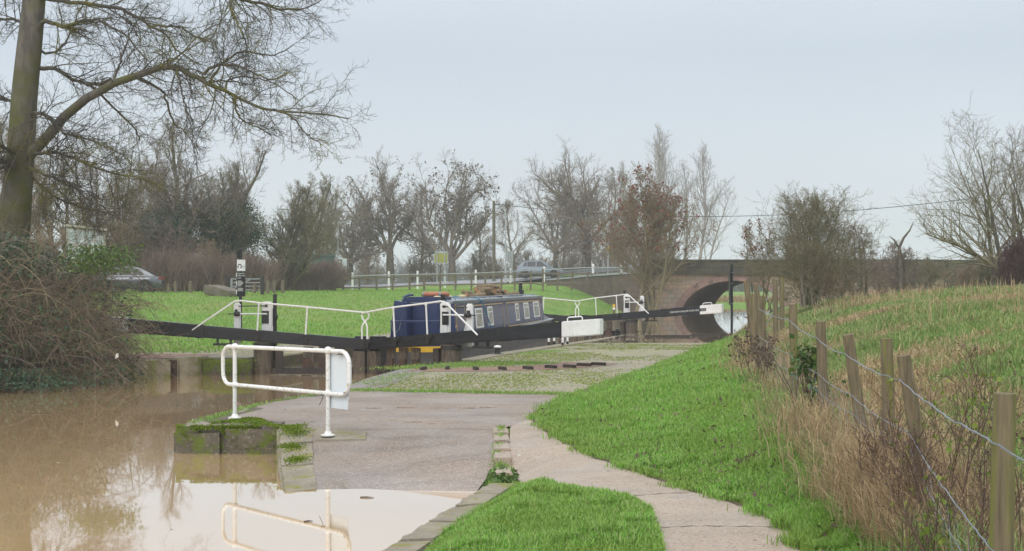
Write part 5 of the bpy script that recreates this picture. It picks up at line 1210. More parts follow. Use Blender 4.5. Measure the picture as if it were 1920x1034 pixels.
# notice board
xa, y, zt = px(124, 425, 38); xb = px(187, 440, 38)[0]
t = thing('notice_board', 'cream framed notice board showing above the bramble thicket', 'notice board', ((xa + xb) / 2, y, 0.2))
def nb(u, z, off=0): return (xa + (xb - xa) * u, y + 0.5 * u - off, z - 0.1 * u)
m = MB(); m.extr([nb(0, zt - 0.95), nb(1, zt - 0.95), nb(1, zt), nb(0, zt)], (0, 0.06, 0)); m.build('board', M['cream'], t)
m = MB()
for i in range(4):
    for j in range(2):
        u0, u1 = 0.05 + i * 0.235, 0.05 + i * 0.235 + 0.2; z1 = zt - 0.06 - j * 0.44; m.extr([nb(u0, z1 - 0.38, 0.012), nb(u1, z1 - 0.38, 0.012), nb(u1, z1, 0.012), nb(u0, z1, 0.012)], (0, 0.008, 0))
m.build('notice', M['paper'], t)
m = MB(); m.box((xa + 0.03, y + 0.1, 1.6), (0.07, 0.07, 3.0)); m.box((xb - 0.03, y + 0.6, 1.55), (0.07, 0.07, 2.9)); m.build('post', M['railwood'], t)
m = MB(); m.bar(nb(-0.04, zt + 0.03), nb(1.04, zt + 0.03), 0.12, 0.05); m.build('top_rail', M['cream'], t)

# depth gauge in the flooded basin
x, y, zt = px(1151, 570.5, 63); t = thing('depth_gauge', 'narrow depth gauge board with yellow top beyond the far gate', 'gauge board', (x, y, -0.5))
m = MB(); m.box((x, y, (zt - 0.5) / 2), (0.10, 0.03, zt + 0.5)); m.build('board', M['polewood'], t)
m = MB(); m.box((x, y - 0.018, zt - 0.07), (0.11, 0.006, 0.14)); m.build('yellow_band', M['yellow'], t)
m = MB(); m.box((x, y - 0.018, zt - 0.20), (0.11, 0.006, 0.09)); m.box((x, y - 0.018, zt - 0.5), (0.11, 0.006, 0.12)); m.build('white_band', M['rail_white'], t)

# bollards on the lockside
x, y, _ = pg(933, 665, 0); t = thing('mooring_bollard', 'black mooring bollard with a white mushroom top by the lock', 'bollard', (x, y, -0.005))
m = MB(); m.lathe((x, y, -0.005), [(0.17, 0), (0.17, 0.025), (0.08, 0.04), (0.068, 0.08), (0.066, 0.17)], 16); m.build('stem', M['black'], t, smooth=True)
m = MB(); m.lathe((x, y, 0.163), [(0.066, 0), (0.09, 0.015), (0.095, 0.035), (0.075, 0.055), (0.02, 0.065)], 16); m.build('cap', M['white'], t, smooth=True)
for i, (u, v) in enumerate(((1029, 647), (1039, 645.5), (1055, 648.5), (1064, 646))):
    zz = -0.06; x, y, _ = pg(u, v, zz); zz = float(hgt(x, y)) + 0.01; x, y, _ = pg(u, v, zz)
    t = thing('rope_peg', 'short white topped peg in a cluster below the white beam end', 'peg', (x, y, zz), group='white topped pegs on the lock edge')
    m = MB(); m.lathe((x, y, zz), [(0.035, -0.05), (0.035, 0.09)], 10); m.build('stem', M['black'], t, smooth=True)
    m = MB(); m.lathe((x, y, zz + 0.09), [(0.034, 0), (0.036, 0.14), (0.03, 0.152)], 10); m.build('cap', M['white'], t, smooth=True)
x, y, _ = pg(1157, 626, -0.1); m = MB(); m.lathe((x, y, -0.15), [(0.14, 0), (0.14, 0.05), (0.075, 0.06), (0.075, 0.20), (0.09, 0.22), (0.05, 0.24)], 14); tag(m.build('mooring_bollard', M['black'], smooth=True), 'short black mooring bollard half drowned near the far gate', 'bollard')

# far lawn: concrete block, field gate, little bollards
x, y, _ = px(404, 545, 70); zb = float(hgt(x, y))
m = MB(); m.extr([px(380, 552, 70), px(430, 562, 70.0), px(431, 547, 70.0), px(398, 537, 70), px(381, 534, 70)], (0.5, 0.9, 0)); tag(m.build('concrete_block', M['concrete'], bevel=0.05, smooth=True), 'tilted mossy concrete block lying on the far lawn', 'concrete block')
t = thing('field_gate', 'dark five barred field gate between two posts before the hedge', 'gate', px(461, 551, 74))
m = MB(); zb = px(0, 549, 74)[2]; zt = px(0, 522, 74)[2]; xa, xb = px(427, 0, 74)[0], px(496, 0, 74)[0]
for xx, dz in ((xa, 0.1), (xa + 0.22, 0.05), (xb - 0.28, 0.02)): pass
for nm_, xx, dz in (('gate_post', xa, 0.03), ('gate_post', xb - 0.12, 0.0)):
    m = MB(); m.box((xx, 74, (zb + zt) / 2 + dz), (0.17, 0.17, zt - zb + 0.2)); m.build(nm_, M['iron'], t, bevel=0.02)
m = MB()
for k in range(4):
    z = zb + 0.14 + k * (zt - zb - 0.18) / 3; m.box(((xa + xb) / 2 + 0.05, 74.02, z), (xb - xa - 0.2, 0.04, 0.055))
m.bar((xa + 0.2, 74.0, zb + 0.15), (xa + 1.2, 74.0, zt - 0.05), 0.05, 0.05); m.box((xa + 0.2, 74.0, (zb + zt) / 2), (0.1, 0.06, zt - zb)); m.build('bars', M['steel'], t)
for i, (u, v, h) in enumerate(((316, 551, 17), (329, 550, 21), (357, 549, 21), (502, 550, 24), (514, 549, 22), (530, 549, 23), (477, 549, 16))):
    x, y, zb = px(u, v + 1, 72 + i * 0.3); hh = h / FPX * y
    tag((lambda m: m.build('verge_bollard', M['railwood'], bevel=0.03))(MB().box((x, y, zb + hh / 2), (0.17, 0.17, hh)).add([(x - 0.085, y - 0.085, zb + hh), (x + 0.085, y - 0.085, zb + hh), (x + 0.085, y + 0.085, zb + hh), (x - 0.085, y + 0.085, zb + hh), (x, y, zb + hh + 0.08)], [(0, 1, 4), (1, 2, 4), (2, 3, 4), (3, 0, 4)])), 'short grey timber verge bollard at the edge of the far lawn', 'bollard', 'timber bollards along the far lawn')

# ------------------------------------------------------------------ fences on the far side
wf = thing('wooden_fence', 'low post and rail timber fence curving along the top of the far lawn', 'fence', px(860, 540, 97))
rnd = random.Random(3)
us = [644, 674, 706, 736, 768, 795.5, 825.5, 854, 884, 910, 940, 965, 995, 1018, 1045, 1071, 1097, 1116]
vb = np.interp(us, [640, 700, 800, 920, 1000, 1060, 1120], [547, 545.5, 541, 539, 537, 537, 538]); hs = [28 if i % 2 == 0 else 26 for i in range(len(us))]
hs[12] = 30; hs[13] = 33
fp = []
for i, (u, v) in enumerate(zip(us, vb)):
    Y = np.interp(u, [640, 1000, 1120], [95, 97, 98]); a = px(u, v, Y); hh = hs[i] / FPX * Y
    ln = 0.0 if u < 1040 else (u - 1030) / 90 * 0.30
    ln += rnd.uniform(-0.02, 0.02)
    m = MB(); m.bar((a[0], a[1], a[2] - 0.3), (a[0] + ln, a[1], a[2] + hh), 0.13, 0.13); m.build('fence_post', M['railwood'], wf, bevel=0.015); fp.append((a, hh, ln))
for fr in (0.86, 0.22):
    for i in range(len(fp) - 1):
        (a, ha, la), (b, hb, lb) = fp[i], fp[i + 1]; s0 = -0.12 if (i == 12 and fr < 0.5) else 0
        ha2, hb2 = 1.0, 1.0
        m = MB(); m.bar((a[0] + la * fr, a[1] - 0.08, a[2] + ha2 * fr + rnd.uniform(-0.03, 0.03)), (b[0] + lb * fr, b[1] - 0.08, b[2] + hb2 * fr + s0), 0.035, 0.11); m.build('rail', M['railwood'], wf)
hf = thing('hedge_fence', 'weathered post and rail fence tangled in the end of the hedge', 'fence', px(590, 550, 92))
fp = []
for u, v in ((575, 552), (592, 551), (609, 549.5), (628, 548.5), (643, 547.5)):
    a = px(u, v, 93); m = MB(); m.bar((a[0], a[1], a[2] - 0.3), (a[0], a[1], a[2] + 0.95), 0.13, 0.13); m.build('fence_post', M['railwood'], hf, bevel=0.015); fp.append(a)
for z in (0.85, 0.3):
    for a, b in zip(fp[:-1], fp[1:]): m = MB(); m.bar((a[0], a[1] - 0.08, a[2] + z), (b[0], b[1] - 0.08, b[2] + z), 0.035, 0.11); m.build('rail', M['railwood'], hf)
rf = thing('road_railing', 'white posts carrying a grey tube rail along the near edge of the road', 'railing', px(860, 535, 110))
us = [661, 729, 783, 834, 892, 957, 964, 1020, 1112, 1165]
pts = []
for u in (661, 729, 783, 834, 892, 957, 1020, 1112, 1165):
    Y = np.interp(u, [660, 900, 1020, 1112, 1165], [116, 117, 113, 101, 95]); v0 = np.interp(u, [660, 729, 892, 1020, 1112, 1165], [513, 511, 508, 502, 497, 499]); v1 = np.interp(u, [660, 892, 1020, 1112, 1165], [540, 534, 526, 523, 520])
    a, b = px(u, v1, Y), px(u, v0, Y); m = MB(); m.bar((a[0], a[1], a[2] - 0.3), b, 0.16, 0.16); m.lathe((b[0], b[1], b[2]), [(0.1, -0.02), (0.1, 0.03), (0.03, 0.08)], 8); m.build('post', M['white'], rf); pts.append((a, b))
pts.append((px(1205, 512, 90), px(1205, 491, 90)))
for fr in (0.82,):
    m = MB(); m.tube([(a[0] + (b[0] - a[0]) * fr, a[1] - 0.1, a[2] + (b[2] - a[2]) * fr) for a, b in pts], 0.035, 8); m.build('rail', M['greypole'], rf, smooth=True)
gr = thing('crash_barrier', 'grey steel crash barrier on the bend before the bridge', 'crash barrier', (6, 110, 2))
cb = [px(1050, 512, 122), px(1085, 509.5, 117), px(1120, 506.5, 112), px(1160, 504, 105), px(1200, 503, 97), px(1225, 503, 92)]
m = MB()
for a, b in zip(cb[:-1], cb[1:]):
    for dz in (0.09, -0.09): m.bar((a[0], a[1], a[2] + dz), (b[0], b[1], b[2] + dz), 0.07, 0.13)
m.build('beam', M['steel'], gr, bevel=0.02)
for i in range(len(cb) - 1):
    for f in (0.0, 0.5):
        q = Vector(cb[i]).lerp(Vector(cb[i + 1]), f); m = MB(); m.box((q.x, q.y + 0.1, q.z - 0.35), (0.12, 0.1, 1.0)); m.build('post', M['steel'], gr)

# ------------------------------------------------------------------ wire fence on the right bank
fpost = [(1885, 738, 6.0, 1868, .050), (1694, 667, 9.2, 1748, .047), (1663, 635, 10.6, 1668, .048), (1590, 628, 11.8, 1626, .048), (1539, 603, 14.0, 1546, .050), (1487, 571, 16.2, 1491, .048),
         (1427, 555, 21.0, 1429, .062), (1414, 551, 22.6, 1415, .05), (1399, 527, 23.4, 1419, .05), (1416, 533, 25.5, 1441, .05), (1453, 527, 27.5, 1455, .052), (1466, 521, 31, 1466, .055)]
fence = thing('wire_fence', 'leaning round timber posts strung with barbed wire along the right bank', 'fence', (2.66, 9.4, 0.3))
tops = []
rnd = random.Random(8)
for i, (u, v, Y, ub, r_) in enumerate(fpost):
    tp = Vector(px(u, v, Y)); xb = (ub - 960) / FPX * Y; zb = float(hgt(xb, Y)) - 0.15
    b = Vector((xb, Y, zb)); m = MB(); n_ = 7
    m.tube([b.lerp(tp, k / n_) + Vector((rnd.uniform(-.003, .003), rnd.uniform(-.003, .003), 0)) for k in range(n_ + 1)], [r_ * (1.05 - 0.08 * k / n_) for k in range(n_)] + [r_ * 0.93], 18); m.build('fence_post', M['post'], fence, smooth=True); tops.append((tp, b))
order = [0, 1, 3, 4, 5, 6, 10, 11]
def strand(frac, name, r_, twist=True, seq=order, sag=0.03, side=-0.055):
    m = MB(); A = []
    for i in seq:
        tp, b = tops[i]; A.append(b + (tp - b) * frac + Vector((side, -0.02, 0)))
    # run on past the camera's right
    A.insert(0, A[0] + Vector((-0.5, -5.0, -0.05)))
    P = []
    for a, b in zip(A[:-1], A[1:]):
        k = max(6, int((b - a).length / 0.14))
        for j in range(k):
            f = j / k; P.append(a.lerp(b, f) - Vector((0, 0, sag * 4 * f * (1 - f))) + Vector((rnd.uniform(-.004, .004), 0, rnd.uniform(-.006, .006))))
    P.append(A[-1]); m.tube(P, r_, 5)
    if twist:
        for q in range(2, len(P) - 1, 2):
            c = P[q]; d = Vector((rnd.uniform(-1, 1), rnd.uniform(-.3, .3), rnd.uniform(-1, 1))).normalized() * 0.014
            m.tube([c - d, c + d], 0.0016, 4)
    return m.build(name, M['wire'], fence, smooth=True)
strand(0.86, 'barbed_wire', 0.0038); strand(0.55, 'barbed_wire', 0.0034); strand(0.40, 'plain_wire', 0.0024, False); strand(0.22, 'plain_wire', 0.0024, False)
m = MB()
for i, j in ((0, 1), (1, 3), (3, 4), (4, 5), (5, 6)):            # stock netting under the strands
    (t0, b0), (t1, b1) = tops[i], tops[j]; L = (b1 - b0).length; k = int(L / 0.34)
    for q in range(k):
        f = q / k; a = b0.lerp(b1, f); c = t0.lerp(t1, f); lo_ = a.lerp(c, 0.1) + Vector((-0.05, 0, 0)); hi_ = a.lerp(c, 0.5) + Vector((-0.05, 0, 0)); m.tube([lo_, (lo_ + hi_) / 2 + Vector((0.01, 0.10, 0)), hi_ + Vector((0.02, 0.05, 0))], 0.0012, 4); m.tube([lo_ + Vector((0, 0.2, 0)), (lo_ + hi_) / 2 + Vector((0, 0.05, 0)), hi_ + Vector((0, 0.12, 0))], 0.0012, 4)
m.build('netting', M['wire'], fence)

# ------------------------------------------------------------------ vegetation tools
UP = np.array([0, 0, 1.0])
def norm(a): return a / np.maximum(np.linalg.norm(a, axis=-1, keepdims=True), 1e-9)
def grow(rg, p0, d0, L, r0, S, wob, up, tip=0.15, upend=None):
    n = len(p0); P = np.zeros((n, S + 1, 3)); P[:, 0] = p0; d = norm(np.array(d0, float)); st = (L / S)[:, None]
    for i in range(1, S + 1):
        u = up if upend is None else up + (upend - up) * i / S
        d = d + rg.normal(0, wob, d.shape); d[:, 2] += u; d = norm(d); P[:, i] = P[:, i - 1] + d * st
    Rr = np.asarray(r0)[:, None] * (1 - (1 - tip) * np.linspace(0, 1, S + 1))[None]
    return P, Rr
def spawn(rg, P, Rr, L, n, t0, t1, ang, asd, lr, lk, rr, rmin, flat=0.0):
    N_, S1, _ = P.shape
    t = t0 + (t1 - t0) * ((np.arange(n) + rg.random((N_, n))) / n); f = t * (S1 - 1); i = np.minimum(f.astype(int), S1 - 2); w_ = (f - i)[..., None]
    ar = np.arange(N_)[:, None]; a = P[ar, i]; b = P[ar, i + 1]; pos = a + (b - a) * w_; tan = norm(b - a)
    rad = (Rr[ar, i] * (1 - w_[..., 0]) + Rr[ar, i + 1] * w_[..., 0])
    ref = np.where(np.abs(tan[..., 2:3]) > 0.9, np.array([1.0, 0, 0]), UP); x = norm(np.cross(tan, ref)); y = np.cross(tan, x)
    az = np.arange(n)[None] * 2.4 + rg.random((N_, 1)) * 6.28 + rg.normal(0, 0.5, (N_, n)); th = np.clip(rg.normal(ang, asd, (N_, n)), 0.1, 1.7)[..., None]
    d = np.cos(th) * tan + np.sin(th) * (np.cos(az)[..., None] * x + np.sin(az)[..., None] * y)
    ln = L[:, None] * lr * (1 - lk * t) * (0.65 + 0.7 * rg.random((N_, n))); r = np.clip(rad * rr, rmin, None)
    return pos.reshape(-1, 3), d.reshape(-1, 3), ln.ravel(), r.ravel()
def tubes(P, Rr, k):
    N_, S, _ = P.shape; t = norm(np.gradient(P, axis=1)); mean = norm(P[:, -1] - P[:, 0])
    ref = np.where(np.abs(mean[:, 2:3]) > 0.85, np.array([1.0, 0.2, 0]), UP)[:, None, :]
    a = norm(np.cross(t, ref + np.zeros_like(t))); b = np.cross(t, a)
    q = np.arange(k) * 2 * np.pi / k
    V = P[:, :, None] + Rr[:, :, None, None] * (np.cos(q)[None, None, :, None] * a[:, :, None] + np.sin(q)[None, None, :, None] * b[:, :, None])
    idx = np.arange(N_ * S * k).reshape(N_, S, k); nx_ = np.roll(idx, -1, axis=2)
    Q = np.stack([idx[:, :-1], nx_[:, :-1], nx_[:, 1:], idx[:, 1:]], -1).reshape(-1, 4)
    return V.reshape(-1, 3), Q
def join(parts):
    V = []; Q = []; o = 0
    for v, q in parts: V.append(v); Q.append(q + o); o += len(v)
    return np.vstack(V), np.vstack(Q)
def leaf_quads(rg, pos, size, sd=0.3, droop=0.0, asp=0.7):
    n = len(pos); d = norm(rg.normal(size=(n, 3)) - UP * droop); x = norm(np.cross(d, rg.normal(size=(n, 3)))); s = (size * (1 + sd * rg.normal(size=n))).clip(size * 0.3)[:, None]
    V = np.stack([pos, pos + d * s * 0.5 + x * s * asp * 0.5, pos + d * s, pos + d * s * 0.5 - x * s * asp * 0.5], 1).reshape(-1, 3)
    return V, np.arange(n * 4).reshape(n, 4)
def blades(rg, pos, h, wdt, lean=0.35, curve=0.5, seg=2, dirb=None):
    n = len(pos); az = rg.random(n) * 2 * np.pi; hd = np.stack([np.cos(az), np.sin(az), np.zeros(n)], 1); sd_ = np.stack([-np.sin(az), np.cos(az), np.zeros(n)], 1)
    le = np.abs(rg.normal(0, lean, n))[:, None]; h = h[:, None]; wd = wdt[:, None]
    bias = np.zeros(3) if dirb is None else np.asarray(dirb)
    if seg == 1:
        tip = pos + h * norm(UP + hd * le + bias); V = np.stack([pos - sd_ * wd / 2, pos + sd_ * wd / 2, tip], 1).reshape(-1, 3); return V, np.zeros((0, 4), int), np.arange(n * 3).reshape(n, 3)
    m1 = pos + 0.55 * h * norm(UP + hd * le * 0.6 + bias * 0.6); tip = m1 + 0.45 * h * norm(UP * (1 - curve * rg.random((n, 1))) + hd * (le * 1.4 + curve * 0.4) + bias)
    V = np.stack([pos - sd_ * wd / 2, pos + sd_ * wd / 2, m1 + sd_ * wd * 0.4, m1 - sd_ * wd * 0.4, tip], 1).reshape(-1, 3); b = np.arange(n)[:, None] * 5
    return V, np.hstack([b, b + 1, b + 2, b + 3]), np.hstack([b + 3, b + 2, b + 4])
def scatter(rg, n, x0, x1, y0, y1, test):
    o = []; c = 0
    while c < n:
        X = rg.uniform(x0, x1, n * 2); Y = rg.uniform(y0, y1, n * 2); k = test(X, Y); o.append(np.column_stack([X[k], Y[k]])); c += k.sum()
        if k.sum() == 0: break
    A = np.vstack(o)[:n]; return np.column_stack([A, hgt(A[:, 0], A[:, 1])])

# ------------------------------------------------------------------ grass and ground cover
rg = np.random.default_rng(11)
def vnoise(X, Y, s, seed):                                    # smooth lattice noise, about -1 to 1
    T = np.random.default_rng(seed).uniform(-1, 1, (256, 256)); X = np.asarray(X, float); Y = np.asarray(Y, float); o = 0
    for k, (f, am) in enumerate(((0.32, 1.0), (0.71, 0.6))):
        c_, s_ = math.cos(0.6 + k), math.sin(0.6 + k); u = (X * c_ - Y * s_) * s * f + 40.3; v = (X * s_ + Y * c_) * s * f + 80.7
        i = np.floor(u).astype(int); j = np.floor(v).astype(int); a = u - i; b = v - j; a = a * a * (3 - 2 * a); b = b * b * (3 - 2 * b)
        g_ = lambda p, q: T[p % 256, q % 256]
        o = o + am * ((g_(i, j) * (1 - a) + g_(i + 1, j) * a) * (1 - b) + (g_(i, j + 1) * (1 - a) + g_(i + 1, j + 1) * a) * b)
    return o
bank = lambda X, Y: (X > gx(Y) - 0.05 + 0.05 * np.sin(Y * 9)) & (X < fx(Y) + 0.25)
def samp_y(n, a, b, p=1.0): u = rg.random(n); return (a ** -p + u * (b ** -p - a ** -p)) ** (-1 / p)
def strip(n, y0, y1, p=1.0, xa=None, xb=None):
    Y = samp_y(n, y0, y1, p); a = xa(Y); b = xb(Y); X = a + (b - a) * rg.random(n); return np.column_stack([X, Y, hgt(X, Y)])
b1 = strip(210000, 7.5, 54, 1.1, lambda y: gx(y) - 0.02 - 0.10 * np.abs(rg.normal(size=len(y))) * (np.sin(y * 7) * np.sin(y * 2.3 + 1) * 0.6 + 0.5), lambda y: np.maximum(fx(y) + 0.2, gx(y) + 0.3))
patch_poly = [(-0.28, 14.3), (-0.15, 15.1), (0.02, 14.9), (0.0, 14.3), (0.14, 13.3), (0.42, 12.55), (1.0, 11.92), (1.1, 11.1), (1.02, 9.46), (0.85, 7), (-1.2, 7), (-0.55, 11), (-0.25, 12.6), (-0.02, 13.75), (-0.22, 13.85)]
b2 = scatter(rg, 60000, -1.4, 1.3, 7, 15.2, lambda X, Y: inside(patch_poly, X, Y))
allb = np.vstack([b1, b2]); nz = vnoise(allb[:, 0], allb[:, 1], 2.2, 4)
h_ = (0.042 + 0.022 * nz + 0.03 * rg.random(len(allb)) + 0.035 * (vnoise(allb[:, 0], allb[:, 1], 5, 9) > 0.45)) * (1 + 0.015 * allb[:, 1])
Vg, Qg, Tg = blades(rg, allb, np.clip(h_, 0.02, None), 0.0045 + 0.0006 * allb[:, 1] * rg.random(len(allb)), 0.6, 0.8)
tag(np_mesh('mown_grass', Vg, Qg, Tg, M['grass'], smooth=False), 'short bright green grass on the bank and the patch beside the towpath', 'grass', kind='stuff')
# tufts along paving edges and on the mossy stones
E = []
for (p, q, n, wd) in (((-4.1, 18.0), (-3.72, 20.9), 420, 0.05), ((-3.72, 20.9), (-2.83, 23.7), 260, 0.03), ((-2.7, 23.6), (1.0, 22.75), 2500, 0.12), ((-2.6, 25), (-2.0, 28), 600, .2), ((-0.14, 17.6), (-0.16, 14.8), 500, 0.03), ((-1.2, 31.3), (0.7, 31.6), 2600, 0.35), ((-2.4, 29.5), (-0.9, 30.8), 2200, 0.35), ((0.2, 36.2), (1.3, 38.2), 900, .25)):
    f = rg.random(n); E.append(np.column_stack([p[0] + (q[0] - p[0]) * f + rg.normal(0, wd, n), p[1] + (q[1] - p[1]) * f + rg.normal(0, wd, n)]))
E = np.vstack(E); E = np.column_stack([E, hgt(E[:, 0], E[:, 1])])
Vg, Qg, Tg = blades(rg, E, 0.02 + 0.04 * rg.random(len(E)), np.full(len(E), 0.012), 0.8, 0.8)
tag(np_mesh('edge_grass', Vg, Qg, Tg, M['grass'], smooth=False), 'thin grass growing in the joints and edges of the paving', 'grass', kind='stuff')
mo = []
n = 30000; X = rg.uniform(-4.22, -2.5, n); Y = rg.uniform(17.62, 18.9, n); k = (vnoise(X, Y, 6, 3) + 0.9 * (Y - 17.75) > -0.3) & (X < -2.95 + 0.4 * rg.random(n)) & (Y < 18.2 + 0.5 * np.sin(X * 5)); mo.append(np.column_stack([X[k], Y[k], np.full(k.sum(), 0.012)]))
n = 16000; X = rg.uniform(-4.2, -2.95, n); Z = rg.uniform(-0.3, 0.02, n); k = (vnoise(X * 3, Z * 5, 2.6, 8) - 0.4 * (-Z) * 3 > 0.05); mo.append(np.column_stack([X[k], np.full(k.sum(), 17.645) - 0.02 * rg.random(k.sum()), Z[k]]))
for (x, y, z, r_) in ((-2.62, 17.1, -0.02, .16), (-2.55, 16.35, -0.1, .13), (-2.4, 15.75, -.19, .12), (-2.72, 17.4, 0.01, .14)):
    n = 900; mo.append((lambda a_, b_: np.column_stack([a_, b_, np.maximum(hgt(a_, b_), -0.3) + 0.022]))(x + rg.normal(0, r_ * .55, n), y + rg.normal(0, r_ * .8, n) * (0.4 + rg.random(n))))
n = 5000; t_ = rg.random(n); q = HL + 0.35 * PL - 0.9 * AX; Xs = q[0] + rg.normal(0, .25, n) - .1; Ys = q[1] + rg.normal(0.0, .3, n); mo.append(np.column_stack([Xs, Ys, 0.03 - 0.25 * rg.random(n) ** 2]))
mo = np.vstack(mo); Vg, Qg = leaf_quads(rg, mo, 0.015, 0.4, -0.3, 0.9)
tag(np_mesh('moss', Vg, Qg, mat=M['moss'], smooth=False), 'bright green moss cushions on the quay stones', 'moss', kind='stuff')
# low weeds at the head of the grass patch
q = scatter(rg, 1500, -0.4, 0.1, 13.9, 15.0, lambda X, Y: inside([(-0.34, 14.0), (-0.22, 14.9), (0.02, 14.9), (0.05, 13.9)], X, Y)); q[:, 2] += 0.05 * rg.random(len(q))
Vg, Qg = leaf_quads(rg, q, 0.035, 0.4, -0.3, 0.9); tag(np_mesh('creeping_weeds', Vg, Qg, mat=M['ivylight'], smooth=False), 'patch of small creeping weeds at the head of the grass patch', 'weeds', kind='stuff')
q = scatter(rg, 15000, -2.6, 9, 23, 50, lambda X, Y: inside(sett_poly, X, Y) & (vnoise(X, Y, 0.9, 5) + 0.6 * vnoise(X * 2.4, Y, 2.6, 6) + 0.35 * np.exp(-np.abs(X - HR[0] - 1.4 - (Y - 32) * 0.26) / 1.6) - 0.5 * np.exp(-np.abs(X - gx(Y) + 1.0) / 1.2) > 0.05 + 0.35 * rg.normal(size=len(X))) & ~inside(brick_arc, X, Y))
Vg, Qg, Tg = blades(rg, q, 0.008 + 0.018 * rg.random(len(q)), 0.03 + 0.03 * rg.random(len(q)), 0.9, 0.8, 1)
tag(np_mesh('joint_grass', Vg, Qg, Tg, M['jointgrass'], smooth=False), 'thin mossy grass growing between the lockside setts', 'grass', kind='stuff')
n = 420; X = rg.uniform(-4, 2.2, n); Y = rg.uniform(9.5, 30, n); k = inside(slab_poly, X, Y) | inside(path_poly, X, Y) | inside(sett_poly, X, Y); X, Y = X[k], Y[k]; Z = hgt(X, Y) + 0.012
q = np.column_stack([X, Y, Z]); Vg, Qg = leaf_quads(rg, q, 0.032, 0.5, 0, 0.6); Vg[:, 2] = np.repeat(Z, 4) + (Vg[:, 2] - np.repeat(Z, 4)) * 0.2
tag(np_mesh('fallen_leaves', Vg, Qg, mat=M['debris'], smooth=False), 'small fallen leaves and twigs scattered over the paving', 'leaves', kind='stuff')
q = strip(1500, 8, 30, 1.0, lambda y: gx(y), lambda y: fx(y)); q[:, 2] += 0.05; Vg, Qg = leaf_quads(rg, q, 0.035, 0.5, 0, 0.5)
tag(np_mesh('fallen_leaves', Vg, Qg, mat=M['keysbrown'], smooth=False), 'brown dead leaves lying in the grass of the right bank', 'leaves', kind='stuff')
# far lawn
q = scatter(rg, 48000, -26, 9, 35, 106, lambda X, Y: (rg.random(len(X)) < (38 / Y)) & (hgt(X, Y) > -0.1) & (X < np.where(Y < 58, HL[0] + (Y - 33) * 0.2586 - 1.6 - 0.8 * (Y < 40), 9)) & ~((X > zroad(X) * 0 + 4.3) & (Y > 99)))
Vg, Qg, Tg = blades(rg, q, 0.05 + 0.06 * rg.random(len(q)), 0.03 + 0.05 * rg.random(len(q)), 0.6, 0.8, 1)
tag(np_mesh('lawn_grass', Vg, Qg, Tg, M['grass'], smooth=False), 'mown grass of the broad lawn beyond the lock', 'grass', kind='stuff')
q = np.column_stack([rg.uniform(14, 34, 2600), rg.normal(128, 1.2, 2600)]); q = np.column_stack([q, hgt(q[:, 0], q[:, 1])]); Vg, Qg, Tg = blades(rg, q, 0.35 + 0.5 * rg.random(len(q)), np.full(len(q), 0.08), 0.5, 0.6)
tag(np_mesh('reed_strip', Vg, Qg, Tg, M['straw'], smooth=False), 'straw brown strip of reeds across the meadow seen through the arch', 'reeds', kind='stuff')
# rough field on the right
def fieldtest(X, Y): return (X > fx(Y) + 0.15) & (X < 0.40 * Y + 2) & (hgt(X, Y) > 0.2)
q = scatter(rg, 230000, 2, 24, 6, 62, lambda X, Y: fieldtest(X, Y) & (rg.random(len(X)) < np.minimum(1, (13 / Y) ** 1.15)))
nz = vnoise(q[:, 0], q[:, 1] * 0.8, 1.9, 21) + 0.45 * vnoise(q[:, 0], q[:, 1], 4, 22); near_f = np.exp(-np.maximum(0, q[:, 0] - fx(q[:, 1])) / 1.1)
k = nz > -0.42 + 0.5 * near_f + 0.25 * rg.normal(size=len(q))
tuft = (vnoise(q[:, 0], q[:, 1], 3.2, 31) > 0.35)
hh = 0.035 + 0.05 * rg.random(len(q)) + 0.11 * tuft * rg.random(len(q)); far_ = 1 + 0.012 * q[:, 1]
a = q[k]; Vg, Qg, Tg = blades(rg, a, (hh * far_)[k], 0.004 + 0.0008 * a[:, 1] * rg.random(len(a)), 0.8, 0.9)
tag(np_mesh('rough_grass', Vg, Qg, Tg, M['rough'], smooth=False), 'tussocky green grass covering the field behind the wire fence', 'grass', kind='stuff')
a = q[~k]; a[:, 2] += 0.05 * rg.random(len(a)); Vg, Qg, Tg = blades(rg, a, 0.06 + 0.11 * rg.random(len(a)), 0.004 + 0.0006 * a[:, 1] * rg.random(len(a)), 2.6, 0.9)
tag(np_mesh('flattened_straw', Vg, Qg, Tg, M['straw'], smooth=False), 'flattened dry straw between the green tussocks of the field', 'dry grass', kind='stuff')
a = scatter(rg, 1500, 2, 24, 9, 55, lambda X, Y: fieldtest(X, Y) & (vnoise(X, Y, 1.1, 51) > 0.3)); Vg, Qg, Tg = blades(rg, a, 0.22 + 0.3 * rg.random(len(a)), 0.003 + 0.0004 * a[:, 1], 0.35, 0.6)
tag(np_mesh('standing_straw', Vg, Qg, Tg, M['straw'], smooth=False), 'thin standing straw stems scattered over the field', 'dry grass', kind='stuff')
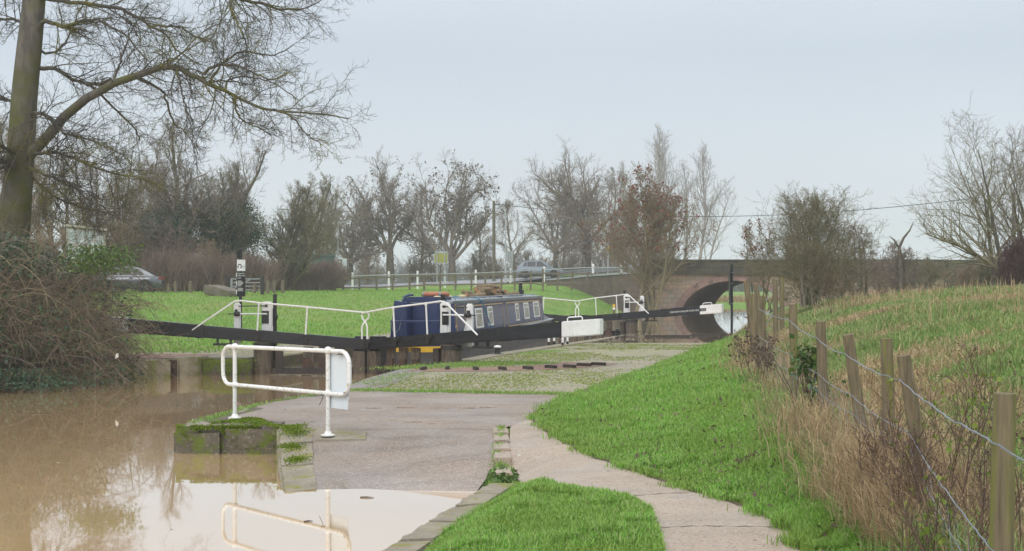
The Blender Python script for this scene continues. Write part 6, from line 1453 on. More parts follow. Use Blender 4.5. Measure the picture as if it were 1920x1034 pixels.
# tall dry growth along the fence
Y = samp_y(52000, 5.6, 52, 1.0); off = rg.normal(-0.04, 0.25, len(Y)); X = fx(Y) + off; keep = (vnoise(X, Y, 1.5, 41) + 0.5 > rg.random(len(Y)) * 1.1)
keep &= X > gx(Y) + 0.22; P3 = np.column_stack([X, Y, hgt(X, Y)])[keep]; n = len(P3); hh = (0.12 + 0.42 * rg.random(n) ** 1.4) * (0.75 + 0.35 * vnoise(P3[:, 0], P3[:, 1], 1.1, 44)).clip(0.35, 1.1)
Vg, Qg, Tg = blades(rg, P3, hh, 0.0035 + 0.0004 * P3[:, 1] * rg.random(n), 0.75, 1.1, dirb=(-0.15, -0.05, 0))
tag(np_mesh('dry_grass', Vg, Qg, Tg, M['straw'], smooth=False), 'tall dry straw coloured grass tangled along the wire fence', 'dry grass', kind='stuff')
Y = samp_y(7000, 6, 50, 1.0); X = fx(Y) + rg.normal(-0.12, 0.25, len(Y)); _k = X > gx(Y) + 0.15; X, Y = X[_k], Y[_k]; P3 = np.column_stack([X, Y, hgt(X, Y)]); n = len(P3)
Vg, Qg, Tg = blades(rg, P3, 0.08 + 0.2 * rg.random(n), 0.008 + 0.0006 * P3[:, 1] * rg.random(n), 0.6, 0.9)
tag(np_mesh('fence_grass', Vg, Qg, Tg, M['rough'], smooth=False), 'long green grass mixed into the dry growth by the fence', 'grass', kind='stuff')
# washed-up debris
q = np.vstack([np.column_stack([*(HR + 6 * AX + np.outer(rg.random(2500) * 20, AX) - np.outer(0.2 + np.abs(rg.normal(0, 1.6, 2500)), PL)).T])])
k = (hgt(q[:, 0], q[:, 1]) > -0.24) & (vnoise(q[:, 0], q[:, 1], 2.5, 61) > -0.1) & (hgt(q[:, 0], q[:, 1]) < -0.07); q = q[k]; q = np.column_stack([q, np.maximum(hgt(q[:, 0], q[:, 1]), ZU) + 0.012])
q2 = np.array([HL + 0.6 * PL]) + np.outer(1.0 + rg.random(2600) * 20, AX) + np.outer(np.abs(rg.normal(0, 0.9, 2600)), PL); q2 = np.column_stack([q2, np.full(len(q2), 0.055)])
q3 = np.array([HL - 0.35 * PL]) + np.outer(-rg.random(700) * 1.6, PL) + np.outer(-0.25 - np.abs(rg.normal(0, 0.09, 700)), AX); q3 = np.column_stack([q3, np.full(len(q3), ZL + 0.008)])
q4 = np.column_stack([rg.normal(-9.6, 0.35, 160), rg.normal(22.0, 0.5, 160), np.full(160, ZL + 0.006)])
q = np.vstack([q, q2, q3, q4]); Vg, Qg = leaf_quads(rg, q, 0.085, 0.5, 0, 0.35); Vg[:, 2] = np.repeat(q[:, 2], 4) + (Vg[:, 2] - np.repeat(q[:, 2], 4)) * 0.15
tag(np_mesh('flood_debris', Vg, Qg, mat=M['debris'], smooth=False), 'washed up reeds leaves and foam scattered over the lockside and water', 'debris', kind='stuff')
q = np.column_stack([rg.uniform(-8, -1.5, 260), rg.uniform(12, 30, 260)]); k = inside(lower, q[:, 0], q[:, 1]); q = np.column_stack([q[k], np.full(k.sum(), ZL + 0.004)])
Vg, Qg = leaf_quads(rg, q, 0.03, 0.5, 0, 0.8); Vg[:, 2] = ZL + 0.004; tag(np_mesh('foam_flecks', Vg, Qg, mat=M['debris'], smooth=False), 'small flecks of foam and leaf floating on the brown canal', 'debris', kind='stuff')
for (u, v, ln, a, lab) in ((688, 934, 0.14, -12, 'short brown stick floating in the white reflection'), (578, 979, 0.08, 20, 'small pale stick floating by the railing reflection'), (60, 776, 0.75, -8, 'long thin branch floating near the bramble thicket')):
    x, y, _ = pg(u, v, ZL); m = MB(); d = Vector((math.cos(R(a)), math.sin(R(a)), 0)) * ln / 2; c = Vector((x, y, ZL + 0.006)); m.tube([c - d, c + Vector((0, 0.01, 0.002)), c + d], [0.006, 0.007, 0.003], 6); tag(m.build('floating_stick', M['deadstem'], smooth=True), lab, 'stick')

# ------------------------------------------------------------------ trees
def world_part(name, V, Q, mat, parent): return np_mesh(name, V, Q, mat=mat, parent=parent)
def tree(name, label, x, y, z, H, r, seed, form='leader', t0=0.18, n=(14, 8, 7, 4), spread=0.42, angs=(65, 28), up=0.05, bark='bark', twig='twig', tw=0.012, leaf=None, nleaf=0, lsize=0.2, group=None, lean=(0, 0), wob=0.10, ratios=(0.5, 0.5, 0.5), stems=1, ivy=None, nivy=0, flat=0, kx=0.0, lt=(0.0, 1.0)):
    g = np.random.default_rng(seed); t = thing(name, label, 'tree', (x, y, z), group=group)
    if form == 'leader':
        p = np.zeros((stems, 3)) + (x, y, z - 0.2) + np.column_stack([g.normal(0, 0.25 * (stems > 1), stems), g.normal(0, 0.25 * (stems > 1), stems), np.zeros(stems)])
        d = np.column_stack([lean[0] + g.normal(0, 0.25 * (stems > 1), stems), lean[1] + g.normal(0, 0.2 * (stems > 1), stems), np.ones(stems)])
        L0 = H * (0.95 - 0.25 * g.random(stems) * (stems > 1)); P0, R0 = grow(g, p, d, L0, np.full(stems, r), 14, 0.05, 0.05, 0.12)
        V, Q = tubes(P0, R0, 8); world_part('trunk', V, Q, M[bark], t)
        nl = n[0]; pos, dd, ln, rr = spawn(g, P0, R0, L0, nl, t0, 0.97, 1, 0.05, 1, 0, 0.55, tw)
        tt = np.tile((np.arange(nl) + 0.5) / nl, stems)
        tan = norm(dd * 0 + UP); hz = dd - (dd * UP).sum(1, keepdims=True) * UP; hz = norm(hz); A = np.radians(angs[0] + (angs[1] - angs[0]) * tt + g.normal(0, 7, len(tt)))[:, None]
        dd = np.cos(A) * tan + np.sin(A) * hz; ln = H * spread * (1 - 0.72 * tt ** 1.5) * (0.75 + 0.5 * g.random(len(tt))) * np.where(tt < 0.15, 0.8, 1)
    else:                                                         # short bole that forks into rising limbs
        P0, R0 = grow(g, np.array([[x, y, z - 0.2]]), np.array([[lean[0], lean[1], 1.0]]), np.array([H * t0 + 0.2]), np.array([r]), 8, 0.04, 0.05, 0.72)
        V, Q = tubes(P0, R0, 10); world_part('trunk', V, Q, M[bark], t)
        pos, dd, ln, rr = spawn(g, P0, R0, np.array([H]), n[0], 0.72, 0.99, 1, 0.1, 1, 0, 0.62, tw)
        hz = norm(dd * np.array([1, 1, 0])); A = np.radians(np.linspace(angs[0], angs[1], n[0]) + g.normal(0, 5, n[0]))[:, None]; dd = np.cos(A) * UP + np.sin(A) * hz
        ln = H * (1 - t0) * (0.82 + 0.25 * g.random(n[0])) * (1 - 0.1 * np.sin(A[:, 0]))
    P1, R1 = grow(g, pos, dd, ln, rr, 10, wob, up, 0.15); parts = [tubes(P1, R1, 5)]
    pos, dd, l2, rr = spawn(g, P1, R1, ln, n[1], 0.18, 0.98, 0.75, 0.2, ratios[0], 0.45, 0.6, tw); P2, R2 = grow(g, pos, dd, l2, rr, 7, wob * 1.1, up, 0.25); parts.append(tubes(P2, R2, 4))
    pos, dd, l3, rr = spawn(g, P2, R2, l2, n[2], 0.12, 1.0, 0.7, 0.25, ratios[1], 0.35, 0.65, tw); P3_, R3 = grow(g, pos, dd, l3, rr, 4, wob * 1.2, up, 0.45); parts.append(tubes(P3_, R3, 3))
    if n[3]:
        pos, dd, l4, rr = spawn(g, P3_, R3, l3, n[3], 0.15, 1.0, 0.7, 0.25, ratios[2], 0.3, 0.8, tw * 0.85); P4, R4 = grow(g, pos, dd, l4, rr, 3, wob, up, 0.6); parts.append(tubes(P4, R4, 3))
    else: P4 = P3_
    V, Q = join(parts); world_part('crown', V, Q, M[twig], t)
    if leaf:
        i = g.integers(0, len(P4), nleaf); pp = P4[i, -1]; hk = (pp[:, 2] - z) / H; k = (hk > lt[0]) & (hk < lt[1]); pp = pp[k]
        pp = np.repeat(pp, 3, axis=0) + g.normal(0, lsize * 0.5, (len(pp) * 3, 3)); V, Q = leaf_quads(g, pp, lsize, 0.35, 0.8, 0.5); world_part('seed_clusters', V, Q, M[leaf], t)
    if ivy:
        src = np.vstack([P0[:, 2:].reshape(-1, 3), P1.reshape(-1, 3), P2[::2].reshape(-1, 3)]); hk = (src[:, 2] - z) / H; src = src[(hk < lt[1]) & (hk > lt[0])]; i = g.integers(0, len(src), nivy // 8)
        cc = src[i] + g.normal(0, 0.3, (len(i), 3)); pp = np.repeat(cc, 8, axis=0) + g.normal(0, 0.22, (len(i) * 8, 3)); V, Q = leaf_quads(g, pp, lsize, 0.35, 0.2, 0.8); world_part('ivy', V, Q, M[ivy], t)
    return t
def ground_at(u, v, Y): x, y, z = px(u, v, Y); return x, y, z
def tpx(u, v0, v1, Y): x, y, z = px(u, v1, Y); return x, y, z, (v1 - v0) / FPX * Y
x, y, z, H = tpx(655, 358, 522, 130); tree('bare_tree', 'small round dark bare tree left of the taller pair', x, y, z, H, 0.36, 21, 'fork', 0.24, (9, 10, 8, 6), angs=(80, 10), up=0.03, tw=0.011, wob=0.16, leaf='keysbrown', nleaf=500, lsize=0.2)
x, y, z, H = tpx(733, 294, 522, 132); tree('bare_tree', 'tall bare ash tree with a fan shaped crown left of the road sign', x, y, z, H, 0.42, 22, 'fork', 0.27, (8, 10, 8, 7), angs=(62, 8), up=0.045, tw=0.0095, ratios=(0.42, 0.45, 0.5), wob=0.13, leaf='keysbrown', nleaf=260, lsize=0.2)
x, y, z, H = tpx(848, 294, 524, 132); tree('bare_tree', 'tall bare ash tree with brown seed clusters just right of the road sign', x, y, z, H, 0.40, 23, 'fork', 0.2, (9, 10, 8, 7), angs=(62, 6), up=0.045, tw=0.0095, ratios=(0.42, 0.45, 0.5), wob=0.13, leaf='keysbrown', nleaf=900, lsize=0.22)
x, y, z, H = tpx(1098, 272, 510, 122); tree('bare_tree', 'broad bare tree with a thick trunk behind the passing car', x, y, z, H, 0.46, 24, 'fork', 0.3, (9, 11, 9, 7), angs=(76, 8), up=0.035, tw=0.0095, ratios=(0.42, 0.45, 0.5), wob=0.13)
x, y, z, H = tpx(1020, 330, 512, 128); tree('bare_tree', 'lower leaning bare tree directly above the passing car', x + 1.2, y, z, H, 0.26, 25, 'fork', 0.25, (8, 10, 9, 7), angs=(74, 8), up=0.035, tw=0.0095, lean=(-0.15, 0), ratios=(0.42, 0.45, 0.5), wob=0.14)
x, y, z, H = tpx(1213, 288, 588, 82); tree('ash_tree', 'many stemmed tree hung with rust red seed clusters at the end of the bridge', x, y, -0.3, H, 0.13, 26, 'leader', 0.2, (15, 8, 7, 4), spread=0.46, angs=(58, 20), up=0.05, twig='twig_olive', bark='twig_olive', tw=0.0075, stems=5, leaf='keys', nleaf=1500, lsize=0.14, lt=(0.42, 1.0), ratios=(0.45, 0.45, 0.5), wob=0.09)
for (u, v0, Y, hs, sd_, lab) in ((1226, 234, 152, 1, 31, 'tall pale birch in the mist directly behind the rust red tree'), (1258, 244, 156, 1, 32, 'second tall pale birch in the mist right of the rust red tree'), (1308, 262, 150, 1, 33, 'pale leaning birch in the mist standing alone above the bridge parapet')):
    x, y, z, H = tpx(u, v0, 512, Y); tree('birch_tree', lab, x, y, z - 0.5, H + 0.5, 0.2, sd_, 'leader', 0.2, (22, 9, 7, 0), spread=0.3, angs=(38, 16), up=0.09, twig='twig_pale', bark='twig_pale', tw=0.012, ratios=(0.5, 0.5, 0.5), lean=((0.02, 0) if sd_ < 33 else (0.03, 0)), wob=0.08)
x, y, z, H = tpx(1345, 330, 512, 150); tree('birch_tree', 'slim pale birch fork spreading to the right above the parapet', x - 1.4, y, z - 0.5, H, 0.14, 34, 'leader', 0.15, (14, 8, 7, 0), spread=0.4, angs=(50, 20), up=0.08, twig='twig_pale', bark='twig_pale', tw=0.012, lean=(0.33, 0), wob=0.08)
for (u, v0, Y, kind, sd_, lab) in ((690, 372, 150, 'twig', 141, 'lower bare tree between the round tree and the tall ash'), (790, 348, 150, 'twig', 142, 'bare tree behind the gap between the two tall ashes'), (965, 372, 148, 'twig', 143, 'thin bare tree behind the left lamp column by the car'), (1055, 315, 140, 'twig', 144, 'bare tree filling the gap left of the thick trunk'), (1160, 318, 138, 'twig', 145, 'bare tree between the thick trunk and the rust red tree'),
                                (1190, 292, 160, 'twig_pale', 146, 'pale misty birch left of the rust red tree'), (1283, 300, 158, 'twig_pale', 147, 'pale misty birch between the rust red tree and the leaning birch'), (615, 392, 140, 'twig_olive', 148, 'low bare tree above the right end of the hedge'), (900, 400, 146, 'twig', 149, 'low bare tree left of the utility pole')):
    x, y, z, H = tpx(u, v0, 512, Y); tree('birch_tree' if kind == 'twig_pale' else 'bare_tree', lab, x, y, z - 0.5, H + 0.5, 0.2, sd_, 'leader', 0.2, (16, 9, 8, 4 if kind != 'twig_pale' else 0), spread=0.42 if kind != 'twig_pale' else 0.32, angs=(58, 18) if kind != 'twig_pale' else (40, 16), up=0.06, twig=kind, bark='bark' if kind != 'twig_pale' else kind, tw=0.0095, wob=0.11)
# undergrowth behind the road
un = [('left of the round tree', 612, 150), ('at the foot of the round tree', 690, 145), ('between the two tall ash trees', 780, 140), ('behind the ochre backed road sign', 815, 139), ('right of the ash with seed clusters', 890, 138), ('around the utility pole', 925, 136), ('left of the grey backed road sign', 990, 139), ('behind the rear of the car', 1035, 136), ('behind the front of the car', 1062, 134), ('left of the thick trunk behind the car', 1078, 138), ('right of the thick trunk behind the car', 1130, 130), ('by the slim pole with a yellow band', 1160, 122), ('behind the left end of the bridge', 1185, 116), ('behind the red seeded tree', 1235, 112)]
for i, (lab, u, Y) in enumerate(un):
    x, y, z = px(u, 524, Y); big = i in (3, 9, 10, 11, 12, 13)
    tree('scrub_bush', 'tangled brown bare scrub ' + lab, x, y, z - 0.6, (5.5 if big else 3.6) + 0.6 * math.sin(i * 2.3), 0.07, 40 + i, 'leader', 0.08, (8, 7, 6, 0), spread=0.5, angs=(60, 20), up=0.04, tw=0.014, stems=6, wob=0.14, twig='twig_tan' if i % 2 else 'twig', bark='twig')
# big ivy clad trees on the left
for (u, v0, Y, rr_, sd_, lab, kw) in ((352, 215, 84, 0.30, 61, 'tall bare tree with ivy clad stems behind the parked car', dict(ivy='evergreen', nivy=14000, lt=(0.05, 0.45), stems=4)), (440, 268, 86, 0.26, 62, 'dense ivy filled tree behind the lock sign', dict(ivy='evergreen', nivy=34000, lt=(0.05, 0.58), stems=4, twig='twig_olive')),
                                     (520, 300, 90, 0.24, 63, 'spreading olive twigged tree right of the ivy trees', dict(stems=4, twig='twig_olive', leaf='keys', nleaf=120)), (580, 330, 114, 0.2, 64, 'bare olive twigged tree above the green cabin', dict(stems=2, twig='twig_olive')),
                                     (268, 235, 92, 0.24, 65, 'tall bare tree left of the ivy trees behind the parked car', dict(stems=3, ivy='evergreen', nivy=5000, lt=(0.05, 0.4)))):
    x, y, z, H = tpx(u, v0, 552, Y); a = dict(stems=1); a.update(kw); nm_ = 'ivy_tree' if 'ivy' in kw else 'bare_tree'
    tree(nm_, lab, x, y, z, H, rr_, sd_, 'leader', 0.12, (15, 9, 8, 4), spread=0.34, angs=(58, 18), up=0.06, tw=0.0075, bark='bark', lsize=0.095, wob=0.11, **a)
for (u, v0, Y, rr_, sd_, lab) in ((22, 150, 70, 0.2, 71, 'slim bare tree behind the big trunk at the left edge'), (88, 190, 66, 0.17, 72, 'slim bare tree left of the notice board'), (128, 205, 72, 0.17, 73, 'twin stemmed bare tree behind the notice board'), (180, 215, 78, 0.17, 74, 'bare tree right of the notice board'), (225, 240, 82, 0.18, 75, 'bare tree above the parked car'), (-30, 170, 68, 0.2, 76, 'bare tree beyond the left edge of the view')):
    x, y, z, H = tpx(u, v0, 552, Y); tree('bare_tree', lab, x, y, z, H, rr_, sd_, 'leader', 0.2, (13, 8, 7, 4), spread=0.3, angs=(60, 22), up=0.05, tw=0.007, stems=2, twig='twig_olive' if sd_ % 2 else 'twig_tan', wob=0.12)
for i, (u, v0, Y, lab) in enumerate(((205, 395, 80, 'brown leafless thicket left of the parked car'), (262, 400, 82, 'brown leafless thicket above the parked car'), (318, 405, 82, 'fan of reddish brown stems right of the parked car'), (372, 415, 82, 'brown scrub behind the concrete block'), (20, 400, 60, 'brown scrub behind the bramble thicket by the trunk'), (80, 410, 58, 'brown scrub behind the bramble thicket left of the notice board'), (150, 405, 62, 'brown scrub behind the notice board'))):
    x, y, z, H = tpx(u, v0, 553, Y); tree('scrub_bush', lab, x, y, z - 0.1, H, 0.035, 81 + i, 'leader', 0.1, (8, 7, 6, 0), spread=0.42, angs=(52, 18), up=0.05, tw=0.009, stems=9, wob=0.12, twig='twig_tan' if i != 2 else 'twig_hedge', bark='twig')
# bushes on the right
x, y, z, H = tpx(1520, 352, 560, 43); tree('thorn_bush', 'big bare bush with brown hanging seeds at the left end of the field', x, y, z, H, 0.04, 91, 'leader', 0.05, (10, 8, 7, 3), spread=0.62, angs=(72, 20), up=0.035, tw=0.0042, stems=12, twig='twig_olive', bark='twig_olive', wob=0.11, ratios=(0.5, 0.5, 0.5))
tR = bpy.data.objects[-1] if False else None
x, y, z, H = tpx(1452, 372, 572, 45); tree('seed_bush', 'thin bush hung with rust brown seed clusters beside the bridge arch', x, y, z, H, 0.03, 92, 'leader', 0.2, (9, 6, 5, 2), spread=0.26, angs=(40, 16), up=0.05, tw=0.005, stems=5, twig='twig_olive', bark='twig_olive', wob=0.09, leaf='keys', nleaf=260, lsize=0.075, lt=(0.45, 1.0))
x, y, z, H = tpx(1518, 430, 562, 41.5); tree('hip_bush', 'low tangled bush dotted with red hips in front of the big bush', x, y, z, H, 0.03, 93, 'leader', 0.08, (9, 7, 6, 2), spread=0.6, angs=(70, 25), up=0.02, tw=0.0045, stems=7, twig='twig_olive', bark='twig', wob=0.13, leaf='berries', nleaf=170, lsize=0.028)
x, y, z, H = tpx(1612, 405, 545, 50); tree('thorn_bush', 'low dark hawthorn leaning right against the sooty wall', x, y, z, H, 0.06, 94, 'leader', 0.1, (9, 8, 7, 3), spread=0.5, angs=(65, 30), up=0.01, tw=0.006, stems=4, twig='twig', bark='bark', wob=0.17, lean=(-0.05, 0))
x, y, z, H = tpx(1695, 418, 545, 58); tree('thorn_bush', 'squat hawthorn around a broken dead trunk before the wall', x, y, z - 0.2, H * 0.85, 0.05, 95, 'leader', 0.1, (9, 8, 7, 3), spread=0.55, angs=(65, 30), up=0.01, tw=0.007, stems=5, twig='twig', bark='bark', wob=0.17)
m = MB(); q = [px(1690, 545, 57.5), px(1688, 490, 57.5), px(1686, 465, 57.5), px(1694, 447, 57.5), px(1706, 432, 57.5), px(1712, 418, 57.5)]; m.tube(q, [0.11, 0.085, 0.065, 0.05, 0.032, 0.01], 9); m.tube([q[2], px(1676, 450, 57.3), px(1668, 443, 57.3)], [0.045, 0.03, 0.012], 7); tag(m.build('dead_stump', M['bark'], smooth=True), 'broken dead trunk with a bare snag pointing up to the right', 'dead trunk')
for (u, v0, Y, ln_, sd_, lab, sp) in ((1885, 225, 50, (-0.16, 0), 96, 'wide bare willow at the right edge of the field', 0.55), (1925, 240, 52, (0.05, 0), 97, 'second bare willow cut by the right edge of the view', 0.5)):
    x, y, z, H = tpx(u + 10, v0, 545, Y); tree('willow_tree', lab, x, y, z - 0.2, H, 0.11, sd_, 'leader', 0.08, (10, 7, 6, 3), spread=sp + 0.15, angs=(64, 22), up=0.05, tw=0.005, stems=3, twig='twig_olive' if sd_ == 96 else 'twig', bark='bark', wob=0.1, lean=ln_, ratios=(0.55, 0.5, 0.5))
m = MB(); q = [px(1888, 540, 48), px(1868, 505, 48), px(1838, 482, 48), px(1800, 462, 48), px(1765, 450, 48), px(1735, 438, 48)]; g = np.random.default_rng(5)
Pm = np.array([smoothline(q, 14)]); Rm = np.linspace(0.09, 0.018, 14)[None]; pos, dd, ln, rr = spawn(g, Pm, Rm, np.array([3.4]), 22, 0.15, 1.0, 0.8, 0.2, 0.5, 0.3, 0.5, 0.007); dd[:, 2] = np.abs(dd[:, 2]) + 0.2; A1 = grow(g, pos, dd, ln, rr, 7, 0.1, 0.06, 0.25); pos, dd, l2, rr = spawn(g, *A1, ln, 9, 0.15, 1, 0.6, 0.2, 0.4, 0.3, 0.6, 0.0055); A2 = grow(g, pos, dd, l2, rr, 4, 0.1, 0.05, 0.4)
V, Q = join([tubes(Pm, Rm, 8), tubes(*A1, 4), tubes(*A2, 3)]); tag(np_mesh('fallen_willow_limb', V, Q, mat=M['twig_olive']), 'long willow limb arching low to the left across the wall', 'willow limb')
x, y, z, H = tpx(1905, 420, 540, 47); tree('scrub_bush', 'purple brown thicket below the willow at the right edge', x, y, z - 0.1, H, 0.03, 98, 'leader', 0.06, (10, 8, 7, 2), spread=0.4, angs=(50, 15), up=0.05, tw=0.005, stems=12, twig='twig_purple', bark='twig_purple', wob=0.1)
for i, (u, v0, v1, Y, lab) in enumerate(((1560, 470, 548, 52, 'low brown scrub right of the big bush'), (1650, 470, 540, 62, 'low brown scrub left of the dead trunk'), (1740, 470, 535, 62, 'low brown scrub right of the dead trunk'), (1800, 480, 532, 60, 'low brown scrub under the willow limb'), (1845, 470, 532, 56, 'low brown scrub left of the purple thicket'))):
    x, y, z, H = tpx(u, v0, v1, Y); tree('scrub_bush', lab, x, y, z - 0.2, H, 0.03, 110 + i, 'leader', 0.06, (8, 7, 6, 0), spread=0.7, angs=(65, 25), up=0.03, tw=0.008, stems=8, twig='twig_olive' if i % 2 == 0 else 'twig_tan', bark='twig', wob=0.14)

# hedge of brown twigs along the far lawn
def hedge(name, label, u0, u1, vt, vbm, Y0, Y1, dens, seed, mat):
    g = np.random.default_rng(seed); n = dens; f = g.random(n); u = u0 + (u1 - u0) * f; Y = Y0 + (Y1 - Y0) * f + g.normal(0, 0.55, n); vb_ = np.interp(u, *vbm); v0 = np.interp(u, *vt)
    P = np.column_stack([(u - 960) / FPX * Y, Y, ZC - (vb_ - HOR) / FPX * Y]); H = (vb_ - v0) / FPX * Y * (0.55 + 0.5 * g.random(n))
    A0 = grow(g, P, np.column_stack([g.normal(0, 0.25, n), g.normal(0, 0.2, n), np.ones(n)]), H, np.full(n, 0.022), 6, 0.13, 0.03, 0.3)
    pos, dd, ln, rr = spawn(g, *A0, H, 9, 0.1, 1.0, 0.7, 0.25, 0.42, 0.35, 0.6, 0.0085); A1 = grow(g, pos, dd, ln, rr, 4, 0.16, 0.03, 0.4)
    V, Q = join([tubes(*A0, 4), tubes(*A1, 3)]); t = np_mesh(name, V, Q, mat=M[mat]); return tag(t, label, 'hedge')
hedge('hedge', 'tall brown leafless hedge behind the field gate and lock sign', 275, 505, ([275, 330, 400, 505], [470, 478, 482, 478]), ([275, 505], [555, 551]), 80, 82, 1500, 131, 'twig_hedge')
hedge('hedge', 'clipped brown hedge in front of the green cabin', 500, 625, ([500, 560, 625], [497, 504, 500]), ([500, 625], [553, 549]), 90, 92, 1200, 132, 'twig_hedge')
hedge('hedge', 'rounded dark end of the brown hedge by the road fence', 575, 645, ([575, 600, 630, 645], [498, 487, 490, 510]), ([575, 645], [543, 538]), 96, 97, 650, 133, 'twig_hedge')

# far wood and meadow hedge seen through the arch and between trunks
g = np.random.default_rng(77); n = 5200; th = g.uniform(-0.42, 0.42, n); Y = g.uniform(255, 275, n); X = np.tan(th) * Y
hh = (5.0 + 1.6 * vnoise(X, Y, 0.08, 71) + 1.2 * vnoise(X, Y, 0.5, 72)) * (0.8 + 0.4 * g.random(n))
A0 = grow(g, np.column_stack([X, Y, np.full(n, -0.3)]), np.column_stack([g.normal(0, 0.12, n), g.normal(0, 0.1, n), np.ones(n)]), hh, np.full(n, 0.07), 5, 0.13, 0.03, 0.3); pos, dd, ln, rr = spawn(g, *A0, hh, 9, 0.1, 1, 0.8, 0.3, 0.35, 0.3, 0.7, 0.035); A1 = grow(g, pos, dd, ln, rr, 3, 0.12, 0.04, 0.5)
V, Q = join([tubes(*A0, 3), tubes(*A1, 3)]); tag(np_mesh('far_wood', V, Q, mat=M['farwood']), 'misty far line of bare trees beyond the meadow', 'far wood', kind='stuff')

# ------------------------------------------------------------------ the big tree on the left bank
bt = thing('big_tree', 'large mossy bare tree with a long limb arching right over the canal', 'tree', px(25, 560, 31.5))
g = np.random.default_rng(9)
tk = [px(18, 560, 31.5), px(22, 450, 31.5), px(31, 370, 31.5), px(40, 270, 31.5), px(46, 180, 31.5), px(55, 90, 31.5), px(64, 0, 31.5), px(72, -110, 31.5), px(84, -240, 31.4)]
w_ = [44, 33, 28.5, 25, 24, 23, 21, 17, 12]
m = MB(); tp_ = smoothline(tk, 30); m.tube(tp_, np.interp(np.linspace(0, 8, 30), range(9), w_) / FPX * 31.5, 16); m.build('trunk', M['bark_big'], bt, smooth=True)
limbs = [  # (photo points, start/end radius in px, depth drift)
    ([(52, 295), (70, 275), (92, 252), (115, 228), (140, 203), (170, 181), (200, 165), (232, 152), (262, 139), (290, 129), (312, 126), (336, 129), (357, 140), (376, 150), (392, 157), (420, 170), (455, 187), (500, 205), (545, 210), (600, 214), (655, 222)], 11.5, 1.0, -2.5),
    ([(66, 60), (84, 40), (104, 46), (121, 50), (147, 41), (180, 37), (206, 51), (235, 66), (257, 92), (279, 117)], 5, 1.2, -1.5), ([(121, 50), (140, 54), (160, 57)], 3.5, 1.5, -0.5),
    ([(58, 128), (73, 128), (106, 130), (132, 147), (161, 158), (191, 180), (220, 209), (253, 242), (262, 264)], 5, 1.1, 0.8), ([(161, 158), (180, 158), (198, 154), (211, 150)], 3.6, 1.8, 0.4),
    ([(70, -5), (99, 0), (154, 7), (220, 15), (257, 33), (279, 48), (312, 66), (330, 92), (363, 114)], 5, 1.0, -1.2), ([(279, 48), (310, 50), (338, 51), (367, 70), (404, 81)], 2.5, 0.8, 0.6),
    ([(76, -60), (200, -110), (330, -90), (422, -18), (433, 18), (451, 55), (462, 77)], 6, 0.9, -2.0), ([(76, -70), (240, -130), (380, -70), (440, -7), (492, 7), (528, 18), (572, 15), (602, 0)], 6, 0.8, 1.5),
    ([(382, 139), (397, 127), (422, 121), (455, 128), (481, 139), (510, 149), (543, 136)], 3.4, 0.9, -0.8), ([(393, 154), (411, 128), (430, 110), (455, 97), (514, 103), (551, 84)], 3.0, 0.8, 0.8), ([(422, 169), (426, 154), (441, 145), (477, 147), (520, 160), (560, 190)], 2.4, 0.8, 0.5),
    ([(253, 142), (294, 165), (312, 187), (323, 224), (338, 242), (358, 261), (372, 290)], 3.0, 0.8, 1.0), ([(330, 130), (345, 184), (353, 220), (364, 257)], 2.2, 0.8, -1.0), ([(437, 178), (448, 220), (474, 235), (507, 253)], 2.4, 0.7, 0.8), ([(500, 205), (543, 217), (573, 250), (605, 272)], 2.2, 0.7, -0.6),
    ([(48, 290), (80, 288), (103, 286), (147, 301), (206, 323), (257, 334), (305, 352)], 4.2, 1.0, -2.2), ([(50, 212), (75, 213), (92, 220), (121, 250), (172, 264), (230, 290)], 4, 1.0, -1.5), ([(45, 300), (20, 284), (0, 272), (-40, 250)], 5, 2, -1.0), ([(44, 200), (20, 190), (0, 184), (-40, 175)], 4, 2, 0.6), ([(40, 325), (26, 310), (0, 316), (-35, 330)], 4.5, 2, -0.8), ([(58, 60), (35, 40), (0, 34), (-40, 20)], 4, 1.5, 0.5),
    ([(60, 20), (40, -20), (10, -40)], 5, 2, 0), ([(45, 310), (90, 330), (130, 345), (170, 378), (200, 392)], 3.4, 1.0, -1.6), ([(44, 320), (80, 350), (110, 372), (150, 388), (215, 400)], 3.0, 1.0, 0.8), ([(60, 90), (100, 100), (125, 75), (150, 20), (190, -30)], 3.0, 1.0, 1.2), ([(205, 163), (225, 120), (245, 60), (280, 5)], 2.4, 0.9, 0.9), ([(300, 128), (315, 112), (322, 118), (345, 95), (380, 60), (420, 40)], 2.2, 0.8, -0.9)]
parts = []; tw = []; 
for pts, ra, rb, dy in limbs:
    k = len(pts); Yb = 31.4 if pts[0][0] < 110 else 31.4 - (2.4 * min(1, (pts[0][0] - 60) / 420))
    q = [px(u, v, Yb + dy * i / (k - 1)) for i, (u, v) in enumerate(pts)]
    ns = 26; Pm = smoothline(q, ns); Pm[1:] += g.normal(0, 0.012, (ns - 1, 3)); Rm = (ra + (rb - ra) * np.linspace(0, 1, ns) ** 0.8) / FPX * 31
    main = ra > 9; m = MB(); m.tube([tuple(p) for p in Pm], Rm, 10 if ra > 4.2 else 6); m.build('limb', M['bark_big' if main else 'twig_big'], bt, smooth=True)
    Lm = float(np.linalg.norm(np.diff(Pm, axis=0), axis=1).sum())
    nsp = int((8 + Lm * 4.2) * (1.7 if sum(p_[1] for p_ in pts) / len(pts) > 240 else 1.0))
    tw.append((Pm[None], Rm[None], np.array([min(Lm, 3.2)]), nsp, main))
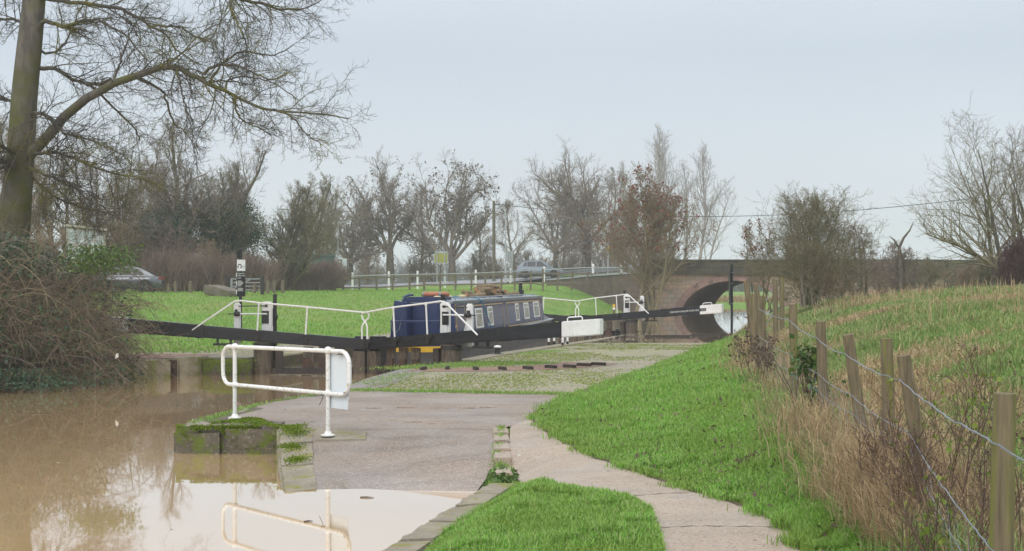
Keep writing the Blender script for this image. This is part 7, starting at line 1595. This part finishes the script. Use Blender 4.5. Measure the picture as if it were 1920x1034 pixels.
for Pm, Rm, Lm, nsp, main in tw:
    pos, dd, ln, rr = spawn(g, Pm, Rm, Lm, nsp, 0.3 if main else 0.18, 1.0, 0.85, 0.3, 0.42, 0.25, 0.42, 0.0055); rr = np.minimum(rr, 0.016)
    A1 = grow(g, pos, dd, ln, rr, 8, 0.16, -0.015, 0.3, -0.05); parts.append(tubes(*A1, 4))
    pos, dd, l2, rr = spawn(g, *A1, ln, 7, 0.12, 1.0, 0.75, 0.3, 0.45, 0.3, 0.65, 0.0042); A2 = grow(g, pos, dd, l2, rr, 5, 0.16, -0.02, 0.4, 0.05); parts.append(tubes(*A2, 3))
    pos, dd, l3, rr = spawn(g, *A2, l2, 5, 0.15, 1.0, 0.7, 0.3, 0.5, 0.3, 0.7, 0.0034); A3 = grow(g, pos, dd, l3, rr, 3, 0.14, 0.0, 0.55, 0.08); parts.append(tubes(*A3, 3))
V, Q = join(parts); np_mesh('twigs', V, Q, mat=M['twig_big'], parent=bt)

# ------------------------------------------------------------------ bramble thicket on the left bank
bx = thing('bramble_thicket', 'big tangled bramble and ivy thicket overhanging the canal at the left', 'bramble', (-10.5, 29.5, 0))
g = np.random.default_rng(15)
def mound(n, shrink=1.0):                                      # points in the thicket's volume
    o = []
    while sum(len(a) for a in o) < n:
        X = g.uniform(-13.8, -7.4, n); Y = g.uniform(27.0, 33.4, n); Z = g.uniform(-0.3, 3.0, n)
        u = 960 + FPX * X / Y
        top = np.interp(u, [-150, 0, 60, 120, 180, 235, 275], [440, 447, 450, 462, 478, 520, 590]) + 14 * np.sin(X * 3.1 + Y * 1.9) + 9 * np.sin(X * 7.3 - Y * 2.7); zt = ZC - (top - HOR) / FPX * Y
        e = ((X + 11.4) / 3.5) ** 2 + ((Y - 30.2) / 2.9) ** 2
        k = (Z < zt * np.clip(1.25 - 0.9 * e, 0.1, 1) ** 0.5) & (e < 1.0 * shrink); o.append(np.column_stack([X, Y, Z])[k])
    return np.vstack(o)[:n]
core = mound(2300, 0.86); core[:, 2] *= 0.8
d0 = np.column_stack([g.normal(0.1, 0.7, len(core)), g.normal(-0.25, 0.6, len(core)), g.normal(0.15, 0.5, len(core))]); ln = 0.7 + 1.1 * g.random(len(core)); A0 = grow(g, core, d0, ln, np.full(len(core), 0.0072), 9, 0.19, 0.02, 0.4, -0.20)
pos, dd, l2, rr = spawn(g, *A0, ln, 7, 0.15, 1.0, 0.8, 0.3, 0.38, 0.3, 0.75, 0.0038); A1 = grow(g, pos, dd, l2, rr, 5, 0.2, -0.02, 0.5, -0.06)
# long arching stems hanging to the right and to the water
n = 260; p = mound(n, 0.8); d0 = np.column_stack([g.normal(0.75, 0.4, n), g.normal(-0.35, 0.4, n), g.normal(0.15, 0.35, n)]); l0 = 1.2 + 1.3 * g.random(n); A2 = grow(g, p, d0, l0, np.full(n, 0.010), 12, 0.09, 0.03, 0.35, -0.22)
pos, dd, l3, rr = spawn(g, *A2, l0, 7, 0.2, 1.0, 0.7, 0.3, 0.28, 0.3, 0.7, 0.0045); A3 = grow(g, pos, dd, l3, rr, 5, 0.15, 0.0, 0.5, -0.05)
V, Q = join([tubes(*A0, 4), tubes(*A1, 3), tubes(*A2, 5), tubes(*A3, 3)]); np_mesh('stems', V, Q, mat=M['bramble'], parent=bx)
lp_ = mound(30000); nzv = vnoise(lp_[:, 0] * 1.2, lp_[:, 1] + lp_[:, 2] * 1.7, 2.2, 90); k = (nzv > -0.02) | (lp_[:, 2] > 1.9) | (g.random(len(lp_)) < 0.04) | (lp_[:, 2] < 0.15); lp_ = lp_[k]
V, Q = leaf_quads(g, lp_, 0.06, 0.3, 0.2, 0.8); np_mesh('ivy_leaves', V, Q, mat=M['ivy'], parent=bx)
c = np.array(px(190, 486, 28.4)); q = c + np.clip(g.normal(0, 1, (2000, 3)), -1.7, 1.7) * np.array([0.36, 0.4, 0.15]); V, Q = leaf_quads(g, q, 0.06, 0.3, 0.3, 0.7); np_mesh('bright_leaves', V, Q, mat=M['ivylight'], parent=bx)
c = np.array([-9.9, 27.6, 0.0]); q = c + g.normal(0, 1, (1800, 3)) * np.array([0.7, 0.25, 0.16]); q[:, 2] = np.abs(q[:, 2]) - 0.25; V, Q = leaf_quads(g, q, 0.07, 0.3, 0, 0.7); np_mesh('low_ivy', V, Q, mat=M['evergreen'], parent=bx)

# ------------------------------------------------------------------ weeds at the fence
def weed(label, u, v0, Y, off, seed, n=5, head='deadstem', leafmat=None, nl=0, hs=0.02, cat='weed', nm='dead_weed'):
    g = np.random.default_rng(seed); x = (u - 960) / FPX * Y; z = float(hgt(x, Y)); H = max(0.35, (ZC - (v0 - HOR) / FPX * Y) - z); t = thing(nm, label, cat, (x, Y, z))
    A0 = grow(g, np.zeros((n, 3)) + (x, Y, z - 0.02) + g.normal(0, 0.05, (n, 3)) * (1, 1, 0), np.column_stack([g.normal(0, 0.16, n), g.normal(0, 0.16, n), np.ones(n)]), H * (0.7 + 0.35 * g.random(n)), np.full(n, 0.0055), 9, 0.06, 0.02, 0.4)
    pos, dd, ln, rr = spawn(g, *A0, np.full(n, H), 10, 0.35, 1.0, 0.6, 0.2, 0.28, 0.3, 0.6, 0.0022); A1 = grow(g, pos, dd, ln, rr, 5, 0.1, 0.04, 0.5); pos2, dd2, l2, rr2 = spawn(g, *A1, ln, 4, 0.3, 1, 0.6, 0.2, 0.4, 0.2, 0.7, 0.0018); A2 = grow(g, pos2, dd2, l2, rr2, 3, 0.1, 0.03, 0.6)
    V, Q = join([tubes(*A0, 5), tubes(*A1, 3), tubes(*A2, 3)]); np_mesh('stems', V, Q, mat=M['deadstem'], parent=t)
    if head:
        pp = np.vstack([A1[0][:, -1], A2[0][:, -1]]); pp = pp[g.random(len(pp)) < 0.6]; pp = np.repeat(pp, 2, axis=0) + g.normal(0, hs * 0.5, (len(pp) * 2, 3)); V, Q = leaf_quads(g, pp, hs, 0.3, 0.3, 0.8); np_mesh('seed_heads', V, Q, mat=M[head], parent=t)
    if leafmat:
        pp = A1[0].reshape(-1, 3); pp = pp[g.integers(0, len(pp), nl)]; V, Q = leaf_quads(g, pp, 0.034, 0.3, 0.5, 0.9); np_mesh('leaves', V, Q, mat=M[leafmat], parent=t)
    return t
weed('tall branching dead dock stem standing in the field at the right', 1826, 628, 11.5, 0, 201, 2, hs=0.012)
weed('tall dead stem just behind the nearest fence post', 1905, 700, 7.2, 0, 202, 3)
weed('dark dead weed with seed heads left of the nearest post', 1818, 800, 6.8, 0, 203, 6, hs=0.010)
weed('dead brown weed in front of the leaning second post', 1716, 800, 8.4, 0, 204, 6, hs=0.010)
weed('dead brown weed by the foot of the mossy third post', 1655, 790, 9.6, 0, 205, 6, hs=0.010)
weed('dead brown weed right of the leaning fourth post', 1690, 860, 8.8, 0, 206, 5, hs=0.010)
weed('curled brown dock leaves beside the thick mossy far post', 1410, 610, 19.0, 0, 207, 5, head='keysbrown', hs=0.035)
weed('curled brown dock leaves in front of the thick mossy far post', 1432, 640, 18.0, 0, 208, 5, head='keysbrown', hs=0.03)
weed('dead thistle stems in front of the big bush', 1560, 500, 33, 0, 209, 5)
weed('second clump of dead thistle stems right of the big bush', 1592, 515, 31, 0, 210, 5)
weed('single dead stem below the dead trunk', 1655, 528, 36, 0, 211, 3)
weed('bramble sprig with yellow green leaves below the leaning second post', 1745, 850, 7.6, 0, 212, 5, None, 'lime', 60, cat='bramble', nm='bramble_sprig')
weed('bramble sprig with yellow green leaves right of the leaning second post', 1790, 690, 8.6, 0, 213, 6, None, 'lime', 110, cat='bramble', nm='bramble_sprig')
weed('bramble sprig with yellow green leaves at the foot of the mossy third post', 1672, 740, 9.3, 0, 214, 5, None, 'lime', 60, cat='bramble', nm='bramble_sprig')
weed('lowest bramble sprig with yellow green leaves near the path edge', 1690, 900, 7.4, 0, 215, 4, None, 'lime', 36, cat='bramble', nm='bramble_sprig')
g = np.random.default_rng(31); c = np.array(px(1512, 672, 14.8)); q = c + g.normal(0, 1, (420, 3)) * np.array([0.065, 0.08, 0.085]); V, Q = leaf_quads(g, q, 0.05, 0.3, 0.3, 0.8); q2 = c + np.array([0.08, -0.3, -0.3]) + g.normal(0, 1, (90, 3)) * np.array([0.09, 0.1, 0.10]); V2, Q2 = leaf_quads(g, q2, 0.045, 0.3, 0.3, 0.8)
V, Q = join([(V, Q), (V2, Q2)]); ic = thing('ivy_clump', 'dark leafy ivy clump growing between the sixth and fifth posts', 'ivy', (c[0], c[1], float(hgt(c[0], c[1])))); np_mesh('leaves', V, Q, mat=M['ivylight'], parent=ic)
n = 20; A0 = grow(g, np.zeros((n, 3)) + (c[0], c[1], float(hgt(c[0], c[1])) - 0.05) + g.normal(0, .06, (n, 3)) * (1, 1, 0), np.column_stack([g.normal(0, .15, n), g.normal(0, .15, n), np.ones(n)]), np.full(n, 0.75), np.full(n, 0.007), 7, 0.1, 0.02, 0.4); V, Q = tubes(*A0, 4); np_mesh('stems', V, Q, mat=M['deadstem'], parent=ic)
x, y, z = pg(1412, 890, 0.08); m = MB(); rgm = random.Random(2)
g = np.random.default_rng(41); q = np.column_stack([x + g.normal(0, 0.08, 400), y + g.normal(0, 0.12, 400), np.zeros(400)]); q[:, 2] = hgt(q[:, 0], q[:, 1]) + 0.035 * np.exp(-((q[:, 0] - x) ** 2 + (q[:, 1] - y) ** 2) / 0.02); V, Q = leaf_quads(g, q, 0.04, 0.4, 0, 0.9); tag(np_mesh('molehill', V, Q, mat=M['soil'], smooth=False), 'small dark patch of bare earth in the mown grass bank', 'molehill')
x, y, z = pg(973, 856, 0.0); m = MB(); m.box((x, y, 0.01), (0.035, 0.03, 0.012), 0.4); tag(m.build('litter', M['rail_white'], bevel=0.003), 'tiny white scrap of litter on the towpath', 'litter')
x, y, z = px(607, 783 - 0, 30.5) if False else px(219, 667, 28.2); m = MB(); m.add([(x, y, z + .05), (x + .035, y, z + .03), (x + .03, y + .03, z - .03), (x - .03, y, z - .07), (x - .02, y - .03, z)], [(0, 1, 4), (1, 2, 4), (2, 3, 4), (3, 0, 4)]); tag(m.build('plastic_bag', M['rail_white'], smooth=True), 'crumpled white plastic scrap caught in the bramble thicket', 'litter')

# ------------------------------------------------------------------ haze
hz = bpy.data.meshes.new('haze'); hb = MB(); hb.box((0, 200, 15), (1400, 1900, 34)); 
hm = bpy.data.materials.new('haze'); hm.use_nodes = True; hm.node_tree.nodes.clear()
ho = hm.node_tree.nodes.new('ShaderNodeOutputMaterial'); hv = hm.node_tree.nodes.new('ShaderNodeVolumePrincipled')
hv.inputs['Color'].default_value = (0.93, 0.96, 1.0, 1); hv.inputs['Density'].default_value = 0.0009; hv.inputs['Anisotropy'].default_value = 0.2
hm.node_tree.links.new(hv.outputs[0], ho.inputs['Volume'])
bpy.data.meshes.remove(hz); hobj = hb.build('haze', hm); tag(hobj, 'thin pale winter mist over the whole scene', 'haze', kind='stuff')
